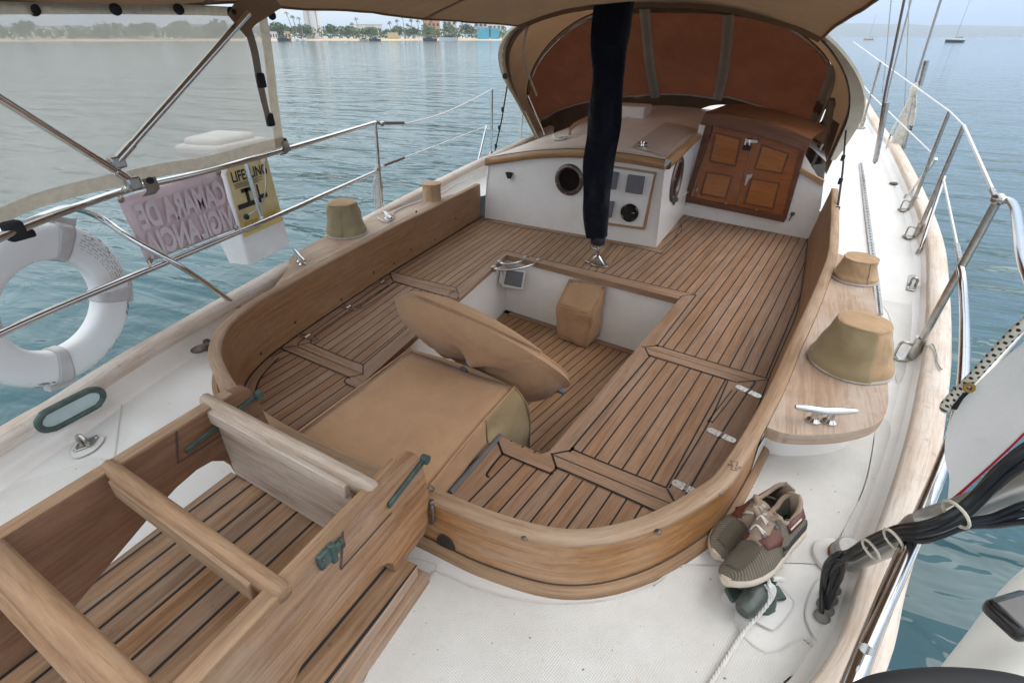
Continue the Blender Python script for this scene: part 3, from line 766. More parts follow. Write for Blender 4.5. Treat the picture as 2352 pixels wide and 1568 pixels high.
# aft margin board following the curve
am = [Vector((p.x, p.y, ZS + .0025)) for p in inward(CO, .048)]; am2 = [Vector((p.x, p.y, ZS + .0025)) for p in inward(CO, .115)]
sel = [i for i, p in enumerate(CO) if p.y < 1.62 and p.x < -1.5]
M().grid([[am[i] for i in sel], [am2[i] for i in sel]]).build('border_board', teak_edge, ck, smooth=False)
cl = M()
def ck_line(pts, w=.0065, sm=4): cl.strip(spline([P(x, y, ZS + .004) for x, y in pts], sm), w)
ck_line([(1158, 574.5), (1599, 677)]); ck_line([(1156, 573.8), (1048.4, 658.4)]); ck_line([A(1485, 556), A(2003, 685)]); ck_line([A(1512, 637), A(1690, 685), A(2025, 780)])
ck_line([A(1483, 553), A(1512, 637)], .008); ck_line([A(2003, 685), A(2027, 732)]); ck_line([A(1500, 600), A(1420, 655), A(860, 1052), A(758, 1140)])
ck_line([A(1640, 670), A(1540, 640), A(1505, 648), A(1200, 850), A(915, 1042), A(872, 1092), A(873, 1115), A(905, 1138), A(1252, 1278), A(1303, 1265), A(1625, 998)])
ck_line([A(758, 1140), A(872, 1112)]); ck_line([A(630, 1160), A(1130, 1372), A(1148, 1390), A(1133, 1415), A(1150, 1440), A(1225, 1472)], .008); ck_line([A(1278, 1280), A(1278, 1362)]); ck_line([A(1148, 1390), A(1278, 1362)])
ck_line([A(632, 1158), A(755, 1142)]); ck_line([A(1490, 660), A(1300, 800), A(1258, 832), A(1290, 835), A(1560, 660)], .005)
ck_line([Dd(1735, 742), Dd(1455, 1105), Dd(1440, 1140)]); ck_line([Dd(1440, 1138), Dd(1475, 1152), Dd(2320, 1405)]); ck_line([Dd(1735, 742), Dd(1630, 750), Dd(1600, 775)]); ck_line([Dd(1440, 1140), Dd(1305, 1150)])
ck_line([Dd(1332, 1155), Dd(1368, 1224)]); ck_line([Dd(2320, 1405), Dd(2190, 1415), Dd(2055, 1425)])
ck_line([Dd(2190, 1415), Dd(2190, 1440), Cc(2320, 290), Cc(2150, 560), Cc(1960, 890), Cc(1892, 970)], .008)
ck_line([Dd(2045, 1425), Dd(1410, 1228), Dd(1375, 1225), Cc(1690, 75), Cc(1260, 585), Cc(1250, 610), Cc(1275, 636), Cc(1830, 862)], .008)
ck_line([Cc(1250, 622), Cc(1112, 650)], .008); ck_line([Cc(1108, 645), Cc(1140, 742)], .008); ck_line([Cc(1832, 865), Cc(1890, 972)], .008)
ck_line([Cc(1800, 1025), Cc(1480, 880), Cc(1160, 742), Cc(1135, 745), Cc(1110, 764), Cc(1085, 766), Cc(820, 655), Cc(795, 655), Cc(705, 768), Cc(716, 798)], .009)
ck_line([Cc(770, 570), Cc(802, 655)], .009); ck_line([(1672, 874), (1629, 968), (1537, 1120)], .007); ck_line([Cc(2240, 250), Cc(2100, 430), Cc(2092, 443), Cc(2112, 446), Cc(2130, 436), Cc(2275, 250)], .006, 3)
ck_line([Dd(985, 472), Dd(1085, 340)], .005); ck_line([Dd(1075, 340), Dd(1250, 365), Dd(1440, 412), Dd(1470, 410), Dd(1620, 240), Dd(1660, 160), Dd(2352, 255)], .005)
ck_line([B(1815, 590), B(1900, 605), Dd(0, 150), Dd(1075, 335)], .005); ck_line([Dd(1600, 270), Dd(1570, 275), Dd(1650, 150)], .004)
cl.strip([Vector((p.x, p.y, ZS + .004)) for p in [am2[i] for i in sel]], .009)
cl.build('caulk_line', caulk, ck, smooth=False)
sl = M()
def seam(pts): sl.strip([P(x, y, ZS + .004) for x, y in pts], .003)
seam([A(1520, 598), A(2025, 728)]); seam([A(760, 1150), A(1280, 1362)]); seam([Dd(1340, 1158), Dd(2180, 1413)]); seam([Cc(1120, 658), Cc(1880, 972)])
sl.parts('board_seam', seam_brown, ck, smooth=False)
# nosing under the opening edges and moulded well
def drop(a, b, z0, z1, mat, name, inset=0.0):
    a, b = Vector(a), Vector(b); d = (b - a); n = Vector((d.y, -d.x, 0)).normalized()
    g = M(); g.hexa([(a.x, a.y, z0), (b.x, b.y, z0), (b.x + n.x * .03, b.y + n.y * .03, z0), (a.x + n.x * .03, a.y + n.y * .03, z0),
                     (a.x, a.y, z1), (b.x, b.y, z1), (b.x + n.x * .03, b.y + n.y * .03, z1), (a.x + n.x * .03, a.y + n.y * .03, z1)])
    return g.build(name, mat, ck, grain=d, smooth=False)
wc = P(1454, 810, ZS)
ring = [wbl, wl, wr, wc, wb]
for a, b in zip(ring[:-1], ring[1:]):
    # travel port-aft -> fwd -> stbd -> aft: outside is on the left
    drop(b, a, ZS - .045, ZS - .001, teak_edge, 'nosing')
def shift(p, d): return Vector((p.x + d[0], p.y + d[1], 0))
W4 = [shift(wbl, (-.02, -.5)), shift(wl, (-.02, .02)), shift(wr, (.02, .02)), shift(wc, (.02, 0)), shift(wb, (.02, -.02)), shift(wb, (-.1, -.7))]
ln = M()
for a, b in zip(W4[:-1], W4[1:]): ln.poly([(a.x, a.y, ZL), (b.x, b.y, ZL), (b.x, b.y, ZS - .04), (a.x, a.y, ZS - .04)])
ln.build('well_liner', white_gel, ck, smooth=False)
field('well_sole', [shift(p, (0, 0)) for p in W4], 11.4, teak_sole, ZL)
cv = M()
for a, b in ((W4[0], W4[1]), (W4[1], W4[2]), (W4[2], W4[3]), (W4[3], W4[4])):
    n = Vector((b.y - a.y, a.x - b.x, 0)).normalized()
    cv.hexa([(a.x, a.y, ZL + .002), (b.x, b.y, ZL + .002), (b.x + n.x * .055, b.y + n.y * .055, ZL + .002), (a.x + n.x * .055, a.y + n.y * .055, ZL + .002),
             (a.x, a.y, ZL + .010), (b.x, b.y, ZL + .010), (b.x + n.x * .055, b.y + n.y * .055, ZL + .010), (a.x + n.x * .055, a.y + n.y * .055, ZL + .010)])
cv.build('sole_margin', teak_edge, ck, grain=(1, 0, 0), smooth=False)
dr = M(); c_ = P(*Cc(950, 303), ZL + .006); dr.lathe([(.052, 0), (.052, .004), (.044, .009), (.035, .006)], c_, 20); dr.build('drain', plastic_white, ck)
gr_ = M(); gr_.lathe([(.033, .0075), (.033, .0085)], c_, 16); gr_.build('drain_grid', grey_plastic, ck)
lip = M(); lip.rod(stA + Vector((-.008, 0, .004)), stB + Vector((-.008, 0, .004)), .010, 6); lip.build('lip_trim', grey_plastic, ck)
# vertical face of the aft seat toward the well
fa = M(); 
for a, b in ((stB, stA), (stA, P(1213, 1030, ZS)), (P(1213, 1030, ZS), P(1260, 1036, ZS))): fa.poly([(a.x, a.y, ZL), (b.x, b.y, ZL), (b.x, b.y, ZS - .002), (a.x, a.y, ZS - .002)])
fa.build('seat_front', teak_edge, ck, grain=(1, 0, 0), smooth=False)
# hinges
def hinge(a, b, label, hm_=None):
    a, b = P(*a, ZS + .006), P(*b, ZS + .006); d = (b - a); Lh = d.length; d.normalize(); w = Vector((-d.y, d.x, 0)); mid = (a + b) / 2
    t = thing('hinge', label, 'hinge', mid, 'stainless hinges on the locker lids')
    for sg in (-1, 1):
        g = M(); c0 = mid + d * sg * Lh * .27
        pts = [mid + d * sg * .006 + w * .020, mid + d * sg * Lh * .38 + w * .019, mid + d * sg * Lh * .47 + w * .014, mid + d * sg * Lh * .5, mid + d * sg * Lh * .47 - w * .014, mid + d * sg * Lh * .38 - w * .019, mid + d * sg * .006 - w * .020]
        g.prism([(p.x, p.y) for p in (pts if sg < 0 else pts[::-1])], mid.z - .004, mid.z + .001); g.build('leaf', steel_dull if 'dull' in label else hinge_steel, t, bevel=.001)
        s_ = M()
        for e, f in ((.16, .010), (.16, -.010), (.36, 0)): s_.ball(mid + d * sg * Lh * e + w * f + Vector((0, 0, .001)), .0045, 5, (1, 1, .3))
        s_.parts('screw', steel_dull, t)
    M().rod(mid - w * .021 + Vector((0, 0, .002)), mid + w * .021 + Vector((0, 0, .002)), .006, 8).build('pin', steel_dull, t)
hinge((1690, 885), (1749, 912), 'bright stainless hinge on the starboard locker lid, forward one of three')
hinge((1625, 984), (1691, 1014), 'bright stainless hinge on the starboard locker lid, middle one of three')
hinge((1544, 1104), (1607, 1135), 'bright stainless hinge on the starboard locker lid, aft one near the coaming curve')
hinge(A(1365, 632), A(1495, 655), 'dull stainless hinge on the port locker lid, forward one of three')
hinge(A(1092, 822), A(1235, 858), 'dull stainless hinge on the port locker lid, middle one of three')
hinge(A(765, 1050), A(918, 1088), 'dull stainless hinge on the port locker lid, aft one of three')
# ================================================================== CABIN
V0, V1 = P(1113, 500, ZS), P(1507, 569, ZS)
bd_ = (V1 - V0).normalized(); bn = Vector((bd_.y, -bd_.x, 0))      # bn points aft (towards the camera)
if bn.y > 0: bn = -bn
def BK(x, y, out=0.0): return PN(x, y, V0 + bn * out, bn)
S0, S1 = V1.copy(), P(1570, 493, ZS)
sdv = (S1 - S0).normalized(); sn = Vector((sdv.y, -sdv.x, 0))
if sn.x < 0: sn = -sn
def SK(x, y, out=0.0): return PN(x, y, S0 + sn * out, sn)
D0, D1 = S1.copy(), P(1850, 548, ZS)
ddv = (D1 - D0).normalized(); dn = Vector((ddv.y, -ddv.x, 0))
if dn.y > 0: dn = -dn
def DK(x, y, out=0.0): return PN(x, y, D0 + dn * out, dn)
cb = thing('cabin', 'white cabin house with teak eyebrow trim and round portlights facing the cockpit', 'cabin', (-1.2, 5.0, -.17))
lowt = [(1119, 381), (1148, 376.5), (1207, 367.7), (1265.6, 363), (1339, 363), (1412, 370.6), (1470, 379), (1527, 389.7)]
uppt = [(1127, 361), (1148, 357), (1207, 348), (1265.6, 343), (1339, 341), (1415, 348.5), (1470, 356), (1529, 366)]
g = M(); q = [V0 + Vector((0, 0, -.02)), V1 + Vector((0, 0, -.02)), BK(1527, 386)] + [BK(x, y - 6) for x, y in lowt[::-1][1:]]
g.poly(q); g.build('bulkhead', white_gel, cb, smooth=False)
g = M(); g.poly([S0 + Vector((0, 0, -.02)), S1 + Vector((0, 0, -.02)), SK(1606, 300), SK(1600, 312), SK(1527, 386)]); g.build('side_wall', white_gel, cb, smooth=False)
def ribbon(lo, up_, fn, th):
    a = [fn(x, y, .001) for x, y in lo]; b = [fn(x, y, .001) for x, y in up_]; a2 = [fn(x, y, .001) for x, y in lo]; return a, b
la, ub = [BK(x, y) for x, y in lowt], [BK(x, y) for x, y in uppt]
rows = [[], [], [], [], []]
for a, b in zip(spline(la, 3), spline(ub, 3)):
    h = b.z - a.z
    rows[0].append(a + bn * .002); rows[1].append(a + bn * .036 + Vector((0, 0, .006))); rows[2].append(a + bn * .044 + Vector((0, 0, h * .5))); rows[3].append(a + bn * .036 + Vector((0, 0, h - .006))); rows[4].append(b + bn * .0)
M().grid(rows).build('eyebrow_trim', trim_teak, cb, ang=70)
sl_, su_ = [SK(1527, 389.7), SK(1598, 320)], [SK(1529, 366), SK(1596, 308)]
rows = [[], [], [], [], []]
for a, b in zip(sl_, su_):
    h = b.z - a.z
    for k, (o, e) in enumerate(((.002, 0), (.036, .006), (.044, h * .5), (.036, h - .006), (0, h))): rows[k].append(a + sn * o + Vector((0, 0, e)))
M().grid(rows).build('eyebrow_trim', trim_teak, cb, ang=70)
# roof: crowned, rising slightly forward
tr = spline(ub, 3); rows = []
yR = [4.35, 4.9, 5.6, 6.3, 7.0, 7.8]
for y in yR:
    row = []
    for i, p in enumerate(tr):
        f = i / (len(tr) - 1); d = y - p.y if y > 4.36 else -.03
        if y == 4.35: row.append(p + bn * .02 + Vector((0, 0, .004)))
        else: row.append(Vector((p.x + .02 * d * (1 - f), y, p.z + .004 + d * (.0 + .034 * min(1, f * 2.2)))))
    e = tr[-1]; d = y - 4.35
    row.append(Vector((e.x + .03 + .06 * d, y, e.z + .0 + .036 * d)))
    rows.append(row)
M().grid(rows).build('roof', roof_paint, cb)
def ROOF(x, y, lift=.004):
    best = None
    for i in range(len(rows) - 1):
        for j in range(len(rows[0]) - 1):
            a, b, c_, d_ = rows[i][j], rows[i][j + 1], rows[i + 1][j + 1], rows[i + 1][j]
            r_ = ray(x, y)
            for t3 in ((a, b, c_), (a, c_, d_)):
                nn = (t3[1] - t3[0]).cross(t3[2] - t3[0])
                if abs(nn.dot(r_)) < 1e-9: continue
                t = nn.dot(t3[0] - EYE) / nn.dot(r_)
                if t <= 0: continue
                p = EYE + r_ * t
                ins = all(nn.dot((t3[(k + 1) % 3] - t3[k]).cross(p - t3[k])) >= -1e-9 for k in range(3))
                if ins and (best is None or t < best[0]): best = (t, p)
    if best: return best[1] + Vector((0, 0, lift))
    return P(x, y, .55)
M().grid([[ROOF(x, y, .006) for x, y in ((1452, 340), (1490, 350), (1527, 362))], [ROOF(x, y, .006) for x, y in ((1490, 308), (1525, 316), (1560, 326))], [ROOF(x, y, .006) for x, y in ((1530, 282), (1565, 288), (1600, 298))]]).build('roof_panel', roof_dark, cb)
M().strip([ROOF(x, y, .006) for x, y in ((1150, 355), (1270, 341), (1340, 338), (1420, 345), (1526, 363))], .02).build('roof_edge', white_gel, cb)
# portlights
def portlight(fn, cx, cy, rx, n, ring_m, name='portlight'):
    c0 = fn(cx, cy); e = fn(cx + rx, cy); R = (e - c0).length
    pm = M(); pm.lathe([(R, .0), (R, .012), (R * .94, .024), (R * .80, .026), (R * .74, .014), (R * .70, -.002)], c0, 40, n, caps=False); o = pm.build(name, ring_m, cb, ang=60)
    M().lathe([(R * .71, .004), (R * .705, .006)], c0, 36, n).build('pane', glass_dark, o, smooth=False)
    b = M()
    for k in range(6):
        a = k * math.pi / 3 + .3; q = Vector((0, 0, 1)).rotation_difference(n); b.ball(c0 + q @ Vector((R * .87 * math.cos(a), R * .87 * math.sin(a), .026)), .006, 4)
    b.parts('bolt', steel_dull, o)
portlight(BK, 1308, 413, 33, bn, bronze_dark)
portlight(SK, 1552, 411, 9.5, sn, bronze_dark)
def onplane(fn, pts, out, th, mat, name, parent, bevel=.004):
    f = [fn(x, y, out + th) for x, y in pts]; b = [fn(x, y, out + th) - (fn(pts[0][0], pts[0][1], out + th) - fn(pts[0][0], pts[0][1], out)).normalized() * 0 for x, y in pts]
    n = bn if fn is BK else (sn if fn is SK else dn)
    b = [p - n * th for p in f]; k = len(f); g = M(); i = g.add(b); j = g.add(f)
    v = (f[1] - f[0]).cross(f[2] - f[1]).dot(n) > 0
    g.face(j if v else j[::-1]); g.face(i[::-1] if v else i)
    for q in range(k): r_ = (q + 1) % k; g.face((i[q], i[r_], j[r_], j[q]) if v else (i[r_], i[q], j[q], j[r_]))
    return g.build(name, mat, parent, bevel=bevel, grain=(f[1] - f[0]))
def E7(x, y): return (1263 + .1953 * x, 344.5 + .1953 * y)
ip = thing('instrument_panel', 'white instrument panel in a thin teak frame beside the dark blue sleeve', 'instrument panel', BK(*E7(950, 560)))
pan = [E7(560, 180), E7(1228, 285), E7(1095, 912), E7(470, 830)]
onplane(BK, pan, .002, .010, plastic_white, 'panel_board', ip)
fr = [E7(540, 158), E7(1252, 265), E7(1118, 942), E7(450, 850)]
for k in range(4):
    a, b, c_, d_ = fr[k], fr[(k + 1) % 4], pan[(k + 1) % 4], pan[k]
    onplane(BK, [a, b, c_, d_], .002, .018, trim_teak, 'frame_strip', ip, bevel=.002)
for nm, pts in (('instrument_cover', [E7(915, 292), E7(1112, 318), E7(1078, 530), E7(880, 497)]), ('instrument_cover', [E7(640, 250), E7(806, 268), E7(772, 470), E7(610, 450)]), ('instrument_cover', [E7(580, 600), E7(755, 610), E7(715, 800), E7(545, 790)])):
    onplane(BK, pts, .012, .030, grey_plastic, nm, ip, bevel=.008)
c0 = BK(*E7(940, 737), .012); R = (BK(*E7(1045, 737), .012) - c0).length
o = M().lathe([(R, 0), (R, .014), (R * .88, .022), (R * .80, .014)], c0, 32, bn).build('compass_gauge', black_gloss, ip)
M().lathe([(R * .8, .0125), (R * .2, .0135)], c0, 28, bn).build('dial_face', plain('dial_black', (.02, .021, .023), .25), o)
M().strip([BK(*E7(960, 740), .027), BK(*E7(1000, 743), .027)], .004, bn).build('needle', yellow_strip, o, smooth=False)
# small black vent on the bulkhead and wall fittings
def fitting(fn, pts, name, lab, mat, th=.02):
    c_ = fn(sum(p[0] for p in pts) / len(pts), sum(p[1] for p in pts) / len(pts)); t = thing(name, lab, 'fitting', c_)
    onplane(fn, pts, .001, th, mat, 'plate', t, bevel=.004)
    return t
fitting(BK, [(1160, 396), (1175, 398), (1170, 411), (1165, 411)], 'vent_cowl', 'small black wedge shaped vent on the port end of the white bulkhead', rubber, .035)
t = fitting(SK, [(1546.5, 464), (1549, 456), (1553, 460), (1556, 453), (1559, 455), (1557, 463), (1552, 466), (1549, 472)], 'wall_latch', 'small dark latch below the oval portlight on the cabin side', bronze, .012)
# ---- companionway
cw = thing('companionway', 'varnished mahogany companionway doors in a dark frame with padlock hasps', 'doors', DK(1700, 480))
g = M(); g.poly([D0 + Vector((0, 0, -.02)), D1 + Vector((.08, -.02, -.02)), DK(1890, 425), DK(1845, 350), DK(1700, 300), DK(1606, 285)]); g.build('bulkhead', white_gel, cb, smooth=False)
onplane(DK, [(1572, 464), (1686, 487), (1800, 511), (1802, 496), (1688, 474), (1580, 452)], .002, .035, mahogany_dark, 'sill', cw)
onplane(DK, [(1572, 462), (1581, 463), (1638, 285), (1622, 280)], .002, .032, mahogany_dark, 'jamb', cw)
onplane(DK, [(1797, 503), (1804, 506), (1850, 348), (1838, 340)], .002, .032, mahogany_dark, 'jamb', cw)
def leaf(outer, p1, p2, lab=None):
    o = onplane(DK, outer, .002, .018, mahogany, 'door_leaf', cw, bevel=.003)
    if lab: o['label'] = lab
    n = dn
    for pn in (p1, p2):
        # recessed panel: dark groove frame and raised field
        cx = sum(p[0] for p in pn) / 4; cy = sum(p[1] for p in pn) / 4
        onplane(DK, pn, .019, .0022, mahogany_dark, 'panel_groove', o, bevel=0)
        onplane(DK, [(cx + (x - cx) * .86, cy + (y - cy) * .88) for x, y in pn], .0195, .003, mahogany_panel, 'panel', o, bevel=.0015)
    return o
leaf([(1586, 463), (1687, 482), (1729, 311), (1640, 287)], [(1642, 303), (1704, 318), (1690, 384), (1627, 372)], [(1622, 394), (1684, 404), (1668, 459), (1606, 446)])
leaf([(1689, 482.5), (1798, 503), (1838, 343), (1731, 311)], [(1749, 331), (1814, 353), (1797, 400), (1730, 389)], [(1726, 408), (1792, 420), (1777, 482), (1706, 468)])
for pts in ([(1665, 466), (1670, 467), (1668, 476), (1663, 475)], [(1735, 480), (1740, 481), (1737, 491), (1732, 490)], [(1600, 432), (1603, 433), (1601, 441), (1598, 440)], [(1606, 445), (1608, 446), (1605, 452), (1603, 452)]): onplane(DK, pts, .022, .006, steel_dull, 'door_bolt', cw, bevel=.001)
onplane(DK, [(1712, 320), (1740, 321), (1741, 328), (1736, 330), (1712, 328)], .026, .008, steel, 'hasp', cw, bevel=.003)
onplane(DK, [(1715, 401), (1728, 399), (1727, 407), (1721, 412), (1713, 428), (1709, 427)], .024, .010, steel, 'hasp', cw, bevel=.003)
pk = thing('padlock', 'small black padlock hanging from the upper hasp of the wooden doors', 'padlock', DK(1716, 340, .03))
onplane(DK, [(1707, 333), (1724, 335), (1721, 347), (1704, 345)], .024, .022, rubber, 'lock_body', pk, bevel=.004)
M().tube(spline([DK(1711, 334, .036), DK(1713, 322, .036), (DK(1718, 319, .036)), DK(1722, 324, .036), DK(1721, 335, .036)], 4), .0055, 6).build('shackle', steel, pk)
# hood over the doors (sliding hatch front) and wooden hatch top
hd = thing('hatch_hood', 'dark mahogany curved hood above the companionway doors', 'hatch hood', DK(1750, 330))
lo = [DK(x, y, .075) for x, y in ((1610, 285), (1660, 294), (1740, 313), (1800, 331), (1852, 351))]; up_ = [DK(x, y, .06) for x, y in ((1618, 262), (1664, 262), (1740, 276), (1805, 296), (1866, 320))]
rows2 = [[p for p in lo], [p + dn * .01 + Vector((0, 0, .01)) for p in lo], [p + dn * .01 for p in up_], [p - dn * .04 + Vector((0, 0, .015)) for p in up_], [p - dn * .55 + Vector((0, 0, .035)) for p in up_], [p - dn * .55 + Vector((0, 0, -.10)) for p in up_]]
M().grid(rows2).build('hood_board', mahogany_dark, hd, ang=40)
M().sweep(lo, [(-.01, -.004), (.012, -.004), (.012, .008), (-.01, .008)]).build('hood_rail', mahogany_dark, hd)
fitting(DK, [(1833, 395), (1889, 428), (1893, 414), (1840, 386)], 'teak_block', 'brown teak trim block on the bulkhead right of the doors', trim_teak, .03)
t = thing('hose_hook', 'small green bronze hook on the white bulkhead right of the doors', 'hook', DK(1822, 497))
c_ = DK(1821, 491, .004); M().lathe([(.018, 0), (.018, .008), (.010, .016)], c_, 14, dn).build('hook_plate', bronze, t)
M().tube([c_ + dn * .012, c_ + dn * .025 + Vector((-.004, 0, -.03)), c_ + dn * .014 + Vector((-.012, 0, -.06))], .005, 6).build('hook_arm', bronze_dark, t)
# coach roof and side behind the hatch, starboard
g = M(); y0, y1 = 5.30, 8.2
g.grid([[(-.60, y, .62 + .02 * (y - 5.3)) for y in (5.75, 6.6, y1)], [(-.1, y, .63 + .02 * (y - 5.3)) for y in (5.75, 6.6, y1)], [(.30, y, .50 + .02 * (y - 5.3)) for y in (5.75, 6.6, y1)], [(.44, y, .42 + .02 * (y - 5.3)) for y in (5.6, 6.6, y1)], [(.50, y, -.05) for y in (5.25, 6.6, y1)]])
g.build('roof', white_gel, cb)
g = M(); g.poly([V0 + Vector((0, 0, .1)), V0 + Vector((.0, 3.6, .1)), Vector((rows[-1][0])), Vector(rows[0][0])]); g.build('side_wall', white_gel, cb, smooth=False)
# hand rail, rope, boxes and cleats on the roof
hr = thing('hand_rail', 'short brown wooden grab rail on the cabin roof behind the blue sleeve', 'grab rail', ROOF(1310, 305))
a, b = ROOF(1308, 312), ROOF(1352, 286); M().sweep([a + Vector((0, 0, .0)), a + Vector((0, 0, .055)), a.lerp(b, .25) + Vector((0, 0, .075)), b + Vector((0, 0, .075)), b], [(-.012, -.014), (.012, -.014), (.012, .014), (-.012, .014)]).build('rail_bar', trim_teak, hr, bevel=.004)
bx = thing('vent_box', 'low pale box on the cabin roof behind the blue sleeve', 'vent box', ROOF(1440, 265))
c_ = ROOF(1435, 272); M().box(c_ + Vector((0, .15, .055)), (.42, .34, .13)).build('box_body', roof_paint, bx, bevel=.015)
rp = thing('rope_coil', 'grey rope coiled around a cleat on the cabin roof', 'rope', ROOF(1280, 322))
c_ = ROOF(1283, 323); pts = []
for k in range(60):
    a = k * .55; pts.append(c_ + Vector((.055 * math.cos(a) + .016 * math.sin(a * .37), .05 * math.sin(a) - .02 + .0012 * k, .012 + .022 * abs(math.sin(a * .61)))))
M().tube(pts, .0095, 7).build('coil', rope_white, rp)
M().tube(spline([c_ + Vector((.03, .02, .02)), ROOF(1325, 313, .012), ROOF(1360, 300, .014), ROOF(1420, 280, .016), ROOF(1480, 262, .02), ROOF(1505, 255, .04)], 6), .0085, 7).build('rope_tail', rope_white, rp)
def mushroom(x, y, lab, fn):
    c_ = fn(x, y); t = thing('deck_fitting', lab, 'fitting', c_)
    M().lathe([(.045, 0), (.045, .008), (.016, .014), (.012, .03), (.018, .036), (.012, .055), (.004, .062)], c_, 16).build('stem', steel, t); 
    M().rod(c_ + Vector((-.04, 0, .034)), c_ + Vector((.04, 0, .034)), .008, 8).build('cross_bar', steel, t)
mushroom(1475, 340, 'small chrome cross shaped fitting near the aft edge of the cabin roof', ROOF)
# ================================================================== WHEEL, CONSOLE, INSTRUMENT POD
cs = thing('console_cover', 'tan canvas cover over the steering console box aft of the wheel', 'cover', (-1.15, 1.4, ZS))
T = [P(943, 802, -.03), P(1182, 890, -.03), P(1114, 965, -.03), P(989.5, 1116, -.05), P(717, 969, -.05), P(850, 866, -.03)]
BL, BR, FR, FL = T[0], T[1], T[3], T[4]
FL = BL + (FL - BL) * 1.22; FR = BR + (FR - BR) * 1.06
g = M(); n = 14; rows2 = []
for i in range(n + 1):
    row = []
    for j in range(n + 1):
        u, v = i / n, j / n
        p = BL.lerp(BR, u).lerp(FL.lerp(FR, u), v)
        e = min(u, 1 - u, v, 1 - v); p.z += -.010 * max(0, 1 - e * 14) ** 2 + wob(p, .008, 4) + wob(p, .002, 19)
        row.append(p)
    rows2.append(row)
g.grid(rows2); g.build('top_panel', tan, cs, solid=.004)
def drape(a, b, z1, mat, name, bulge=.0, seed=0):
    rows3 = []
    for k in range(9):
        t = k / 8; row = []
        for i in range(17):
            p = Vector(a).lerp(Vector(b), i / 16); p.z = p.z * (1 - t) + z1 * t - (.010 if k == 0 else 0)
            nrm = Vector((b[1] - a[1], a[0] - b[0], 0)).normalized(); p += nrm * (wob(p, .014, 7, seed) * t + bulge * math.sin(math.pi * t))
            row.append(p)
        rows3.append(row)
    return M().grid(rows3).build(name, mat, cs, solid=.004)
mid = T[2]; midb = P(1123, 1023.6, ZS)
og = [[(1114, 965, -.032), (1182, 890, -.032)], [(1118, 992, -.12), (1204, 922, -.11)], [(1123, 1024, -.18), (1215, 955, -.24)], [(1140, 1062, -.38), (1215, 1000, -.42)], [(1150, 1095, -.60), (1213, 1040, -.62)]]
og = [[P(*q) for q in r_] for r_ in og]
cA, cB = spline([r_[0] for r_ in og], 5), spline([r_[1] for r_ in og], 5)
M().grid([[a.lerp(b, i / 14) + Vector((1, .3, 0)).normalized() * wob(a.lerp(b, i / 14), .012, 7, 3) * min(1, k / 6) for i in range(15)] for k, (a, b) in enumerate(zip(cA, cB))]).build('olive_side_panel', olive, cs)
M().grid([[a.lerp(b, i / 12) + Vector((0, .03 * math.sin(math.pi * i / 12), 0)) for i in range(13)] for a, b in zip(cB, [BL.lerp(Vector((BL.x, BL.y, -.62)), k / (len(cB) - 1)) for k in range(len(cB))])]).build('front_panel', tan, cs)
M().tube([p + Vector((.002, 0, .003)) for p in cA[:11]], .0035, 6).build('seam', olive, cs)
M().tube([p + Vector((.004, .002, .002)) for p in cB], .004, 6).build('seam', olive, cs)
M().tube([FL.lerp(BL, t) + Vector((0, 0, .004)) for t in (0, .25, .5, .75, 1)], .004, 6).build('seam', tan, cs)
drape(mid, FR, ZS + .004, tan, 'side_panel', .0, 1)
drape(FL, BL, ZS, tan, 'side_panel', 0, 2)
sm = M(); sm.tube([p + Vector((0, 0, .006)) for p in (BR, mid, FR)], .004, 6); sm.build('seam', tan, cs)
wh = thing('wheel_cover', 'tan canvas cover stretched over the steering wheel in front of the console', 'wheel cover', P(1103, 775, 0))
C = P(1105, 788, 0); h_, t_ = rad(5), rad(-16)
e1 = Vector((math.cos(h_) * math.cos(t_), math.sin(h_) * math.cos(t_), math.sin(t_)))
al = rad(45); nrm = Vector((0, math.cos(al), math.sin(al))); nrm = (nrm - e1 * nrm.dot(e1)).normalized(); e2 = nrm.cross(e1).normalized()
if e2.z < 0: e2 = -e2
def disc(front):
    rows3 = []
    for i in range(15):
        f = i / 14; row = []
        for k in range(56):
            a = 2 * math.pi * k / 56; r_ = f * .482
            pu = abs(math.cos(a)) ** 6 * .015
            p = C + e1 * (r_ * math.cos(a) * (1.0 + pu)) + e2 * (r_ * math.sin(a) * .94 - .02)
            d = (1 - f ** 2.4) ** .6; ed = 1 - f ** 5
            fold = (.018 * math.sin(a * 7 + f * 4) * f * (1 - f) * 2 + .013 * math.sin(11 * a + 2) * math.exp(-((f - .42) / .2) ** 2)) * ed
            p += nrm * ((.045 * d + .03) if front else (-(.10 + .13 * max(0, math.cos(a + rad(42))) ** 1.5) * d - .03 + .012 * math.exp(-((math.cos(a + rad(105)) - 1) / .12) ** 2 - ((f - .55) / .3) ** 2))) + nrm * (fold + (wob(p, .035, 4, 2 if front else 8) + wob(p, .014, 13, 5)) * ed)
            row.append(p)
        rows3.append(row)
    return rows3
fr_, bk_ = disc(True), disc(False)
M().grid(fr_, closed_u=True).build('cover_front', tan, wh)
M().grid(bk_, closed_u=True).build('cover_back', tan, wh)
rim = [[fr_[-1][k] for k in range(56)], [(fr_[-1][k] + bk_[-1][k]) / 2 + (fr_[-1][k] - C).normalized() * .03 for k in range(56)], [bk_[-1][k] for k in range(56)]]
M().grid(rim, closed_u=True).build('cover_rim', tan, wh)
M().tube([fr_[-1][k] + nrm * .002 for k in range(56)], .006, 6, closed=True).build('rim_piping', tan, wh)
M().tube(spline([fr_[-1][k] + e2 * .012 + nrm * .01 for k in range(7, 23)], 2), lambda i, N: .022 * math.sin(math.pi * min(1, max(0.02, i / (N - 1)))) + .003, 8).build('top_flap', tan, wh)
tipc = C + e1 * .47 - nrm * .045 - e2 * .02
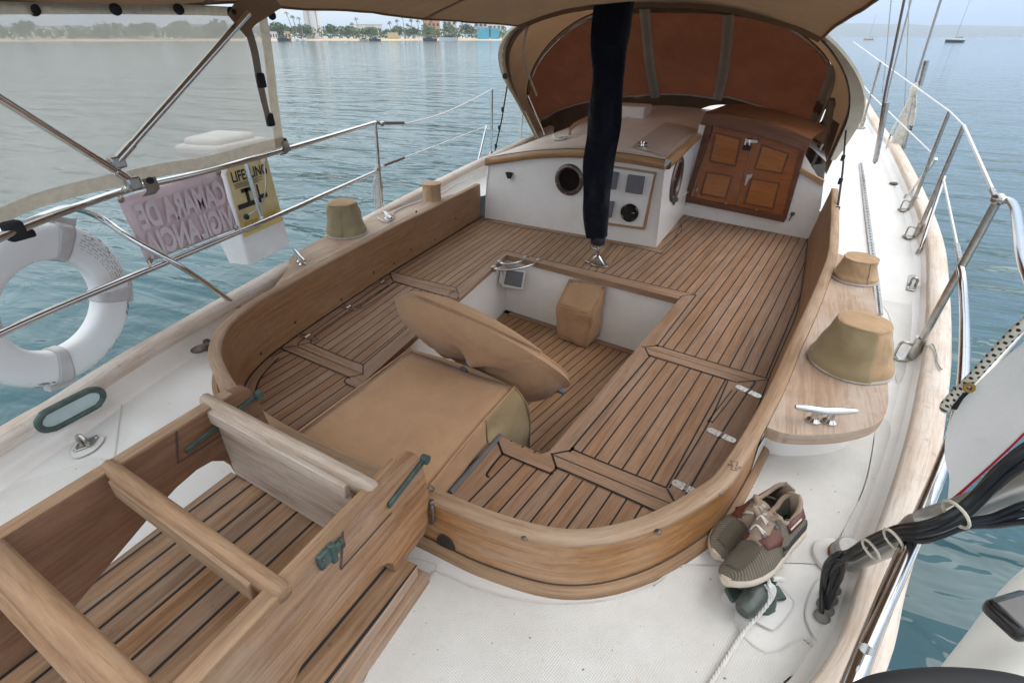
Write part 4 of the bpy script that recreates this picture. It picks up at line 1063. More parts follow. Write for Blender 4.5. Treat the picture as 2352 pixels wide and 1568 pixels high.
M().box(tipc, (.075, .065, .028), Matrix((e1, e2, nrm)).transposed()).build('end_strap', grey_plastic, wh, bevel=.006)
sh0 = PN(1085, 845, C - nrm * .16, nrm) ; 
sh0 = PY(1080, 826, C.y - .13); M().rod(sh0 + nrm * .08, sh0 - nrm * .28, .026, 14).build('shaft', plain('shaft_grey', (.05, .055, .058), .45), wh)
M().lathe([(.040, 0), (.040, .018), (.034, .025)], sh0 + nrm * .012, 16, nrm).build('shaft_collar', webbing, wh)
pd = thing('pod_cover', 'tan canvas cover over an instrument pod on the forward footwell wall', 'cover', P(1330, 800, ZL + .01))
fw_ = P(1163, 583, ZS), P(1560, 686.5, ZS); wn_ = Vector((fw_[1].y - fw_[0].y, -(fw_[1].x - fw_[0].x), 0)).normalized()
if wn_.y > 0: wn_ = -wn_
def WL(x, y, out): return PN(x, y, fw_[0] + wn_ * out, wn_)
bq = [WL(1308, 642, .012), WL(1392, 657, .012), WL(1377, 770, .012), WL(1300, 735, .012)]
fq = [WL(1279, 702, .16), WL(1361, 722, .16), WL(1347, 797, .16), WL(1281, 772, .16)]
g = M(); rows3 = []
def patch(a, b, c_, d_, n=8, amp=.022, seed=0):
    return [[a.lerp(b, i / n).lerp(d_.lerp(c_, i / n), j / n) + Vector((1, 1, .6)).normalized() * wob(a.lerp(b, i / n).lerp(d_.lerp(c_, i / n), j / n), amp, 9, 1) for i in range(n + 1)] for j in range(n + 1)]
for nm, q in (('cover_top', (bq[0], bq[1], fq[1], fq[0])), ('cover_front', (fq[0], fq[1], fq[2], fq[3])), ('cover_side', (fq[1], bq[1], bq[2], fq[2])), ('cover_side', (bq[0], fq[0], fq[3], bq[3])), ):
    M().grid(patch(*q)).build(nm, tan, pd, solid=.004)
for pp in ([bq[0], fq[0], fq[3]], [bq[1], fq[1], fq[2]], [fq[0], fq[1]], [fq[3], fq[2]], [bq[0], bq[1]]): M().tube([q + Vector((0, 0, .003)) for q in pp], .0045, 6).build('piping', tan, pd)
sn_ = M()
for x, y in ((1312, 647), (1386, 661)): sn_.ball(WL(x, y, .03), .008, 5)
sn_.parts('snap', grey_plastic, pd)
spk = thing('cockpit_speaker', 'square grey speaker in a white frame in the port corner of the footwell', 'speaker', P(1182, 640, ZS - .2))
pq = [(1160, 618), (1208, 624), (1201, 667), (1152, 658)]
n_s = Vector((.45, -.85, .12)).normalized(); p0 = Vector((wl.x + .10, wl.y - .10, ZS - .12))
def SPK(x, y, out=0.0): return PN(x, y, p0 + n_s * out, n_s)
def slab(fn, pts, out, th, mat, name, parent, n, bevel=.004):
    f = [fn(x, y, out + th) for x, y in pts]; b = [p - n * th for p in f]; g = M()
    i = g.add(b); j = g.add(f); v = (f[1] - f[0]).cross(f[2] - f[1]).dot(n) > 0
    g.face(j if v else j[::-1]); g.face(i[::-1] if v else i); k = len(f)
    for q in range(k): r_ = (q + 1) % k; g.face((i[q], i[r_], j[r_], j[q]) if v else (i[r_], i[q], j[q], j[r_]))
    return g.build(name, mat, parent, bevel=bevel)
slab(SPK, pq, 0, .03, plastic_white, 'frame', spk, n_s, .008)
slab(SPK, [(1164, 620), (1203, 626), (1197, 661), (1157, 653)], .028, .012, grey_plastic, 'grille', spk, n_s, .004)
slab(SPK, [(1150, 622), (1162, 618), (1155, 655), (1146, 650)], -.04, .04, plastic_white, 'housing', spk, n_s, .004)
gb = thing('grab_bar', 'pair of curved stainless grab bars across the port forward corner of the footwell', 'grab bar', P(1185, 605, ZS - .02))
for pts, in (([(1134, 617), (1150, 619), (1180, 618), (1205, 613), (1226, 606), (1238, 600)],), ([(1148, 604), (1160, 606), (1180, 604), (1198, 599), (1208, 594)],)):
    M().tube(spline([P(x, y, ZS - .005) for x, y in pts], 6), .011, 10).build('bar', steel, gb)
    for x, y in (pts[0], pts[-1]): M().box(P(x, y, ZS - .01), (.04, .04, .045)).build('bar_foot', steel_dull, gb, bevel=.006)
# ================================================================== MAINSHEET SLEEVE
ms = thing('mainsheet_sleeve', 'dark navy fabric sleeve hanging from the canopy down to a chain over the cockpit seat', 'sleeve', P(1372, 605, ZS))
mb = P(1373, 600, ZS)
Lx = [(1363, 14), (1359, 70), (1357, 120), (1361, 165), (1356, 215), (1352, 260), (1345, 330), (1339, 400), (1338, 455), (1340, 500), (1345, 545)]
Rx = [(1456, 4), (1448, 70), (1440, 120), (1436, 165), (1432, 215), (1427, 260), (1419, 330), (1409, 400), (1403, 455), (1400, 495), (1396, 543)]
rows = []
for (lx, ly), (rx, ry) in zip([(p.x, p.y) for p in spline([(x, y, 0) for x, y in Lx], 4)], [(p.x, p.y) for p in spline([(x, y, 0) for x, y in Rx], 4)]):
    a, b = UP(mb, lx, ly), UP(mb, rx, ry); c_ = (a + b) / 2; e = (b - a) / 2; hw = e.length; e.normalize(); dep = Vector((mb.x, mb.y, 0)).normalized()
    row = []
    for k in range(28):
        an = 2 * math.pi * k / 28; q = c_ + e * hw * math.cos(an) + dep * (hw * .55 * math.sin(an))
        q += dep * (.012 * math.sin(3 * an + c_.z * 5)) + dep * wob(q, .05, 5, 3) + e * wob(q, .014, 4, 1) * math.cos(an)
        row.append(q)
    rows.append(row)
M().grid(rows, closed_u=True).poly(rows[-1]).build('sleeve', navy, ms, ang=80)
def UPm(x, y): return UP(mb, x, y)
blk = M(); blk.lathe([(.03, 0), (.055, .01), (.055, .05), (.03, .07)], UPm(1373, 562), 14); blk.build('block', rubber, ms)
for x, y in ((1356, 556), (1390, 552)):
    M().tube([UPm(x, y - 8), UPm(x + (3 if x < 1370 else -3), y + 12), UPm(1372, 573)], .010, 8).build('shackle', steel_dull, ms)
for k, (x, y) in enumerate(((1372, 572), (1371, 581), (1371, 591))):
    c_ = UPm(x, y); ax = Vector((.8, .6, 0)) if k % 2 else Vector((-.6, .8, 0)); pts = [c_ + ax * .018 * math.cos(a) + Vector((0, 0, .030 * math.sin(a))) for a in [i * math.pi / 6 for i in range(12)]]
    M().tube(pts, .0065, 7, closed=True).build('chain_link', steel_dull, ms)
pe = thing('pad_eye', 'stainless diamond shaped pad eye on the seat under the blue sleeve', 'pad eye', P(1370, 607, ZS))
pp = [P(x, y, ZS + .005) for x, y in ((1341, 599), (1362, 597), (1385, 598), (1398, 612), (1391, 615), (1366, 612))]
M().prism([(p.x, p.y) for p in pp][::-1], ZS + .005, ZS + .014).build('plate', steel_dull, pe, bevel=.004)
c_ = P(1371, 606, ZS + .014)
g = M(); g.hexa([c_ + Vector(v) for v in ((-.07, -.012, 0), (.07, -.012, 0), (.07, .012, 0), (-.07, .012, 0), (-.012, -.008, .075), (.012, -.008, .075), (.012, .008, .075), (-.012, .008, .075))]); g.build('eye', steel, pe, bevel=.008)
# ================================================================== WINCH COVERS
def winch(cx, cy, half, topx, topy, thalf, zb, mat, topmat, label, squash=1.0, side=None, seed=0, zfn=None):
    c0 = P(cx, cy, zb); R0 = (P(cx + half, cy, zb) - P(cx - half, cy, zb)).length / 2
    tp = UP(c0, topx, topy); H_ = tp.z - zb; R1 = R0 * thalf / half * (EYE - tp).length / (EYE - c0).length
    t = thing('winch_cover', label, 'winch cover', c0, 'canvas winch covers around the cockpit')
    prof = [(R0, .0), (R0 * 1.0, .03 * 1), (R0 + (R1 - R0) * .3, H_ * .3), (R0 + (R1 - R0) * .55, H_ * .55), (R0 + (R1 - R0) * .8, H_ * .8), (R1, H_ * .955), (R1 * .965, H_ * .99), (R1 * .8, H_), (R1 * .4, H_ + .004), (.01, H_ + .002)]
    dense = []
    for (a, b) in zip(prof[:-1], prof[1:]):
        for k in range(3): dense.append((a[0] + (b[0] - a[0]) * k / 3, a[1] + (b[1] - a[1]) * k / 3))
    dense.append(prof[-1])
    def wp(a, h):
        f = min(1, max(0, h / H_)); return 1 + (.10 * noise.noise(Vector((math.cos(a) * 1.6 + seed, math.sin(a) * 1.6, h * 8))) + .075 * noise.noise(Vector((math.cos(a) * 2.6, math.sin(a) * 2.6 + seed, h * 22))) - .03 * max(0, math.sin(h / H_ * 9 + math.sin(a * 2 + seed) * 2))) * (.35 + f * .9) * (1 if f < .97 else .5)
    sk = [i for i, q in enumerate(dense) if q[1] >= H_ * .985][0]
    M().lathe(dense[:sk + 1], c0, 44, caps=False, warp=wp).build('body', mat, t, ang=80)
    M().lathe([(r_, h) for r_, h in dense[sk:]], c0, 44, caps=True, warp=wp).build('top', topmat, t, ang=80)
    M().tube([c0 + Vector((R0 * 1.01 * wp(a, 0) * math.cos(a), R0 * 1.01 * wp(a, 0) * math.sin(a), .006)) for a in [2 * math.pi * k / 40 for k in range(40)]], .006, 6, closed=True).build('hem', hem, t)
    M().tube([c0 + Vector((R1 * .995 * wp(a, H_ * .96) * math.cos(a), R1 * .995 * wp(a, H_ * .96) * math.sin(a), H_ * .965)) for a in [2 * math.pi * k / 40 for k in range(40)]], .005, 6, closed=True).build('top_seam', topmat, t)
    av = rad(300) if not side else side[1]
    M().tube([c0 + Vector(((r_ * wp(av, h) + .002) * math.cos(av), (r_ * wp(av, h) + .002) * math.sin(av), h)) for r_, h in dense[:sk]], .004, 6).build('side_seam', mat, t)
    if side:
        a0, a1 = side; rows3 = []
        for r_, h in dense[:sk]:
            rows3.append([c0 + Vector(((r_ * wp(a, h) + .004) * math.cos(a), (r_ * wp(a, h) + .004) * math.sin(a), h)) for a in [a0 + (a1 - a0) * k / 24 for k in range(25)]])
        M().grid(rows3).build('side_patch', olive, t, solid=.003)
    return t
winch(1950, 834, 85, 2003, 738, 54, .212, tan_light, tan_light, 'large tan winch cover with an olive side patch on the starboard coaming', side=(rad(170), rad(292)), seed=1)
winch(1961, 640, 45, 1975, 590, 34, .212, tan_light, tan_light, 'small tan winch cover forward of the large one on the starboard coaming', seed=2)
winch(797, 535, 45, 790, 462, 32, .158, tan_olive, tan_light, 'large faded olive winch cover on the port coaming pad', seed=4)
winch(994, 462, 20, 990, 420, 21, .150, tan_light, tan_light, 'small tan winch cover on the port coaming near the cabin', seed=6)
# ================================================================== CLEATS AND DECK FITTINGS
def horn_cleat(a, b, z, label, parent_h=.05, mat=steel, group=None):
    a, b = P(*a, z + parent_h), P(*b, z + parent_h); d = (b - a); Ln = d.length; d.normalize(); w = Vector((-d.y, d.x, 0)); mid_ = (a + b) / 2
    t = thing('horn_cleat', label, 'cleat', Vector((mid_.x, mid_.y, z)), group)
    M().tube(spline([a + Vector((0, 0, .004)), a.lerp(b, .2), a.lerp(b, .5) + Vector((0, 0, -.006)), a.lerp(b, .8), b + Vector((0, 0, .004))], 5), lambda i, N: .0075 + .008 * math.sin(math.pi * i / (N - 1)), 10).build('horn', mat, t)
    for sg in (-1, 1):
        c_ = mid_ + d * Ln * .13 * sg; c_.z = z; M().lathe([(.024, 0), (.024, .008), (.013, .018), (.012, parent_h)], c_, 14).build('foot', mat, t)
    return t
horn_cleat((1826, 936), (1968, 946), .212, 'large chrome horn cleat on the starboard winch pad', .055)
horn_cleat((676, 575), (699, 601), .158, 'chrome horn cleat at the aft end of the port winch pad', .05)
hc = horn_cleat((882, 486), (899, 502), .155, 'small chrome cleat with white line on the port coaming', .04)
ln_ = thing('control_line', 'thin white line lying along the port coaming and coiled on its cleat', 'rope', P(890, 495, .16))
M().tube(spline([P(x, y, .172) for x, y in ((868, 500), (880, 507), (893, 506), (905, 497))] + [P(895, 492, .20), P(886, 488, .2), P(888, 499, .19), P(897, 496, .19)] + [P(*B(600, 490), .17), P(*B(760, 415), .165), P(*B(1200, 260), .16), P(*B(1350, 175), .17), P(*B(1500, 95), .17), P(*B(1650, 15), .17)], 6), .007, 7).build('line', cord_white, ln_)
# coil of line hung on the port stanchion
st_c = PS(880, 500, .04)
hk = thing('rope_hank', 'hank of white cord hanging from the port gate stanchion', 'rope', UP(st_c, 868, 440))
for dx, y1 in ((-8, 470), (-3, 488), (2, 478), (6, 470), (10, 492)):
    M().tube(spline([UP(st_c, 868, 392), UP(st_c, 864 + dx, 430), UP(st_c, 866 + dx, y1), UP(st_c, 870 + dx * .5, y1 + 4), UP(st_c, 873 + dx * .5, 430), UP(st_c, 870, 390)], 5), .007, 6).build('loop', cord_white, hk)
M().tube([UP(st_c, 862, 382) , UP(st_c, 876, 384), UP(st_c, 874, 392), UP(st_c, 860, 391), UP(st_c, 862, 398), UP(st_c, 874, 399)], .010, 7).build('hitch', cord_white, hk)
M().tube([UP(st_c, 868, 400), UP(st_c, 869, 497)], .007, 6).build('fall', cord_white, hk)
def padeye(pts, label, z, loop):
    q = [P(x, y, z) for x, y in pts]; c_ = sum(q, Vector()) / len(q); t = thing('deck_eye', label, 'pad eye', c_)
    ar = sum(q[i].x * q[(i + 1) % len(q)].y - q[(i + 1) % len(q)].x * q[i].y for i in range(len(q)))
    M().prism([(p.x, p.y) for p in (q if ar > 0 else q[::-1])], z, z + .008).build('plate', steel_dull, t, bevel=.003)
    a, b = P(*loop[0], z + .006), P(*loop[1], z + .006); up = Vector((0, 0, .045))
    M().tube(spline([a, a + up * .7, (a + b) / 2 + up, b + up * .7, b], 5), .008, 8).build('eye_loop', steel_dull, t)
    s_ = M()
    for p in (q[0], q[len(q) // 2]): s_.ball(p.lerp(c_, .22) + Vector((0, 0, .009)), .006, 5, (1, 1, .4))
    s_.parts('screw', steel, t)
F = lambda x, y: (.1953 * x, 861.3 + .1953 * y)
padeye([F(858, 905), F(880, 912), F(1000, 870), F(1105, 820), F(1168, 730), F(1150, 712), F(1080, 740), F(930, 800)], 'rusty stainless pad eye on the port aft deck', .006, (F(950, 800), F(1040, 830)))
padeye([(2081, 666), (2107, 671), (2110, 640), (2104, 632), (2086, 634)], 'small stainless pad eye on the starboard side deck by the large winch', .01, ((2090, 652), (2103, 655)))
tk = thing('genoa_track', 'long grey perforated track along the starboard side deck', 'track', PS(1990, 480, .006))
tp = [PS(x, y, .012) for x, y in ((1977, 375), (1983, 420), (1993, 500), (2005, 590), (2014, 660), (2020, 720))]
M().sweep(spline(tp, 4), [(-.018, -.008), (.018, -.008), (.018, .004), (-.018, .004)]).build('rail', steel_dull, tk)
hb = M()
for i, p in enumerate(spline(tp, 14)): hb.box(p + Vector((0, 0, .005)), (.010, .016, .002))
hb.build('hole_row', seam_brown, tk)
t = thing('deck_filler', 'small green bronze filler cap on the starboard side deck', 'deck filler', PS(2055, 422, .004)); M().lathe([(.05, 0), (.05, .006), (.03, .009)], PS(2056, 422, .006), 18).build('cap', bronze, t)
# fairlead horn partly hidden behind the port coaming
t = thing('mooring_cleat', 'dark bronze mooring cleat on the port deck half hidden behind the coaming', 'cleat', P(462, 803, 0)); M().tube(spline([P(440, 806, .05), P(452, 803, .055), P(470, 797, .06), P(500, 785, .055)], 4), lambda i, N: .010 + .012 * math.sin(math.pi * i / (N - 1)), 8).build('horn', bronze_dark, t); M().lathe([(.03, 0), (.016, .05)], P(480, 800, 0), 10).build('foot', bronze_dark, t)
# green bollard cleat under the shoes with a rope
bc = thing('bollard_cleat', 'green bronze mooring cleat on the starboard aft deck under the shoes', 'cleat', P(1730, 1390, .006))
G = lambda x, y: (1550.3 + .1953 * x, 1091 + .1953 * y)
for x, y in ((1185, 1390), (700, 1400), (1060, 1530), (840, 1250)): 
    c_ = P(*G(x, y), .012); M().box(c_, (.044, .044, .014), Matrix.Rotation(rad(35), 3, 'Z')).build('foot', bronze, bc, bevel=.012, seg=3)
a, b = P(*G(1150, 1210), .05), P(1705, 1405, .055); 
M().tube(spline([a, a.lerp(b, .3) + Vector((0, 0, .012)), a.lerp(b, .6) + Vector((0, 0, .012)), b], 5), lambda i, N: (.014 + .015 * min(1, i / (N - 1) * 1.6)) * (1 if i < N - 1 else .7), 14).build('horn', plain('worn_dark_bronze', (.085, .10, .09), .45, .4, var=.35, sc=25), bc)
M().lathe([(.05, 0), (.04, .05)], P(1740, 1375, .006), 14).build('post', bronze, bc)
mr = thing('mooring_rope', 'white three strand rope running from the green cleat across the aft deck', 'rope', P(1640, 1560, .005))
def twist(path, r, mat, name, parent, turns=26):
    path = spline(path, 10); d = [0.0]
    for i in range(1, len(path)): d.append(d[-1] + (path[i] - path[i - 1]).length)
    for ph in range(3):
        pts = []
        for i, p in enumerate(path):
            t_ = (path[min(i + 1, len(path) - 1)] - path[max(i - 1, 0)]).normalized(); s1 = t_.cross(Vector((0, 0, 1))); s1 = s1.normalized() if s1.length > .01 else Vector((1, 0, 0)); s2 = s1.cross(t_)
            a = d[i] * turns + ph * 2.094; pts.append(p + (s1 * math.cos(a) + s2 * math.sin(a)) * r * .55)
        M().tube(pts, r * .6, 6).build(name, mat, parent)
rp_ = [P(1590, 1640, .014), P(1625, 1580, .014), P(1660, 1525, .014), P(1705, 1455, .016), P(1735, 1420, .03), P(1770, 1375, .07), P(1768, 1345, .10), P(1762, 1325, .09)]
rp2 = []
for p in spline(rp_, 6): rp2.append(p)
twist(rp2, .0055, cord_white, 'strand', mr, 150)
M().tube(spline([P(1762, 1340, .085), P(1776, 1350, .08), P(1771, 1372, .06), P(1750, 1390, .03)], 5), .008, 7).build('turn', cord_white, mr)
M().tube(spline([P(1755, 1345, .085), P(1768, 1355, .085), P(1762, 1378, .062)], 5), .008, 7).build('turn', cord_white, mr)
M().tube(spline([P(1775, 1328, .09), P(1790, 1328, .09), P(1797, 1331, .085)], 4), .008, 7).build('rope_end', cord_white, mr)
# ================================================================== BOARDING LADDER AND PLATFORM
pf = thing('teak_platform', 'slatted weathered teak platform on the aft deck under the folded ladder', 'platform', (-1.05, .3, 0))
xl, xr, yf = -1.45, -.655, .745
d = 2.0; dd = Vector((math.sin(rad(d)), math.cos(rad(d)), 0)); ww = Vector((dd.y, -dd.x, 0))
g = M(); pts = [Vector((xl, -.7, .1)), Vector((xr, -.7, .1)), Vector((xr, yf - .02, .1)), Vector((xl, yf, .1))]; g.poly(pts, [(p.dot(dd), p.dot(ww)) for p in pts]); g.build('slats', teak_grate, pf, smooth=False)
M().hexa([(xl, -.7, .05), (xr, -.7, .05), (xr, yf - .02, .05), (xl, yf, .05), (xl, -.7, .098), (xr, -.7, .098), (xr, yf - .02, .098), (xl, yf, .098)]).build('frame', teak_grey, pf, grain=(0, 1, 0), bevel=.004)
M().hexa([(xl + .01, -.7, 0), (xr + .018, -.7, 0), (xr + .018, yf + .005, 0), (xl + .01, yf + .005, 0), (xl + .01, -.7, .046), (xr + .018, -.7, .046), (xr + .018, yf + .005, .046), (xl + .01, yf + .005, .046)]).build('base_rail', teak_grey, pf, grain=(0, 1, 0), bevel=.004)
ld = thing('boarding_ladder', 'folded teak boarding ladder lying over the aft deck against the coaming', 'ladder', (-1.03, .84, .1))
ZT = .43
def LZ(x, y, z=ZT): return P(x, y, z)
def rail(x0, th, yend, arch, mt=None, ah=.115, skew=False):
    """side board standing on edge, with arched cut-outs along its lower edge"""
    prof = [(-.62, ZT), (yend - .06, ZT), (yend - .015, ZT - .008), (yend + .005, ZT - .05), (yend + .02, ZT - .2), (yend + .0, .125), (yend - .03, .10)]
    for a, b in arch: 
        prof += [(b, .10)] + [(b - (b - a) * (.5 - .5 * math.cos(math.pi * k / 12)), .10 + ah * math.sin(math.pi * k / 12) ** .7) for k in range(1, 12)] + [(a, .10)]
    if skew: prof = [q for q in prof if not (.04 < q[0] < .735 and q[1] < .36)] + [(.735, .10), (.725, .17), (.70, .225), (.66, .258), (.61, .265), (.54, .255), (.45, .225), (.30, .165), (.18, .115), (.10, .10)]
    prof += [(-.62, .10)]
    g = M(); n = len(prof); i = g.add([(x0, y, z) for y, z in prof]); j = g.add([(x0 + th, y, z) for y, z in prof])
    g.face(i); g.face(j[::-1])
    for k in range(n): m_ = (k + 1) % n; g.face((i[k], j[k], j[m_], i[m_]))
    M().hexa([(x0 - .001, -.62, ZT - .002), (x0 + th + .001, -.62, ZT - .002), (x0 + th + .001, yend - .07, ZT - .002), (x0 - .001, yend - .07, ZT - .002), (x0 - .001, -.62, ZT + .006), (x0 + th + .001, -.62, ZT + .006), (x0 + th + .001, yend - .07, ZT + .006), (x0 - .001, yend - .07, ZT + .006)]).build('rail_edge', teak_round, ld, grain=(0, 1, 0), bevel=.002)
    return g.build('side_rail', mt or teak_rail_side, ld, grain=(0, 1, 0), bevel=.004, smooth=False)
rail(-.735, .040, .845, [(.30, .68), (-.25, .12)])
rail(-1.405, .040, .86, [(.05, .73)], teak_rail_brown, .19, True)
lj = M()
for x_, n_ in ((-.694, 1), (-1.364, 1)):
    for y_ in ((.54, ) if x_ > -1 else (.60,)):
        lj.strip([(x_, y_, ZT - .002), (x_, y_ - .03, ZT - .10)], .006, (1, 0, 0), .0015); lj.strip([(x_, y_ - .03, ZT - .10), (x_, y_ + .16, ZT - .105)], .005, (1, 0, 0), .0015)
lj.parts('joint_line', seam_brown, ld, smooth=False)
def tread(a, b, mat, boards, rr=.027):
    a, b = LZ(*a, ZT - .004), LZ(*b, ZT - .004); dv = (b - a).normalized()
    prof = [(-rr, -.018), (-rr, .006), (-rr * .7, .020), (0, .026), (rr * .7, .020), (rr, .006), (rr, -.018), (0, -.024)]
    a2, b2 = a - dv * .012, b + dv * .012
    o = M().sweep([a2 - dv * .008, a2, b2, b2 + dv * .008], lambda i, N: [(p * (.7 if i in (0, N - 1) else 1), q * (.7 if i in (0, N - 1) else 1)) for p, q in prof]).build('tread_nosing', mat, ld, ang=60)
    back = Vector((-dv.y, dv.x, 0))
    for (off, top, low, th, mt) in boards:
        g = M(); a3, b3 = a + dv * .04 - back * off, b - dv * .06 - back * off
        sh = -back * (top - low) * .28 * 0
        g.hexa([a3 + Vector((0, 0, low)), b3 + Vector((0, 0, low)), b3 - back * th + Vector((0, 0, low)), a3 - back * th + Vector((0, 0, low)), a3 + Vector((0, 0, top)), b3 + Vector((0, 0, top)), b3 - back * th + Vector((0, 0, top)), a3 - back * th + Vector((0, 0, top))])
        g.build('tread_board', mt, ld, grain=dv, bevel=.004)
tread((478, 922), (850, 1120), teak_bleached, [(.004, .0, -.045, .030, teak_bleached), (.004, -.020, -.27, .014, teak_bleached)], .019)
tread((257, 1077), (640, 1355), teak_round, [(.002, .004, -.055, .027, teak_round)], .020)
tread((-20, 1270), (300, 1590), teak_round, [(.006, .0, -.06, .040, teak_round)], .030)
hg = M()
hx = -.694
hg.hexa([(hx, .69, .352), (hx + .008, .69, .352), (hx + .008, .855, .372), (hx, .855, .372), (hx, .69, .370), (hx + .008, .69, .370), (hx + .008, .855, .392), (hx, .855, .392)]); hg.build('strap_hinge', bronze, ld, bevel=.002)
M().lathe([(.014, -.004), (.014, .016)], (hx, .855, .383), 12, (1, 0, 0)).build('strap_hinge', bronze, ld)
g = M(); g.hexa([(-1.3645, .60, .345), (-1.356, .60, .345), (-1.356, .865, .372), (-1.3645, .865, .372), (-1.3645, .60, .36), (-1.356, .60, .36), (-1.356, .865, .39), (-1.3645, .865, .39)]); g.build('strap_hinge', bronze, ld, bevel=.002)
M().lathe([(.014, -.004), (.014, .016)], (-1.36, .865, .382), 12, (1, 0, 0)).build('strap_hinge', bronze, ld)
bh = M()
HC = PX(757, 1265, -.694)
for sg in (-1, 1):
    bh.box(HC + Vector((.006, .020 * sg, -.004 * sg)), (.012, .036, .045 if sg < 0 else .03)); 
bh.rod(HC + Vector((.010, 0, -.028)), HC + Vector((.010, 0, .03)), .009, 10)
bh.parts('butt_hinge', bronze, ld, bevel=.004)
sc_ = M()
for sg in (-1, 1):
    for z_ in (-.011, .011): sc_.ball(HC + Vector((.013, .028 * sg, z_)), .005, 5, (.4, 1, 1))
sc_.parts('hinge_screw', bronze_dark, ld)
lk = thing('coaming_latch', 'small bronze hook latch on the coaming beside the ladder foot', 'latch', P(968, 1180, .12))
bp = Vector((-.690, .862, .20)); M().tube(spline([bp, bp + Vector((.012, -.012, -.02)), bp + Vector((.010, -.014, -.06)), bp + Vector((-.004, -.004, -.085))], 4), .006, 8).build('hook', bronze_dark, lk); M().ball(bp + Vector((0, .002, .0)), .012, 6).build('eye', bronze_dark, lk)
